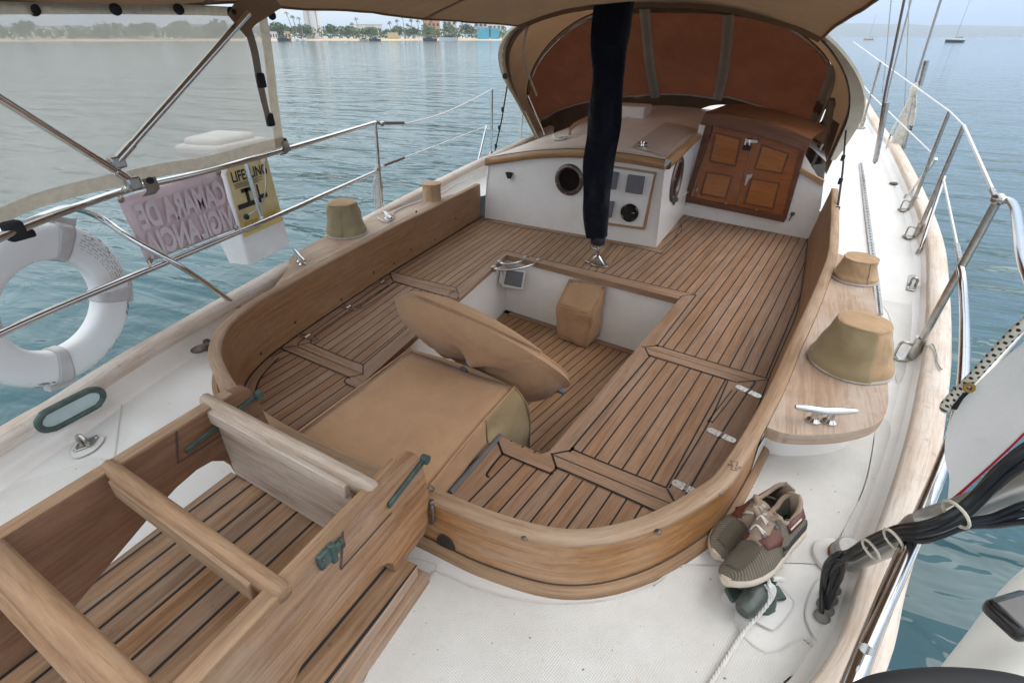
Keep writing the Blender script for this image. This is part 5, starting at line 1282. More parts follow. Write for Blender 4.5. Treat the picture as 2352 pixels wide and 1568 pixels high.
# ================================================================== SHOES
def shoe(toe, heel, lab, tilt=0.0, roll=0.0, lift=0.0, bend=0.0, mirror=1):
    """lofted deck shoe: u along the foot from toe 0 to heel 1"""
    toe, heel = Vector(toe), Vector(heel); ax = (heel - toe); Ln = ax.length; ax.normalize()
    up0 = Vector((0, 0, 1)); sd_ = ax.cross(up0).normalized(); up = sd_.cross(ax).normalized()
    q = Matrix.Rotation(roll, 3, ax); sd_, up = q @ sd_, q @ up
    t = thing('shoe', lab, 'shoe', (toe + heel) / 2, None)
    def hw(u): # half widths (inner, outer) of sole outline
        k = [(0, .03), (.03, .085), (.1, .128), (.22, .160), (.34, .168), (.5, .140), (.65, .122), (.8, .120), (.92, .108), (.98, .070), (1.0, .03)]
        return float(np.interp(u, *zip(*k))) * Ln
    def cx(u): return mirror * .022 * Ln * math.sin(math.pi * min(1, u * 1.25)) 
    def ht(u): # top ridge height of the upper
        k = [(0, .06), (.05, .105), (.15, .150), (.28, .190), (.42, .265), (.52, .325), (.60, .33), (1, .33)]
        return float(np.interp(u, *zip(*k))) * Ln
    us = [0, .015, .04, .08, .14, .2, .28, .36, .44, .52, .58, .64, .7, .76, .82, .88, .93, .97, .99, 1.0]
    def pt(u, s, h): return toe + ax * (u * Ln) + sd_ * (s + cx(u)) + up * (h + .02 * Ln * max(0, .14 - u) / .14 * 1.2)
    sh = .105 * Ln
    rows = []
    for u in us:
        w = hw(u); s0 = sh * (.78 + .35 * max(0, u - .45))
        rows.append([pt(u, -w * .94, 0), pt(u, -w * 1.06, s0 * .35), pt(u, -w * 1.04, s0 * .8), pt(u, -w * .96, s0), pt(u, w * .96, s0), pt(u, w * 1.04, s0 * .8), pt(u, w * 1.06, s0 * .35), pt(u, w * .94, 0)])
    g = M(); g.grid(rows, closed_u=True); g.poly(rows[0]); g.poly(rows[-1][::-1]); g.build('outsole', shoe_sole, t, sub=1)
    # upper shell: sides rise to the collar; open from u>.5
    def upper(u, v, off=0.0):
        """v from 0 (outer sole edge) over the top (.5) to 1"""
        w = hw(u) * 1.0 + off; s0 = sh * (.72 + .35 * max(0, u - .45)); H_ = ht(u) + off
        a = math.pi * v
        return pt(u, w * math.cos(a) * (1 - .16 * math.sin(a)) * -1, s0 + (H_ - s0) * math.sin(a) ** .75)
    nf = 22; rows = []; uvs = []
    for i in range(nf + 1):
        u = .0 + .54 * i / nf; rows.append([upper(max(.004, u), j / 20) for j in range(21)]); uvs.append([(u * Ln + .012 * math.cos(j / 20 * 6.28), j / 20 * .2) for j in range(21)])
    M().grid(rows, uvs).build('vamp', shoe_rib, t)
    # smooth knit toe patch
    rows = [[upper(.10 + .24 * i / 8, .32 + .36 * j / 8, .0045) for j in range(9)] for i in range(9)]
    M().grid(rows).build('toe_patch', shoe_knit, t)
    # quarters: left and right walls with collar
    for sgn in (0, 1):
        rows = []; uvs = []
        for i in range(15):
            u = .50 + .50 * i / 14; row = []; uvr = []
            top = float(np.interp(u, [.5, .56, .62, .72, .85, .94, 1.0], [.48, .40, .30, .235, .25, .30, .33])) 
            for j in range(9):
                f = j / 8; w = hw(min(.999, u)); s0 = sh * (.72 + .35 * max(0, u - .45)); H_ = s0 + (top * Ln - s0) * f if u > .56 else None
                inn = 1 - .22 * f ** 1.4
                if H_ is None: p = upper(u, .5 * f * .86)
                else: p = pt(min(u, .998), -w * inn, H_)
                if sgn:
                    if H_ is None: p = upper(u, 1 - .5 * f * .86)
                    else: p = pt(min(u, .998), w * inn, H_)
                row.append(p); uvr.append((u * Ln, f * .1))
            rows.append(row); uvs.append(uvr)
        M().grid(rows, uvs).build('quarter', shoe_rib, t, solid=.006)
        edge = [r_[-1] for r_ in rows]
        M().tube(spline(edge, 2), .0075, 8).build('collar', shoe_lining, t)
        # leather saddle on the sides
        pr = []
        for i in range(9):
            u = .37 + .26 * i / 8; lo_, hi_ = (.09 + .13 * abs(i - 4) / 4 * (1 if i < 4 else .5)), (.42 if i < 6 else .36)
            pr.append([upper(min(u, .62), (lo_ + (hi_ - lo_) * j / 6) if not sgn else 1 - (lo_ + (hi_ - lo_) * j / 6), .004) for j in range(7)])
        M().grid(pr).build('leather_patch', shoe_leather, t, solid=.003)
        ey = M()
        for u, v in ((.42, .37), (.50, .39), (.55, .27), (.62, .24)): ey.ball(upper(min(u, .62), v if not sgn else 1 - v, .007), .0065, 6)
        ey.build('eyelet', grey_plastic, t)
        st_ = [upper(.5 + .01, .05 if not sgn else .95, .004)] + [pt(u, (-1 if not sgn else 1) * hw(min(.99, u)) * 1.02, sh * (1.0 + .25 * (u - .5) * 2)) for u in (.6, .7, .8, .9, .97)]
        M().tube(spline(st_, 3), .006, 6).build('stripe', shoe_black, t)
        # heel leather band
        hbq = [[pt(u, (-1 if not sgn else 1) * (hw(min(.99, u)) * (1 - .22 * (f * .9) ** 1.4) + .005), sh * 1.15 + f * .15 * Ln) for f in (.45, .7, .95)] for u in (.66, .76, .86, .94)]
        M().grid(hbq).build('leather_patch', shoe_leather, t, solid=.002)
        M().tube(spline([upper(.55, .27 if not sgn else .73, .010), upper(.62, .24 if not sgn else .76, .010)], 3), .0035, 6).build('lace', rope_white, t)
        M().tube(spline([pt(u, (-1 if not sgn else 1) * (hw(u) * .86 + .006), .215 * Ln) for u in (.68, .76, .86)], 3), .0035, 6).build('lace', rope_white, t)
    # heel back wall
    rows = [[pt(.985 + .0 * f, s, sh + f * .25 * Ln) for s in [k * hw(.97) * .35 for k in (-2, -1, 0, 1, 2)]] for f in (0, .5, 1)]
    M().grid(rows).build('heel_counter', shoe_lining, t, solid=.006)
    # foot bed and tongue
    fb = [pt(u, s * hw(u) * .8, sh * 1.05) for u, s in ((.5, -1), (.7, -1), (.9, -1), (.97, 0), (.9, 1), (.7, 1), (.5, 1))]
    M().poly(fb).build('insole', shoe_inside, t, smooth=False)
    rows = [[pt(.36 + .24 * i / 8, s * hw(.5) * (.50 + .10 * i / 8), ht(.36 + .24 * i / 8) + .004 + .03 * Ln * (i / 8) - abs(s) ** 2 * .05 * Ln) for s in (-1, -.6, -.2, .2, .6, 1)] for i in range(9)]
    M().grid(rows).build('tongue', shoe_lining, t, solid=.008)
    tg = [rows[6][2] + up * .005, rows[6][3] + up * .005, rows[7][3] + up * .005, rows[7][2] + up * .005]; M().poly(tg).build('tongue_label', hem, t, smooth=False)
    for (u0, v0), (u1, v1) in (((.42, .37), (.44, .63)), ((.44, .37), (.42, .63)), ((.50, .39), (.51, .61)), ((.51, .39), (.49, .61))):
        a, b = upper(u0, v0, .010), upper(u1, v1, .010); M().tube(spline([a, (a + b) / 2 + up * .02, b], 4), .0024, 6).build('lace', rope_white, t)
    return t
shoe(P(1668, 1352, .075), P(1838, 1216, .075), 'grey brown deck shoe lying on top of the green cleat, nearer of the pair', roll=rad(-24), mirror=1)
shoe(P(1634, 1282, .012), P(1778, 1158, .025), 'grey brown deck shoe standing on the deck behind its mate', roll=rad(14), mirror=-1)
# ================================================================== PUSHPIT, STANCHIONS, LIFELINES (PORT)
pu = thing('pushpit_rail', 'polished stainless double tube rail around the port quarter', 'rail', P(880, 500, .04))
top = [UP(st_c, 862, 282), P(650, 345, .80), P(460, 397, .80), P(300, 434, .80), P(150, 485, .80), P(0, 545, .80), P(-160, 620, .80)]
M().tube(spline(top, 5), .0155, 12).build('top_rail', steel, pu)
low = [UP(st_c, 869, 392), P(760, 440, .46), P(640, 494, .455), P(395, 597, .45), P(200, 678, .45), P(0, 766, .45), P(-160, 850, .45)]
M().tube(spline(low, 5), .0145, 12).build('lower_rail', steel, pu)
M().tube([st_c, UP(st_c, 862, 282)], .0145, 12).build('post', steel, pu)
M().tube(spline([P(60, 514, .80), P(110, 492, .795), P(165, 478, .77), P(230, 500, .68), P(300, 547, .58), P(395, 600, .45), P(470, 648, .29), P(541, 700, .10)], 6), .0145, 12).build('brace', steel, pu)
M().tube([PX(562, 370, P(560, 370, .79).x), P(602, 503, .455)], .012, 10).build('upright', steel, pu)
M().lathe([(.03, 0), (.03, .01), (.02, .03)], P(541, 703, .085), 12).build('foot', steel_dull, pu)
ft = M()
for x, y in ((880, 287), (868, 392)): ft.ball(UP(st_c, x - 2, y - 3), .022, 6)
ft.build('fitting', steel_dull, pu)
s2 = PS(1128, 357, .03); s2t = UP(s2, 1130, 205)
sg = thing('stanchion', 'stainless gate stanchion with a leaning brace on the port side deck', 'stanchion', s2, 'lifeline stanchions')
M().rod(s2, s2t, .014).build('post', steel, sg); M().rod(PS(1092, 398, .03), UP(s2, 1117, 290), .012).build('brace', steel, sg); M().lathe([(.04, 0), (.04, .01), (.02, .05)], s2, 12).build('foot', steel_dull, sg)
ll = thing('lifeline', 'slack white upper lifeline wire across the port boarding gate', 'lifeline', s2t, 'lifelines')
a, b = UP(st_c, 868, 283), s2t; turn = a.lerp(b, .16)
M().tube(spline([a, a.lerp(b, .08) + Vector((0, 0, -.03)), a.lerp(b, .2) + Vector((0, 0, -.07)), a.lerp(b, .45) + Vector((0, 0, -.085)), a.lerp(b, .75) + Vector((0, 0, -.05)), b], 6), .0055, 6).build('wire', vinyl_wire, ll)
M().tube([a, a.lerp(b, .16) + Vector((0, 0, -.057))], .013, 8).build('turnbuckle', bronze_dark, ll)
ll = thing('lifeline', 'white lower lifeline wire across the port boarding gate', 'lifeline', PS(1116, 290, .4), 'lifelines')
a, b = UP(st_c, 872, 384), UP(s2, 1116, 291)
M().tube([a, b], .0055, 6).build('wire', vinyl_wire, ll); M().tube([a.lerp(b, .03), a.lerp(b, .17)], .012, 8).build('turnbuckle', bronze_dark, ll)
s3 = PS(1195, 325, .03); sg = thing('stanchion', 'thin white stanchion seen between the port gate and the hood', 'stanchion', s3, 'lifeline stanchions'); M().rod(s3, UP(s3, 1200, 262), .013).build('post', vinyl_wire, sg)
# ================================================================== LIFE RING
rc = PX(110, 702, -2.66); lr = thing('life_ring', 'scuffed white life ring with grey reflective bands outside the port rail', 'life ring', rc)
Rm, rt = .279, .079
rn = Vector((.97, .20, -.10)).normalized(); ru = (Vector((0, 0, 1)) - rn * rn.z).normalized(); rs = ru.cross(rn)
def RP(a, b, sc=1.0, off=0.0):
    cb_, sb_ = math.cos(b), math.sin(b); e = 3.2
    kx = math.copysign(abs(cb_) ** (2 / e), cb_) * (rt + off); kz = math.copysign(abs(sb_) ** (2 / e), sb_) * (rt * .62 + off)
    return rc + (rs * math.cos(a) + ru * math.sin(a)) * (Rm + kx) + rn * kz
M().grid([[RP(2 * math.pi * i / 64, 2 * math.pi * j / 24) for j in range(24)] for i in range(64)], closed_u=True, closed_v=True).build('ring', ring_white, lr)
for a0 in (62, -14, -103, 170):
    a0 = rad(a0); M().grid([[RP(a0 + rad(12) * (i / 6 - .5) , 2 * math.pi * j / 24, 1, .004) for j in range(24)] for i in range(7)], closed_u=True).build('band', tape_grey, lr, solid=.004)
    e = rc + (rs * math.cos(a0) + ru * math.sin(a0)) * (Rm + rt + .012) ; tv = rs * -math.sin(a0) + ru * math.cos(a0); rv = rs * math.cos(a0) + ru * math.sin(a0)
    M().hexa([e + tv * s1 * .055 + rv * s2 * .016 + rn * s3 * .02 for s3 in (-1, 1) for s1, s2 in ((-1, -1), (1, -1), (1, 1), (-1, 1))]).build('band_loop', tape_grey, lr, bevel=.003)
pr = M()
for i in range(22):
    for j, (r0, l_) in enumerate(((.33, .8), (.318, 1.0), (.306, .9), (.294, .6), (.342, .4), (.282, .5))):
        if (i * 5 + j * 3) % 7 < 2: continue
        a = rad(4 + i * 2.2); c_ = rc + (rs * math.cos(a) + ru * math.sin(a)) * (r0 - .01) + rn * (rt * .62 + .001); tv = rs * -math.sin(a) + ru * math.cos(a); rv = rs * math.cos(a) + ru * math.sin(a)
        pr.poly([c_ + tv * s1 * .005 * l_ + rv * s2 * .0016 for s1, s2 in ((-1, -1), (1, -1), (1, 1), (-1, 1))])
pr.build('fine_print', ink_grey, lr, smooth=False)['kind'] = 'stuff'
sf = M(); rs_ = random.Random(4)
for a0, n_ in ((-28, 26), (38, 20), (-118, 18), (-60, 10)):
    for _ in range(n_):
        a = rad(a0 + rs_.gauss(0, 5)); b = rad(rs_.uniform(18, 62)); w_ = rs_.uniform(.4, 1.6)
        sf.poly([RP(a + rad(q1_ * w_), b + rad(q2_ * w_ * 2.2), 1, .0012) for q1_, q2_ in ((-1, -1), (1, -.6), (1.2, 1), (-.7, .8))])
sf.build('scuff_marks', plain('scuff_grey', (.20, .19, .175), .7, var=.4, sc=60), lr, smooth=False)['kind'] = 'stuff'
cl_ = thing('rail_clip', 'black plastic clip on the port top rail above the life ring', 'clip', P(35, 533, .79)); M().box(P(33, 530, .80), (.05, .06, .07)).build('clamp', rubber, cl_, bevel=.012); M().box(P(52, 530, .77) + Vector((.02, 0, -.01)), (.03, .05, .03)).build('tab', rubber, cl_, bevel=.008)
# ================================================================== BANNER AND RESCUE BOX
bnr = [PX(*q, P(400, 500, .62).x - .03) for q in ((268, 456), (503, 391), (545, 524), (338, 603))]
bt = thing('warning_banner', 'faded pink warning banner with pale mirrored letters laced to the port rail', 'banner', bnr[3])
g = M(); g.grid([[bnr[0].lerp(bnr[1], i / 10).lerp(bnr[3].lerp(bnr[2], i / 10), j / 6) + Vector((wob((i, j, 0), .012, .5), 0, 0)) for i in range(11)] for j in range(7)]); g.build('sheet', pink_vinyl, bt, solid=.002)
xd = (bnr[1] - bnr[0]).normalized(); yd = ((bnr[0] - bnr[3]) / 2 + (bnr[1] - bnr[2]) / 2).normalized(); yd = (yd - xd * yd.dot(xd) * .6).normalized()
def BP(u, v): return bnr[3].lerp(bnr[2], u).lerp(bnr[0].lerp(bnr[1], u), v)
hgt = (bnr[0] - bnr[3]).length; wdt = (bnr[1] - bnr[0]).length
nrm_b = xd.cross(yd)
if nrm_b.x < 0: nrm_b = -nrm_b
def btext(s, u, v, size, fit):
    lettering('lettering', s, pale_vinyl, bt, BP(u, v) + nrm_b * .016, xd, yd, size, mirror=True, fit=fit, extrude=0, bold=.045)
btext('CÁMARA DE', .965, .50, hgt * .50, wdt * .88); btext('VIGILANCIA', .97, .07, hgt * .50, wdt * .92)
gm = M()
for p in bnr: gm.lathe([(.012, 0), (.016, .004), (.010, .006)], p + (sum(bnr, Vector()) / 4 - p) * .04 + nrm_b * .004, 12, nrm_b)
gm.parts('grommet', steel_dull, bt)
gt = M()
for p, q in ((bnr[0], (285, 440)), (bnr[1], (500, 385)), (bnr[2], (548, 533)), (bnr[3], (345, 618))):
    c_ = P(*q, .80 if p.z > .55 else .45); gt.tube([p + (sum(bnr, Vector()) / 4 - p) * .04, c_ + Vector((.02, 0, .01)), c_ + Vector((0, 0, .02)), c_ + Vector((-.02, 0, -.01))], .004, 6)
gt.build('lacing', tie_plastic, bt)
XB = P(600, 470, .5).x - .05
mbx = thing('rescue_box', 'white rescue gear box with a yellowed label hung outside the port rail', 'box', PX(572, 612, XB))
f0, f1_, f2_, f3_ = PX(505, 362, XB), PX(609, 338, XB), PX(668, 563, XB), PX(573, 612, XB)
dep = Vector((-.33, -.06, .0)); de2 = Vector((-.20, -.10, .03))
M().hexa([f3_, f2_, f2_ + de2, PX(527, 607, XB - .16), f0, f1_, f1_ + dep, f0 + Vector((-.30, -.06, .03))]).build('box_body', plastic_white, mbx, bevel=.012, seg=3)
lp = [f0, f1_, f1_ + dep, f0 + Vector((-.26, -.06, .0))]; cen = sum(lp, Vector()) / 4
M().hexa([cen + (p - cen) * 1.10 for p in lp] + [cen + (p - cen) * 1.10 + Vector((0, 0, .06)) for p in lp]).build('lid', plastic_white, mbx, bevel=.02, seg=3)
M().hexa([cen + (p - cen) * .9 + Vector((0, 0, .058)) for p in lp] + [cen + (p - cen) * .82 + Vector((0, 0, .095)) for p in lp]).build('lid_top', plastic_white, mbx, bevel=.02, seg=3)
def FP(u, v, o=.003): return f3_.lerp(f2_, u).lerp(f0.lerp(f1_, u), v) + Vector((o, 0, 0))
M().poly([FP(.04, .28), FP(.96, .28), FP(.97, .97), FP(.03, .97)]).build('label', yellow_label, mbx, smooth=False)
M().poly([FP(.06, .285, .0045), FP(.94, .285, .0045), FP(.94, .42, .0045), FP(.06, .42, .0045)]).build('label_strip', yellow_strip, mbx, smooth=False)
xd2 = (f1_ - f0).normalized(); yd2 = (f0 - f3_).normalized()
if True:
    lettering('lettering', 'LIFESLING', ink, mbx, FP(.10, .775, .006), xd2, yd2, .085, fit=(f1_ - f0).length * .80, extrude=0, bold=.02)
im = M()
def rect(u0, v0, u1, v1): im.poly([FP(u0, v0, .006), FP(u1, v0, .006), FP(u1, v1, .006), FP(u0, v1, .006)])
rect(.08, .53, .56, .575); rect(.30, .575, .37, .70); rect(.56, .53, .60, .70); rect(.60, .56, .76, .60); rect(.22, .665, .46, .70)
for i in range(4): rect(.12, .752 - i * .012, .74 - .1 * (i % 2), .757 - i * .012)
for i in range(6): rect(.10, .40 - i * .017, .42, .404 - i * .017); 
for i in range(4): rect(.52, .40 - i * .02, .86, .403 - i * .02)
im.build('label_print', ink, mbx, smooth=False)
for x, y, yy in ((517, 372, 0), (604, 352, 0)):
    a = P(x, y, .80); M().sweep([a + Vector((-.03, 0, .012)), a + Vector((0, 0, .022)), a + Vector((.022, 0, .0)), a + Vector((0, 0, -.03)), a + Vector((-.03, 0, -.06))], [(-.012, -.002), (.012, -.002), (.012, .002), (-.012, .002)], up=(0, 1, 0)).build('hanger', tie_plastic, mbx)
# thin chain and clips
chn = thing('thin_chain', 'thin cord with black clips hanging by the rescue box label', 'cord', P(600, 380, .7)); a, b = P(606, 362, .76) , P(566, 498, .46)
M().tube(spline([a, P(610, 430, .6), P(600, 470, .52), b], 5), .004, 6).build('cord', wire_grey, chn); M().ball(a, .016, 6).build('clip', rubber, chn); M().ball(b, .018, 6).build('clip', rubber, chn)
# ================================================================== SIDE SCREEN AND CANOPY
scb = thing('side_screen', 'translucent beige mesh side screen laced between canopy edge and port rail', 'screen', P(300, 430, .8))
def resample(pts, n):
    pts = [Vector(p) for p in pts]; d = [0.0]
    for i in range(1, len(pts)): d.append(d[-1] + (pts[i] - pts[i - 1]).length)
    out = []
    for k in range(n):
        t = d[-1] * k / (n - 1); i = max(j for j in range(len(d)) if d[j] <= t + 1e-9); i = min(i, len(pts) - 2)
        s_ = (t - d[i]) / max(1e-9, d[i + 1] - d[i]); out.append(pts[i].lerp(pts[i + 1], s_))
    return out
btm = resample(spline([P(650, 336, .815), P(560, 362, .82), P(470, 388, .82), P(385, 402, .84), P(300, 422, .84), P(180, 450, .84), P(80, 480, .83), P(0, 516, .82), P(-120, 580, .80)], 6), 40)
tpp = resample([PX(607, 20, -2.53), PX(560, 18, -2.52), PX(450, 12, -2.50), PX(250, 8, -2.47), PX(0, 4, -2.45), PX(-120, 4, -2.44)], 40)
rows = [[t.lerp(b, j / 16) + Vector((wob(t.lerp(b, j / 16), .03, 2) * math.sin(math.pi * j / 16), 0, 0)) for t, b in zip(tpp, btm)] for j in range(17)]
M().grid(rows).build('mesh_panel', mesh_screen, scb)
hm = [[r_[i] + Vector((.006, 0, 0)) for i in range(40)] for r_ in (rows[-1], rows[-2])]; 
hb2 = [[b + Vector((.008, 0, .0)) for b in btm], [b.lerp(t, .085) + Vector((.010, 0, 0)) for b, t in zip(btm, tpp)]]
M().grid(hb2).build('lower_hem', screen_hem, scb)
M().grid([[t + Vector((.008, 0, 0)) for t in tpp], [t.lerp(b, .055) + Vector((.008, 0, 0)) for t, b in zip(tpp, btm)]]).build('upper_hem', screen_hem, scb)
fe = [rows[j][0] + Vector((.010, 0, 0)) for j in range(17)]; fe2 = [rows[j][0].lerp(rows[j][3], .62) + Vector((.010, 0, 0)) for j in range(17)]
M().grid([fe, fe2]).build('front_hem', screen_hem, scb)
sn_ = M()
for x in (76, 265, 410, 532): sn_.lathe([(.022, 0), (.020, .010), (.008, .016)], PX(x, 22 if x < 500 else 28, -2.46), 12, (1, -.2, 0))
for p in (fe[0] + Vector((.01, .02, -.03)),): sn_.lathe([(.022, 0), (.02, .010)], p, 12, (1, -.2, 0))
sn_.parts('snap', rubber, scb)
for (x, y, w_) in ((645, 318, .05), (335, 408, .06)):
    a = P(x, y, .86); b = P(x + 8, y + 26, .80); M().grid([[a + Vector((.02, -w_ / 2, 0)), a + Vector((.02, w_ / 2, 0))], [b + Vector((.03, -w_ / 2, .0)), b + Vector((.03, w_ / 2, .0))], [b + Vector((-.02, -w_ / 2, -.03)), b + Vector((-.02, w_ / 2, -.03))]]).build('strap_tab', webbing, scb, solid=.004)
    M().lathe([(.016, 0), (.014, .008)], a + Vector((.024, 0, -.01)), 10, (1, -.2, 0)).build('snap', rubber, scb)
wb_ = thing('webbing_strap', 'grey webbing strap with black buckles hanging inside the front edge of the mesh screen', 'strap', PX(618, 275, -2.6))
sp = [PX(568, 62, -2.47), PX(585, 120, -2.48), PX(596, 185, -2.52), PX(607, 235, -2.58), PX(617, 275, -2.66)]
M().sweep(spline(sp, 5), [(-.022, -.002), (.022, -.002), (.022, .002), (-.022, .002)], up=(1, 0, 0)).build('strap', webbing, wb_)
for q in (sp[2], sp[4]): M().box(q + Vector((.01, 0, 0)), (.03, .045, .07)).build('buckle', rubber, wb_, bevel=.008)
M().tube([sp[0], sp[0] + Vector((0, -.01, .06)), PX(556, 45, -2.46)], .008, 6).build('hook', steel_dull, wb_)
bi = thing('bimini_canopy', 'tan canvas canopy stretched over the cockpit on stainless tubes', 'canopy', (-1.0, 2.0, 1.5))
pp_ = [Vector((-2.45, .45, 1.50)), PX(0, 4, -2.45), PX(330, 6, -2.49), PX(555, 3, -2.53), PX(622, 11, -2.55), PX(760, 20, -2.52), PX(900, 32, -2.48), PX(1050, 47, -2.43), PX(1190, 58, -2.38)]
ss_ = [Vector((.55, .45, 1.84)), Vector((.55, 1.0, 1.83)), Vector((.52, 2.0, 1.80)), Vector((.48, 2.8, 1.75)), Vector((.45, 3.4, 1.71)), PY(2010, 0, 4.1), PY(1962, 30, 4.55), PY(1912, 62, 4.9), PY(1888, 84, 5.15)]
pR, sR = resample(spline(pp_, 4), 44), resample(spline(ss_, 4), 44)
rows = []
for i in range(44):
    row = []
    for j in range(37):
        s_ = j / 36; c_ = (1 - abs(2 * s_ - 1) ** 2.4) * (.22 - .02 * (i / 43)); p = pR[i].lerp(sR[i], s_); p.z += c_ + wob(p, .018, 1.6) + wob(p, .006, 6, 3)
        if i > 36: p.y += (1 - (2 * s_ - 1) ** 2) * .10 * (i - 36) / 7
        row.append(p)
    rows.append(row)
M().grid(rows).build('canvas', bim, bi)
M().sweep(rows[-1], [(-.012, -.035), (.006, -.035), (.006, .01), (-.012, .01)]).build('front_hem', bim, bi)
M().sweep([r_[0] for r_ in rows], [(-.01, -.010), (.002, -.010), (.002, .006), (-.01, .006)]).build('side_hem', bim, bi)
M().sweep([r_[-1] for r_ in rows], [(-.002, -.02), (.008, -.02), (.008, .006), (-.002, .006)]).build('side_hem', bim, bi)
for i0 in (14, 30):
    M().sweep([p + Vector((0, 0, -.006)) for p in rows[i0]], [(-.02, 0), (.02, 0), (.02, .004), (-.02, .004)]).build('seam', bim, bi)
ft_ = P(304, 416, .86); q1 = PX(0, 226, -2.38)
M().tube([ft_, q1, q1 + (q1 - ft_) * .9], .0155, 12).build('frame_tube', steel, bi)
jt = PX(272, 366, ft_.lerp(q1, .15).x); kt = PX(553, 50, -2.40)
M().tube([jt, kt + (kt - jt).normalized() * .06], .0155, 12).build('frame_tube', steel, bi)
M().tube([jt - (kt - jt).normalized() * .02, jt + (kt - jt).normalized() * .09], .019, 12).build('tube_socket', steel, bi); M().box(jt + Vector((0, -.01, -.01)), (.035, .06, .05)).build('tube_clamp', steel_dull, bi, bevel=.008)
M().tube([ft_ + (q1 - ft_) * .08, ft_ + (q1 - ft_) * .16], .0195, 12).build('tube_socket', steel, bi); M().box(ft_ + Vector((0, 0, -.01)), (.04, .06, .06)).build('rail_clamp', steel_dull, bi, bevel=.01)
M().sweep(spline([PX(545, 60, -2.45), PX(566, 30, -2.45), PX(600, 8, -2.45), PX(628, -8, -2.4)], 4), [(-.06, -.004), (.06, -.004), (.06, .004), (-.06, .004)], up=(1, 0, 0)).build('corner_patch', dodger_side, bi)
# ================================================================== SPRAY HOOD
dg = thing('spray_hood', 'tan and rust canvas spray hood arched over the cabin and companionway', 'spray hood', (-1.0, 5.9, .4))
NA = (0, 1, .6); A0 = (0, 5.9, .38)
ha = [PN(x, y, A0, NA) for x, y in ((1234, 318), (1212, 275), (1192, 238), (1170, 195), (1158, 150), (1157, 115), (1168, 85), (1195, 56), (1270, 25), (1380, 0), (1520, -14), (1660, -8), (1780, 18), (1850, 52), (1897, 90), (1932, 135), (1955, 185), (1961, 235), (1952, 280), (1930, 330), (1898, 402))]
NF = (0, 1, .7); F0 = (0, 7.0, .6)
hf = [PN(x, y, F0, NF) for x, y in ((1250, 300), (1222, 250), (1210, 215), (1222, 161), (1257, 105), (1301, 64), (1353, 34), (1430, 12), (1530, 2), (1640, 6), (1740, 26), (1815, 60), (1868, 98), (1905, 140), (1915, 185), (1903, 235), (1878, 300))]
HA, HF = resample(spline(ha, 6), 60), resample(spline(hf, 6), 60)
rows = []
for k in range(9):
    t = k / 8; rows.append([a.lerp(b, t) + (a.lerp(b, t) - Vector((-1, 6, .9))).normalized() * (.05 * math.sin(math.pi * t)) for a, b in zip(HA, HF)])
M().grid(rows).build('shell', dodger_side, dg)
M().sweep(HA[:45], [(-.016, -.012), (.016, -.012), (.016, .012), (-.016, .012)]).build('edge_binding', dodger_side, dg)
def bw(i, N):
    w_ = .02 + .075 * math.sin(math.pi * min(1, i / (N - 1))) ** .8; return [(-.02, -.010), (w_, -.010), (w_, .012), (-.02, .012)]
M().sweep(HA[41:58], bw).build('edge_flap', dodger_edge, dg)
M().sweep(HA[5:18], lambda i, N: [(-.01, -.01), (.012 + .045 * math.sin(math.pi * i / (N - 1)), -.01), (.012 + .045 * math.sin(math.pi * i / (N - 1)), .012), (-.01, .012)]).build('edge_flap', dodger_edge, dg)
M().grid([[a.lerp(b, .01) - (a - Vector((-1, a.y, .9))).normalized() * .006 for a, b in zip(HA, HF)], [a.lerp(b, .16) - (a - Vector((-1, a.y, .9))).normalized() * .004 for a, b in zip(HA, HF)]]).build('inner_hem', dodger_dark, dg, solid=.003)
M().tube([a.lerp(b, .985) - (a - Vector((-1, a.y, .9))).normalized() * .03 for a, b in zip(HA, HF)], .014, 10).build('frame_tube', steel_dull, dg)
M().tube([a.lerp(b, .07) - (a - Vector((-1, a.y, .9))).normalized() * .012 for a, b in zip(HA, HF)][6:-3], .013, 10).build('frame_tube', dodger_dark, dg)
NW = (0, 1, .25); W0 = (0, 7.05, .72)
wlow = [PN(x, y, W0, NW) for x, y in ((1239, 274), (1295, 250), (1353, 234), (1430, 223), (1509, 217), (1580, 218), (1643, 226), (1670, 223), (1750, 245), (1837, 272), (1872, 282))]
wlow = resample(spline(wlow, 5), 60)
wtop = [PN(x, y, (0, 6.98, .62), (0, 1, .68)) for x, y in ((1222, 236), (1216, 205), (1235, 150), (1270, 105), (1310, 70), (1357, 46), (1430, 35), (1500, 31), (1590, 31), (1670, 35), (1750, 49), (1820, 72), (1868, 102), (1900, 138), (1906, 190), (1890, 248))]
wtop = resample(spline(wtop, 5), 60)
bow_in = resample(HF[3:-3], 60)
M().grid([[a.lerp(b, k / 3) + Vector((0, -.01, 0)) for a, b in zip(bow_in, wtop)] for k in range(4)]).build('window_surround', dodger_dark, dg, solid=.003)
rows = [[t.lerp(b, k / 12) + Vector((0, wob(t.lerp(b, k / 12), .09, 2.2, 2) * math.sin(math.pi * k / 12), 0)) for t, b in zip(wtop, wlow)] for k in range(13)]
M().grid(rows).build('window_cover', dodger_rust, dg)
sb = [PN(x, y, (0, 7.0, .62), NW) for x, y in ((1248, 318), (1300, 308), (1360, 285), (1430, 264), (1509, 255), (1590, 254), (1640, 242), (1690, 243), (1735, 262), (1775, 272), (1810, 262), (1868, 284), (1890, 330))]
sb = resample(spline(sb, 5), 60)
M().grid([[w.lerp(s_, k / 5) + Vector((0, wob(w, .03, 5, 4), 0)) for w, s_ in zip(wlow, sb)] for k in range(6)]).build('skirt', dodger_dark, dg, solid=.004)
M().sweep([w + Vector((0, -.02, 0)) for w in wlow], [(-.018, -.008), (.018, -.008), (.018, .008), (-.018, .008)]).build('window_hem', zip_grey, dg)
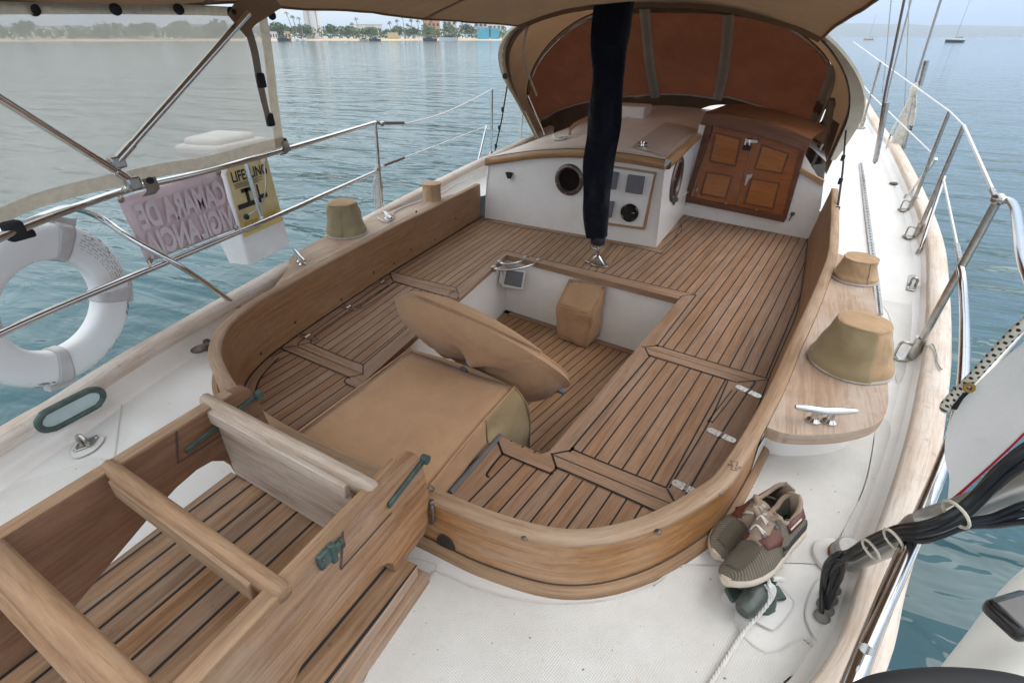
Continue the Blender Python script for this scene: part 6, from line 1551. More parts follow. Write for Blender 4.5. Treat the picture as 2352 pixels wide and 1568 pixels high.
def win_pt(x, y, o=.03):
    r_ = ray(x, y); best = None
    for i in range(12):
        for j in range(59):
            a, b, c_ = rows[i][j], rows[i][j + 1], rows[i + 1][j]
            nn = (b - a).cross(c_ - a)
            if abs(nn.dot(r_)) < 1e-9: continue
            t = nn.dot(a - EYE) / nn.dot(r_); p = EYE + r_ * t
            dd_ = (p - (a + rows[i + 1][j + 1]) / 2).length
            if best is None or dd_ < best[0]: best = (dd_, p)
    return best[1] + Vector((0, -o, 0))
for pts in ([(1482, 22), (1487, 80), (1494, 150), (1507, 226)], [(1674, 35), (1670, 100), (1661, 170), (1646, 236)], [(1918, 150), (1900, 205), (1868, 285)]):
    c_ = [win_pt(x, y) for x, y in pts]
    M().sweep(spline(c_, 4), [(-.055, -.004), (.055, -.004), (.055, .004), (-.055, .004)], up=(0, -1, .2)).build('batten', zip_grey, dg)
    M().sweep([p + Vector((0, -.008, 0)) for p in spline(c_, 4)], [(-.022, -.004), (.022, -.004), (.022, .004), (-.022, .004)], up=(0, -1, .2)).build('zip_flap', webbing, dg)
c_ = [PN(x, y, A0, NA) + Vector((0, .25, 0)) for x, y in ((1190, 52), (1180, 95), (1180, 135), (1192, 175), (1212, 225))]
M().sweep(spline(c_, 4), [(-.012, -.004), (.012, -.004), (.012, .004), (-.012, .004)], up=(1, -.5, 0)).build('zip_flap', zip_grey, dg)
M().rod(PN(1200, 222, A0, NA) + Vector((0, .15, 0)), PN(1243, 312, A0, NA) + Vector((0, .1, 0)), .014).build('strut', steel, dg)
M().rod(PN(1240, 325, A0, NA), PN(1206, 255, A0, NA), .01).build('strut', steel_dull, dg)
# dark side curtain rolled up at the starboard edge
c_ = [PN(x, y, A0, NA) + Vector((-.05, .22, 0)) for x, y in ((1928, 235), (1918, 285), (1905, 335), (1888, 385))]
M().tube(spline(c_, 4), lambda i, N: .028 + .014 * math.sin(i * 1.3) ** 2, 10).build('rolled_curtain', dodger_dark, dg)
g = M(); q = [PN(x, y, A0, NA) + Vector((0, .45, 0)) for x, y in ((1845, 330), (1905, 280), (1935, 300), (1900, 398), (1850, 395))]; g.poly(q).build('side_curtain', dodger_dark, dg, smooth=False)
M().rod(PN(1890, 330, A0, NA), PN(1857, 398, A0, NA), .012).build('strut', steel_dull, dg)
c_ = PN(1163, 175, A0, NA); M().lathe([(.03, 0), (.028, .012)], c_ + Vector((.0, -.03, 0)), 12, (.5, -1, 0)).build('turn_button', rubber, dg)
for nm, a, b, lb in (('hold_down_strap', PN(1166, 192, A0, NA), PS(1137, 346, .03), 'black hold down strap from the port edge of the spray hood to the deck'), ('hold_down_strap', PN(1943, 300, A0, NA), P(1921, 500, .215), 'black hold down strap from the starboard edge of the spray hood to the coaming')):
    t = thing(nm, lb, 'strap', b); M().tube([a, a.lerp(b, .5) + Vector((.01, 0, -.01)), b], .008, 6).build('cord', rubber, t)
    for f in (.35, .62, .92): M().box(a.lerp(b, f), (.03, .02, .05)).build('buckle', rubber, t, bevel=.005)
# ================================================================== STARBOARD STANCHIONS, RAILS, RIGGING
def stan(base, topx, topy, label, r_=.0145, brace=None, h=.03):
    b = PS(*base, h); tpt = UP(b, topx, topy)
    t = thing('stanchion', label, 'stanchion', b, 'lifeline stanchions'); M().rod(b, tpt, r_, 12).build('post', steel_dull, t)
    q = Matrix.Rotation(rad(20), 3, 'Z')
    M().box(b + Vector((-.02, 0, -.02)), (.13, .075, .016), q).build('base_plate', steel_dull, t, bevel=.012, seg=3); M().lathe([(.026, -.02), (.024, .10)], b, 14).build('socket', steel_dull, t)
    M().tube(spline([b + Vector((-.075, .0, -.012)), b + Vector((-.07, 0, .05)), b + Vector((-.045, 0, .06)), b + Vector((-.025, 0, .05))], 4), .0065, 7).build('eye_loop', steel_dull, t)
    if brace:
        bb, tt = PS(*brace[0], .02), UP(b, *brace[1]); M().rod(bb, tt, r_ * .8, 10).build('brace', steel, t); M().lathe([(.022, -.01), (.018, .03)], bb, 10).build('brace_foot', steel_dull, t)
    return b, tpt
bA, tA = stan((2092, 478), 2181, 256, 'stainless stanchion with a leaning brace on the starboard rail by the rigging', brace=((2081, 454), (2150, 365)))
bB, tB = stan((2106, 540), 2214, 289, 'stainless starboard gate stanchion with bright brace, second from the camera', brace=((2111, 580), (2170, 405)))
bC, tC = stan((2098, 815), 2293, 458, 'heavy stainless starboard stanchion nearest the camera with looped base', r_=.0165)
bD, tD = stan((1979, 289), 2023, 142, 'distant thin stanchion on the starboard foredeck')
def wire(label, pts, r_=.0055, mat=vinyl_wire, ends=()):
    t = thing('lifeline', label, 'lifeline', pts[0], 'lifelines'); M().tube(pts, r_, 6).build('wire', mat, t)
    for a, b in ends: M().tube([pts[0].lerp(pts[-1], a), pts[0].lerp(pts[-1], b)], .012, 8).build('turnbuckle', steel_dull, t)
far_ = tD + (tD - tA) * .8
wire('white upper lifeline along the starboard foredeck', [far_, tD, tA, tB])
wire('white upper lifeline across the starboard boarding gate', [tB, tC + Vector((0, 0, -.01))], .010, ends=((.90, .985),))
wire('white lower lifeline along the starboard foredeck', [bD.lerp(tD, .5) + (bD - bA) * .8, bD.lerp(tD, .5), UP(bA, 2138, 350)])
wire('white lower lifeline across the starboard boarding gate', [UP(bB, 2167, 411), UP(bC, 2207, 607)], .008, ends=((.85, .97),))
sp_ = thing('pushpit_rail', 'thick polished stainless tube rail along the starboard quarter', 'rail', P(2130, 1180, .45))
M().tube(spline([UP(bC, 2205, 612), P(2212, 660, .455), P(2216, 760, .455), P(2212, 880, .455), P(2193, 985, .455), P(2160, 1080, .455), P(2105, 1210, .455), P(2045, 1350, .455), P(1958, 1568, .455), P(1880, 1760, .455)], 6), .0165, 14).build('lower_rail', steel, sp_)
M().tube(spline([P(1990, 1490, .50), P(2040, 1380, .49), P(2085, 1280, .48), P(2125, 1190, .46)], 6), .012, 12).build('second_tube', steel, sp_)
M().tube(spline([tC, tC + Vector((.02, -.12, .005)), P(2352, 600, .84), P(2420, 760, .84), P(2480, 1000, .84)], 6), .0165, 14).build('top_rail', steel, sp_)
M().rod(P(2196, 935, .455), P(2400, 690, .70), .0165, 14).build('brace', steel_dull, sp_)
M().ball(tC, .026, 8).build('fitting', steel_dull, sp_)
hg_ = thing('gate_hook', 'thin bent wire hook lying on the starboard cap rail', 'hook', P(2140, 830, .125)); M().tube(spline([P(2127, 792, .128), P(2143, 791, .132), P(2152, 812, .13), P(2155, 835, .13), P(2163, 848, .13)], 4), .004, 6).build('wire', steel_dull, hg_)
def stay(label, pts, r_, mat=wire_grey, screws=()):
    t = thing('rigging_wire', label, 'rigging', pts[-1], 'shrouds'); M().tube(pts, r_, 6).build('wire', mat, t)
    for a, b, rr_ in screws: M().tube([pts[0].lerp(pts[-1], a), pts[0].lerp(pts[-1], b)], rr_, 8).build('turnbuckle', steel_dull, t)
    return t
def vline(base, pts): return [UP(base, *q) for q in pts]
b1 = PS(2009, 376, .03); stay('thick rigging wire with a long dark turnbuckle rising from the starboard deck', vline(b1, ((2100, -80), (2077, 0), (2031, 223), (2009, 376))), .013, bronze_dark, ((.66, .99, .026),))
b2 = PS(2041, 352, .03); stay('paired rigging wire just outboard of the dark turnbuckle', vline(b2, ((2112, -80), (2093, 0), (2041, 205), (2015, 330))), .009, wire_grey)
b3 = PS(2073, 345, .05); stay('outer rigging wire with white rope tied to it above the starboard rail', vline(b3, ((2188, -80), (2161, 0), (2105, 180), (2073, 345))), .013, wire_grey, ((.48, .62, .024), (.85, .99, .022)))
b4 = PS(2030, 230, .03); stay('thin rigging wire forward on the starboard side, left of the others', vline(b4, ((2052, -80), (2047, 0), (2032, 164), (2026, 215))), .008)
b5 = PS(2079, 260, .03); stay('thin vertical rigging wire between the two thick ones', vline(b5, ((2094, -80), (2088, 9), (2079, 217), (2077, 260))), .007)
rh = thing('rope_hank', 'hank of pale rope tied around the outer rigging wire on the starboard side', 'rope', UP(b3, 2050, 340))
rn7 = random.Random(5)
for k in range(8):
    dx = rn7.uniform(-10, 10); e_ = rn7.uniform(-14, 12)
    M().tube(spline([UP(b3, 2100, 206), UP(b3, 2084 + dx * .6, 250), UP(b3, 2062 + dx * 1.3, 300), UP(b3, 2046 + dx, 342 + e_), UP(b3, 2052 + dx, 350 + e_), UP(b3, 2070 + dx * 1.6 + 8, 300), UP(b3, 2094 + dx * .5 + 4, 245), UP(b3, 2102, 210)], 5), .0125, 7).build('loop', rope_white, rh)
M().ball(UP(b3, 2100, 206), .05, 8, (.8, .8, 1.5)).build('knot', rope_white, rh)
# ================================================================== CABLE BUNDLE AND STERN TUBE
st_t = thing('stern_tube', 'grey metal support tube standing in a round deck socket on the starboard quarter', 'tube', P(1925, 1285, .01))
tb0, tb1 = P(1950, 1292, .10), Vector((.453, 1.055, .51)); tb2 = EYE + ray(2352, 1118) * .00086; tb3 = tb2 + (tb2 - tb1) * .6
M().tube(spline([tb0, P(2060, 1243, .33), EYE + ray(2110, 1205) * .00094, EYE + ray(2200, 1172) * .00091, tb2, tb3], 6), .026, 14).build('tube', plain('tube_grey', (.36, .345, .32), .35, .5, var=.12, sc=20), st_t)
c_ = P(1925, 1285, .004); ax = (P(1985, 1275, .22) - c_).normalized()
M().lathe([(.075, 0), (.072, .012), (.055, .022)], c_, 26).build('deck_flange', plastic_white, st_t)
M().lathe([(.048, .008), (.048, .06), (.040, .068)], P(1935, 1287, .006), 24, (.15, -.1, 1)).build('socket', plain('worn_socket_grey', (.36, .35, .33), .55, .1, var=.2, sc=40), st_t)
M().lathe([(.0505, .016), (.0505, .026)], P(1935, 1287, .006), 24, (.15, -.1, 1)).build('rust_ring', plain('rust', (.26, .11, .03), .8, var=.3, sc=60), st_t)
cbn = thing('cable_bundle', 'bundle of black cables tied along the grey tube and running down into deck glands', 'cables', P(1890, 1425, .02))
ctr = [((2420, 1010), .00078), ((2352, 1045), .00080), ((2290, 1095), .00083), ((2235, 1150), .00086), ((2180, 1190), .00088), ((2120, 1212), .00091), ((2060, 1222), .00096), ((1995, 1248), .00105), ((1950, 1275), .00112), ((1915, 1310), .00119)]
low_ = [[(1922, 1272, .25), (1897, 1296, .17), (1888, 1345, .08), (1887, 1414, .014)], [(1932, 1284, .23), (1908, 1325, .13), (1906, 1376, .014)], [(1938, 1292, .21), (1921, 1340, .12), (1897, 1399, .014)],
        [(1926, 1296, .20), (1906, 1350, .10), (1893, 1389, .014)], [(1944, 1284, .22), (1929, 1328, .13), (1913, 1354, .014)], [(1918, 1280, .22), (1901, 1310, .15), (1897, 1360, .06), (1900, 1367, .014)]]
rnd = random.Random(3)
for k in range(6):
    ox, oy = rnd.uniform(-5, 5), (k - 2.5) * 4.6; pts = []
    for i, ((x, y), t) in enumerate(ctr[:-1]):
        w_ = 1.7 if i < 2 else (1.0 if i < 7 else .8); pts.append(EYE + ray(x + ox + rnd.uniform(-3, 3), y + oy * w_ + rnd.uniform(-3, 3)) * (t * (1 - .006 * (k % 3))))
    pts += [P(*q) for q in low_[k]]
    M().tube(spline(pts, 5), .0062 + .0012 * (k % 3), 8).build('cable', cable_black, cbn)
for k in range(3):
    pts = [EYE + ray(2420, 1150 + 26 * k) * .00080, EYE + ray(2352, 1158 + 20 * k) * .00082, EYE + ray(2280, 1186 + 10 * k) * .00085, EYE + ray(2215, 1200 + 5 * k) * .00087, EYE + ray(2130, 1240) * .00090, EYE + ray(2070, 1235) * .00094]
    M().tube(spline(pts, 5), .0065, 8).build('cable', cable_black, cbn)
gl_ = M()
for x, y in ((1887, 1417), (1897, 1401), (1893, 1390), (1906, 1377), (1900, 1367), (1913, 1354)):
    M().lathe([(.021, 0), (.021, .007), (.015, .012), (.009, .015)], P(x, y, .008), 16).build('gland', plain('gland_grey', (.20, .185, .165), .6), cbn)
for (x, y), t, nm in (((2195, 1180), .00086, 0), ((2052, 1240), .00095, 1), ((2000, 1262), .00102, 2)):
    c_ = EYE + ray(x, y) * t; a1 = Vector((.35, .6, .2)).normalized(); tang = (EYE + ray(x + 40, y - 18) * t - c_).normalized(); a1 = tang.cross(Vector((0, 0, 1))).normalized(); a2 = tang.cross(a1).normalized(); R = .028 if nm == 0 else .025
    M().tube([c_ + a1 * R * math.cos(q) + a2 * R * math.sin(q) for q in [i * math.pi / 9 for i in range(18)]], .0032, 6, closed=True).build('cable_tie', tie_plastic, cbn)
    M().tube([c_ + a1 * R * -.7 + a2 * R * .7, c_ + a1 * R * -1.0 + a2 * R * 1.3 + tang * .03], .0055, 6).build('cable_tie', tie_plastic, cbn)
# ================================================================== WHITE CLOTH WITH RED EDGE AND FLECKED ROPE
fl = thing('white_cloth', 'white cloth with a red edge stripe lashed to the starboard quarter rail', 'cloth', P(2165, 1160, .3))
def CT(x, y, t=.00098): return EYE + ray(x, y) * t
up_e = [CT(2192, 930, .00112), CT(2240, 884, .00108), CT(2300, 828, .00104), CT(2360, 778, .00101), CT(2440, 710, .00098)]
lo_e = [CT(2168, 1158, .00100), CT(2215, 1120, .00098), CT(2275, 1066, .00096), CT(2340, 1003, .00094), CT(2420, 920, .00092)]
a_, b_ = resample(spline(up_e, 4), 24), resample(spline(lo_e, 4), 24)
lead = [CT(2192, 930, .00112), CT(2178, 990, .00109), CT(2172, 1060, .00106), CT(2176, 1100, .00103), CT(2168, 1158, .00100)]; ld_ = resample(spline(lead, 4), 15)
rows = []
for j in range(15):
    row = []
    for i in range(24):
        p = a_[i].lerp(b_[i], j / 14) + (ld_[j] - a_[0].lerp(b_[0], j / 14)) * max(0, 1 - i / 8) ; p += Vector((.5, .4, .7)) * wob(p, .02, 7, 2); row.append(p)
    rows.append(row)
M().grid(rows).build('cloth', white_cloth, fl)
M().grid([rows[-1], [p + Vector((0, 0, -.006)) + (p - q) * .35 for p, q in zip(rows[-1], rows[-2])]]).build('red_stripe', red_cloth, fl, solid=.003)
fr2 = thing('flecked_rope', 'cream rope with black flecks wound along the upper edge of the white cloth', 'rope', CT(2170, 930, .00112))
pts = [CT(2440, 690, .00096), CT(2352, 744, .00099), CT(2300, 795, .00102), CT(2240, 860, .00106), CT(2200, 900, .00109), CT(2175, 926, .00110), CT(2171, 938, .00110), CT(2180, 935, .00112), CT(2196, 918, .00113)]
M().tube(spline(pts, 6), .0115, 10).build('rope', fleck, fr2)
M().tube([CT(2205, 893, .00110), CT(2188, 930, .00110), CT(2228, 880, .00108)], .014, 8).build('lashing', rubber, fr2)
gr2 = thing('brass_grommet', 'rusty brass grommet in the corner of the white cloth', 'grommet', CT(2226, 890, .00107)); M().tube([CT(2226, 890, .00106) + Vector((.009 * math.cos(a), .009 * math.sin(a) * .7, .007 * math.sin(a))) for a in [i * math.pi / 8 for i in range(16)]], .004, 6, closed=True).build('ring', plain('rusty_brass', (.35, .20, .05), .5, .5), gr2)
# ================================================================== DINGHY AND BLACK COVER
dn_ = thing('inflatable_dinghy', 'white inflatable dinghy with grey seam band hanging off the starboard quarter', 'dinghy', (1.0, 1.2, -.35))
ctrl = [Vector((.62, .52, -.12)), Vector((.80, .86, -.12)), Vector((1.0, 1.20, -.12)), Vector((1.22, 1.55, -.10)), Vector((1.5, 1.85, -.06)), Vector((1.85, 1.95, 0)), Vector((2.15, 1.75, -.02)), Vector((2.2, 1.3, -.1)), Vector((2.05, .8, -.12)), Vector((1.85, .3, -.12))]
cs_ = spline(ctrl, 6); M().tube(cs_, .235, 26).build('tube', hypalon, dn_)
fl_ = [p + Vector((0, 0, -.10)) for p in ctrl]; M().poly(fl_).build('floor', hypalon_grey, dn_, smooth=False)
seg_ = [(p) for p in cs_]; 
i0 = min(range(len(cs_)), key=lambda i: (cs_[i] - Vector((.86, .98, -.12))).length)
M().tube(resample([cs_[i0 - 1].lerp(cs_[i0], .2), cs_[i0].lerp(cs_[i0 + 1], .15)], 5), .241, 26, caps=False).build('seam_band', hypalon_grey, dn_)
M().box(P(2345, 1412, .16), (.14, .10, .05), Matrix.Rotation(rad(40), 3, 'Z')).build('handle', black_gloss, dn_, bevel=.02, seg=3)
bcv = thing('black_cover', 'black padded cover at the bottom edge of the view beside the dinghy', 'cover', P(2200, 1640, .55))
pts = [P(1930, 1660, .62), P(2020, 1610, .62), P(2120, 1592, .62), P(2230, 1590, .62), P(2350, 1606, .62), P(2460, 1650, .62)]
M().tube(spline(pts, 5), .030, 14).build('padding', rubber, bcv)
# ================================================================== FAR SHORE, BOATS, HILLS
WZ = -1.5
def bearing(x): r_ = ray(x, HZ); return Vector((r_.x, r_.y, 0)).normalized()
def FAR(x, dist, z=WZ): b = bearing(x); return Vector((b.x * dist, b.y * dist, z))
def pxm(x, dist):                         # metres per photo pixel at that bearing and distance
    a, b = FAR(x - 5, dist), FAR(x + 5, dist); return (a - b).length / 10
SD = 520.0
# beach
rows = []
for k, dd_ in enumerate((0, 14, 60, 900)):
    rows.append([FAR(x, SD + dd_ + 12 * math.sin(x * .02), WZ + (.05, 1.0, 1.6, 2.0)[k]) for x in range(-900, 1400, 40)])
tag(M().grid(rows).build('beach', sand), 'pale sandy beach along the far left shore', 'beach', kind='structure')
# distant low hills on the right
rows = []; HDs = 5200
xs = list(range(1700, 3400, 25))
for k in range(4):
    rows.append([FAR(x, HDs + k * 500, WZ + (0, .55, 1, .9)[k] * (92 + 22 * math.sin(x * .004 + 1) + 10 * noise.noise(Vector((x * .02, 0, 0))) - max(0, x - 2352) * .01)) for x in xs])
tag(M().grid(rows).build('hills', hill_m), 'low hazy hills across the bay', 'hills', kind='structure')
def leaves(g, c, rx, rz, n, size, rnd):
    for _ in range(n):
        while True:
            v = Vector((rnd.uniform(-1, 1), rnd.uniform(-1, 1), rnd.uniform(-1, 1)))
            if .25 < v.length < 1: break
        p = c + Vector((v.x * rx, v.y * rx, v.z * rz)); a = Vector((rnd.gauss(0, 1), rnd.gauss(0, 1), rnd.gauss(0, 1))).normalized(); b = a.orthogonal().normalized(); s_ = size * rnd.uniform(.6, 1.3)
        g.poly([p + a * s_, p + b * s_ * .8, p - a * s_, p - b * s_ * .8])
rnd = random.Random(11)
# hedge-like belt of shore scrub behind the trees, countless bushes
g = M()
for x in range(-880, 1380, 9):
    h = 7.0 + 3.0 * noise.noise(Vector((x * .013, 3, 0))) + rnd.uniform(-.8, 1.2)
    c_ = FAR(x + rnd.uniform(-4, 4), SD + 40 + rnd.uniform(0, 40), WZ + 2 + h * .55); leaves(g, c_, 4.2, h * .62, 48, 1.0, rnd)
tag(g.build('shore_scrub', leaf_mid, smooth=False), 'continuous belt of green scrub along the far shore', 'vegetation', kind='stuff')
# round trees
def tree(x, topy, w, lab, lm):
    dd_ = SD + 32; k = pxm(x, dd_); H_ = max(5, (HZ + 6 - topy) * k); b = FAR(x, dd_, WZ + 1.5)
    t = thing('shore_tree', lab, 'tree', b, 'trees on the far shore'); r_ = w * k / 2
    M().tube([b, b + Vector((0, 0, H_ * .5))], lambda i, N: .35 - .12 * i, 7).build('trunk', bark, t)
    g = M()
    for q in range(5):
        c_ = b + Vector((rnd.uniform(-.5, .5) * r_, rnd.uniform(-.5, .5) * r_, H_ * rnd.uniform(.5, .78))); leaves(g, c_, r_ * .62, H_ * .24, 46, r_ * .12 + .25, rnd)
    g.build('crown', lm, t, smooth=False)
TR = [(640, 56, 48, 'rounded green tree on the far shore beside the mesh screen edge', leaf_dark), (668, 62, 40, 'low green tree on the far shore just left of the leaning palms', leaf_mid), (705, 60, 30, 'broad green tree on the far shore at the foot of the pale tower, left side', leaf_dark), (760, 62, 38, 'green tree on the far shore just right of the pale tower', leaf_dark), (800, 64, 44, 'wide green tree on the far shore well right of the tower', leaf_mid), (850, 66, 46, 'low spreading tree on the far shore left of the mid shore palms', leaf_dark),
      (905, 66, 44, 'low bushy tree on the far shore in the middle of the open view', leaf_mid), (950, 66, 34, 'small dark tree on the far shore among the middle palms', leaf_dark), (985, 62, 38, 'green tree on the far shore left of the terracotta building', leaf_mid), (1030, 60, 34, 'yellow green tree on the far shore in front of the terracotta building', leaf_mid), (1070, 62, 36, 'green tree on the far shore just left of the blue boxes', leaf_dark), (1128, 66, 26, 'small green tree on the far shore right of the blue boxes', leaf_mid),
      (60, 40, 70, 'grey green tree behind the mesh screen at far left', leaf_dark), (250, 52, 60, 'green tree behind the mesh screen left of the frame tube', leaf_mid), (330, 48, 70, 'tall green tree seen through the middle of the mesh screen', leaf_dark), (420, 50, 80, 'broad green tree seen through the mesh screen right of the middle', leaf_mid), (510, 48, 70, 'green tree seen through the mesh screen near its right top', leaf_dark)]
for a in TR: tree(*a)
# palms
def palm(x, topy, lab, lean=0.0):
    dd_ = SD + 22; k = pxm(x, dd_); H_ = (HZ + 5 - topy) * k; b = FAR(x, dd_, WZ + 1.5)
    t = thing('palm_tree', lab, 'palm tree', b, 'palms on the far shore'); sdv_ = Vector((b.y, -b.x, 0)).normalized()
    tp_ = b + Vector((0, 0, H_)) + sdv_ * lean * k
    M().tube([b, b.lerp(tp_, .5) + sdv_ * .2, tp_], lambda i, N: .32 - .06 * i, 7).build('trunk', bark, t)
    g = M(); R = 2.6
    for q in range(16):
        a = q * 2.4; el = rnd.uniform(-.5, .9); d_ = Vector((math.cos(a) * math.cos(el), math.sin(a) * math.cos(el), math.sin(el))); s_ = d_.cross(Vector((0, 0, 1))).normalized() * .42
        p1, p2 = tp_ + d_ * R * .55, tp_ + d_ * R + Vector((0, 0, -.9)); g.poly([tp_, p1 + s_, p2, p1 - s_]); 
    g.build('crown', leaf_palm, t, smooth=False)
PL = [(677, 38, 'tallest slim palm left of the pale tower', -9), (684, 44, 'slim palm close behind the tallest one left of the tower', -4), (697, 48, 'bushy palm with several heads left of the pale tower', -4), (692, 62, 'short palm at the foot of the two slim palms', 0), (812, 60, 'short palm alone right of the pale tower', 0), (826, 50, 'slim palm second right of the pale tower', -3), (898, 58, 'palm left of the middle group under the canopy edge', 0), (915, 54, 'palm second in the middle group under the canopy edge', 0), (929, 47, 'tall palm of the middle group, its head touching the canopy edge', 0), (947, 53, 'palm third in the middle group', 0), (962, 55, 'thin palm right in the middle group', 0), (975, 52, 'palm just left of the terracotta building', 0), (992, 56, 'short palm before the left wall of the terracotta building', 0), (1046, 56, 'palm just right of the terracotta building', 0), (1062, 60, 'short palm between the terracotta building and the blue boxes', 0), (938, 62, 'low palm in the middle group, partly behind the scrub', 0)]
for x, ty, lb, ln__ in PL: palm(x, ty, lb, ln__)
def block(x0, x1, topy, dd_, mat_, name, label, cat, rows_=2, cols=4, boty=None, depth=12):
    z1 = WZ + 1.5 + (HZ + 5 - topy) * pxm((x0 + x1) / 2, dd_); a, b = FAR(x0, dd_), FAR(x1, dd_); back = bearing((x0 + x1) / 2) * depth; z0 = WZ + 1.0
    t = thing(name, label, cat, Vector(((a + b) / 2).xy.to_3d() + Vector((0, 0, z0))))
    q = [a, b, b + back, a + back]; M().hexa([(p.x, p.y, z0) for p in q] + [(p.x, p.y, z1) for p in q]).build('wall', mat_, t, smooth=False)
    c_ = sum(q, Vector()) / 4; M().hexa([((c_ + (p - c_) * 1.04).x, (c_ + (p - c_) * 1.04).y, z1) for p in q] + [((c_ + (p - c_) * 1.04).x, (c_ + (p - c_) * 1.04).y, z1 + .5) for p in q]).build('roof', grey_wall, t, smooth=False)
    for r_ in range(rows_):
        for k in range(cols):
            u = (k + .5) / cols; p = a.lerp(b, u) - back.normalized() * .05; ww_ = (b - a) * (.26 / cols); zz = z0 + (z1 - z0) * (r_ + .5) / rows_; hh = (z1 - z0) * .2 / rows_ * 1.2
            M().poly([(p - ww_) + Vector((0, 0, zz - hh - p.z)), (p + ww_) + Vector((0, 0, zz - hh - p.z)), (p + ww_) + Vector((0, 0, zz + hh - p.z)), (p - ww_) + Vector((0, 0, zz + hh - p.z))]).build('window', win_dark, t, smooth=False)
    return t
# tall tapering pale tower
dd_ = SD + 60; k = pxm(722, dd_); b = FAR(724, dd_, WZ); tw = thing('tower', 'tall pale tapering tower rising behind the far shore trees', 'tower', b)
H_ = 80 * k; M().lathe([(21 * k, 0), (19.5 * k, H_ * .6), (18 * k, H_ * 1.1), (17 * k, H_ * 1.5)], b, 24).build('shaft', tower_m, tw)
for a in (-.5, .4): 
    d_ = -bearing(724); s_ = Vector((d_.y, -d_.x, 0)); M().hexa([b + d_ * 20.2 * k * math.cos(a) + s_ * (20.2 * k * math.sin(a) + e) + d_ * f + Vector((0, 0, z)) for z in (6, H_ * 1.4) for e, f in ((-.5, 0), (.5, 0), (.5, .3), (-.5, .3))]).build('pilaster', grey_wall, tw, smooth=False)
block(974, 1012, 46, SD + 90, orange_wall, 'apartment_building', 'terracotta building behind the palms near the spray hood', 'building', 4, 4)
block(1018, 1050, 54, SD + 95, pale_wall, 'apartment_building', 'pale building just right of the terracotta one', 'building', 3, 3)
block(1090, 1120, 58, SD + 80, grey_wall, 'apartment_building', 'grey building behind the blue boxes', 'building', 3, 3)
block(1122, 1160, 62, SD + 80, pale_wall, 'apartment_building', 'low pale building beside the spray hood', 'building', 2, 4)
block(620, 638, 76, SD + 26, pale_wall, 'beach_house', 'small pale house on the shore beside the mesh screen edge', 'house', 1, 3)
block(655, 668, 76, SD + 24, yellow_wall, 'beach_house', 'small yellow house left of the slim palms', 'house', 1, 2)
block(820, 880, 63, SD + 90, pale_wall, 'beach_house', 'long pale flat roofed house behind the scrub in mid shore', 'house', 1, 6)
block(890, 915, 79, SD + 20, yellow_wall, 'beach_hut', 'low yellow hut on the beach below the middle palms', 'hut', 0, 0, depth=5)
block(1096, 1124, 70, SD + 18, blue_box, 'blue_container', 'bright blue box shaped kiosk on the far beach, left of two', 'container', 0, 0, depth=6)
block(1127, 1147, 70, SD + 18, blue_box, 'blue_container', 'bright blue box shaped kiosk on the far beach, right of two', 'container', 0, 0, depth=6)
block(75, 370, 62, SD + 60, pale_wall, 'long_building', 'long pale building seen through the left of the mesh screen', 'building', 1, 12)
block(400, 560, 60, SD + 70, grey_wall, 'long_building', 'long grey building seen through the right of the mesh screen', 'building', 2, 10)
def hull(c, L_, w_, h_, yaw, mat_, t):
    rows_ = []
    for i in range(9):
        u = i / 8; ww_ = w_ * (1 - u ** 3) * .5 + .02; z_ = h_ * (1 + .25 * u * u)
        rows_.append([Vector((-ww_, (u - .5) * L_, z_)), Vector((-ww_ * .75, (u - .5) * L_ * .96, 0)), Vector((ww_ * .75, (u - .5) * L_ * .96, 0)), Vector((ww_, (u - .5) * L_, z_))])
    q = Matrix.Rotation(yaw, 3, 'Z'); g = M(); rows_ = [[Vector(c) + q @ p for p in r_] for r_ in rows_]
    g.grid(rows_); g.poly([r_[0] for r_ in rows_] + [r_[3] for r_ in rows_[::-1]]); g.poly(rows_[0]); return g.build('hull', mat_, t, ang=50), q
def yacht(x, dd_, L_, mast, yaw, mat_, lab, lean=0.0):
    c = FAR(x, dd_, WZ); t = thing('sailing_yacht', lab, 'yacht', c); o, q = hull(c, L_, L_ * .3, L_ * .13, yaw, mat_, t)
    M().box(c + q @ Vector((0, -.05 * L_, L_ * .16)), (L_ * .17, L_ * .42, L_ * .08), q).build('cabin', boat_white, t, bevel=.1)
    sdv_ = Vector((c.y, -c.x, 0)).normalized(); M().tube([c + Vector((0, 0, L_ * .1)), c + Vector((0, 0, mast)) + sdv_ * lean], .012 * L_, 6).build('mast', wire_grey, t)
    M().tube([c + Vector((0, 0, L_ * .28)), c + q @ Vector((0, -L_ * .38, L_ * .28))], .02 * L_, 6).build('boom', boat_dark, t)
k = pxm(2195, 430)
yacht(2196, 430, 9.5, 27 * 1.1, rad(60), boat_dark, 'dark hulled sailing yacht with bare mast anchored far off on the right', 0)
yacht(1997, 700, 9, 22, rad(80), boat_wood, 'small tan sailing yacht anchored far off near the rigging', 0)
def motor(x, dd_, L_, yaw, mat_, lab):
    c = FAR(x, dd_, WZ); t = thing('motor_boat', lab, 'boat', c); o, q = hull(c, L_, L_ * .32, L_ * .14, yaw, mat_, t)
    M().box(c + q @ Vector((0, 0, L_ * .2)), (L_ * .22, L_ * .4, L_ * .14), q).build('cabin', boat_dark, t, bevel=.1)
motor(1030, SD - 25, 16, rad(120), boat_white, 'white motor boat moored below the terracotta building')
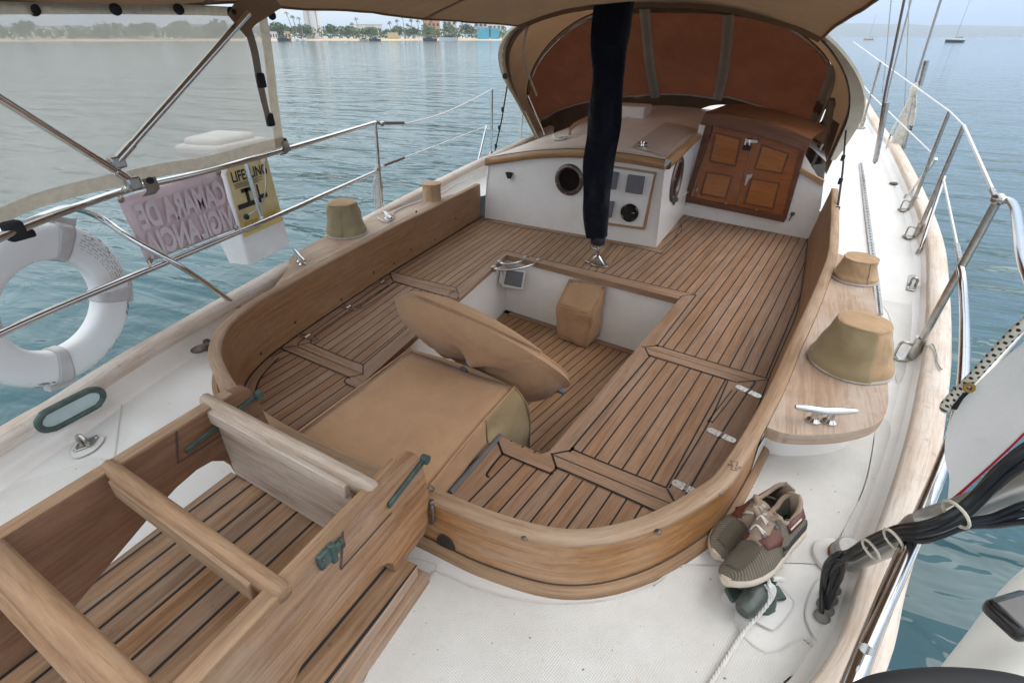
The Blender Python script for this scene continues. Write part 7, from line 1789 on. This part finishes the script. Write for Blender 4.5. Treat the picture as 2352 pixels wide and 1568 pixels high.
motor(987, SD - 20, 12, rad(120), boat_dark, 'small dark motor boat moored left of the white one')
motor(860, SD - 12, 10, rad(110), boat_dark, 'low dark skiff at the beach in the middle of the shore')
motor(835, SD - 10, 8, rad(110), boat_wood, 'low tan skiff at the beach left of the dark skiff')
motor(650, SD - 8, 12, rad(100), boat_dark, 'dark work boat at the shore beside the mesh screen edge')
yacht(683, SD - 12, 9, 13, rad(70), boat_white, 'small white sailing yacht under the two slim palms')
yacht(697, SD - 30, 8, 12, rad(70), boat_white, 'little white sailing yacht right of the slim palms')
# tiny pale houses strung along the right hand shore
for i, x in enumerate((2060, 2082, 2120, 2160, 2210, 2232, 2262, 2290, 2318, 2340)):
    p = FAR(x, 5100, WZ); d_ = Vector((p.y, -p.x, 0)).normalized(); t = thing('shore_house', 'tiny pale house on the distant right hand shore', 'house', p, 'tiny houses on the distant right shore')
    w_ = 14 + 9 * (i % 3); M().box(p + Vector((0, 0, 7)), (w_, w_, 12 + 4 * (i % 2)), Matrix.Rotation(rad(20 * i), 3, 'Z')).build('wall', pale_wall, t, smooth=False); M().box(p + Vector((0, 0, 15 + 2 * (i % 2))), (w_ * 1.1, w_ * 1.1, 1.6), Matrix.Rotation(rad(20 * i), 3, 'Z')).build('roof', orange_wall, t, smooth=False)

# ================================================================== HAZE
hz = M(); hz.box((0, 2600, 60), (26000, 18000, 1)) if False else None
hz.hexa([(-7000, -400, -3), (7000, -400, -3), (7000, 7600, -3), (-7000, 7600, -3), (-7000, -400, 150), (7000, -400, 150), (7000, 7600, 150), (-7000, 7600, 150)])
hm_ = bpy.data.materials.new('haze'); hm_.use_nodes = True; t_ = hm_.node_tree; t_.nodes.clear()
o_ = t_.nodes.new('ShaderNodeOutputMaterial'); v_ = t_.nodes.new('ShaderNodeVolumePrincipled'); v_.inputs['Color'].default_value = (.74, .85, 1.0, 1); v_.inputs['Density'].default_value = 0.00020
t_.links.new(v_.outputs[0], o_.inputs['Volume'])
tag(hz.build('haze', hm_, smooth=False), 'thin pale haze over the bay', 'haze', kind='stuff')
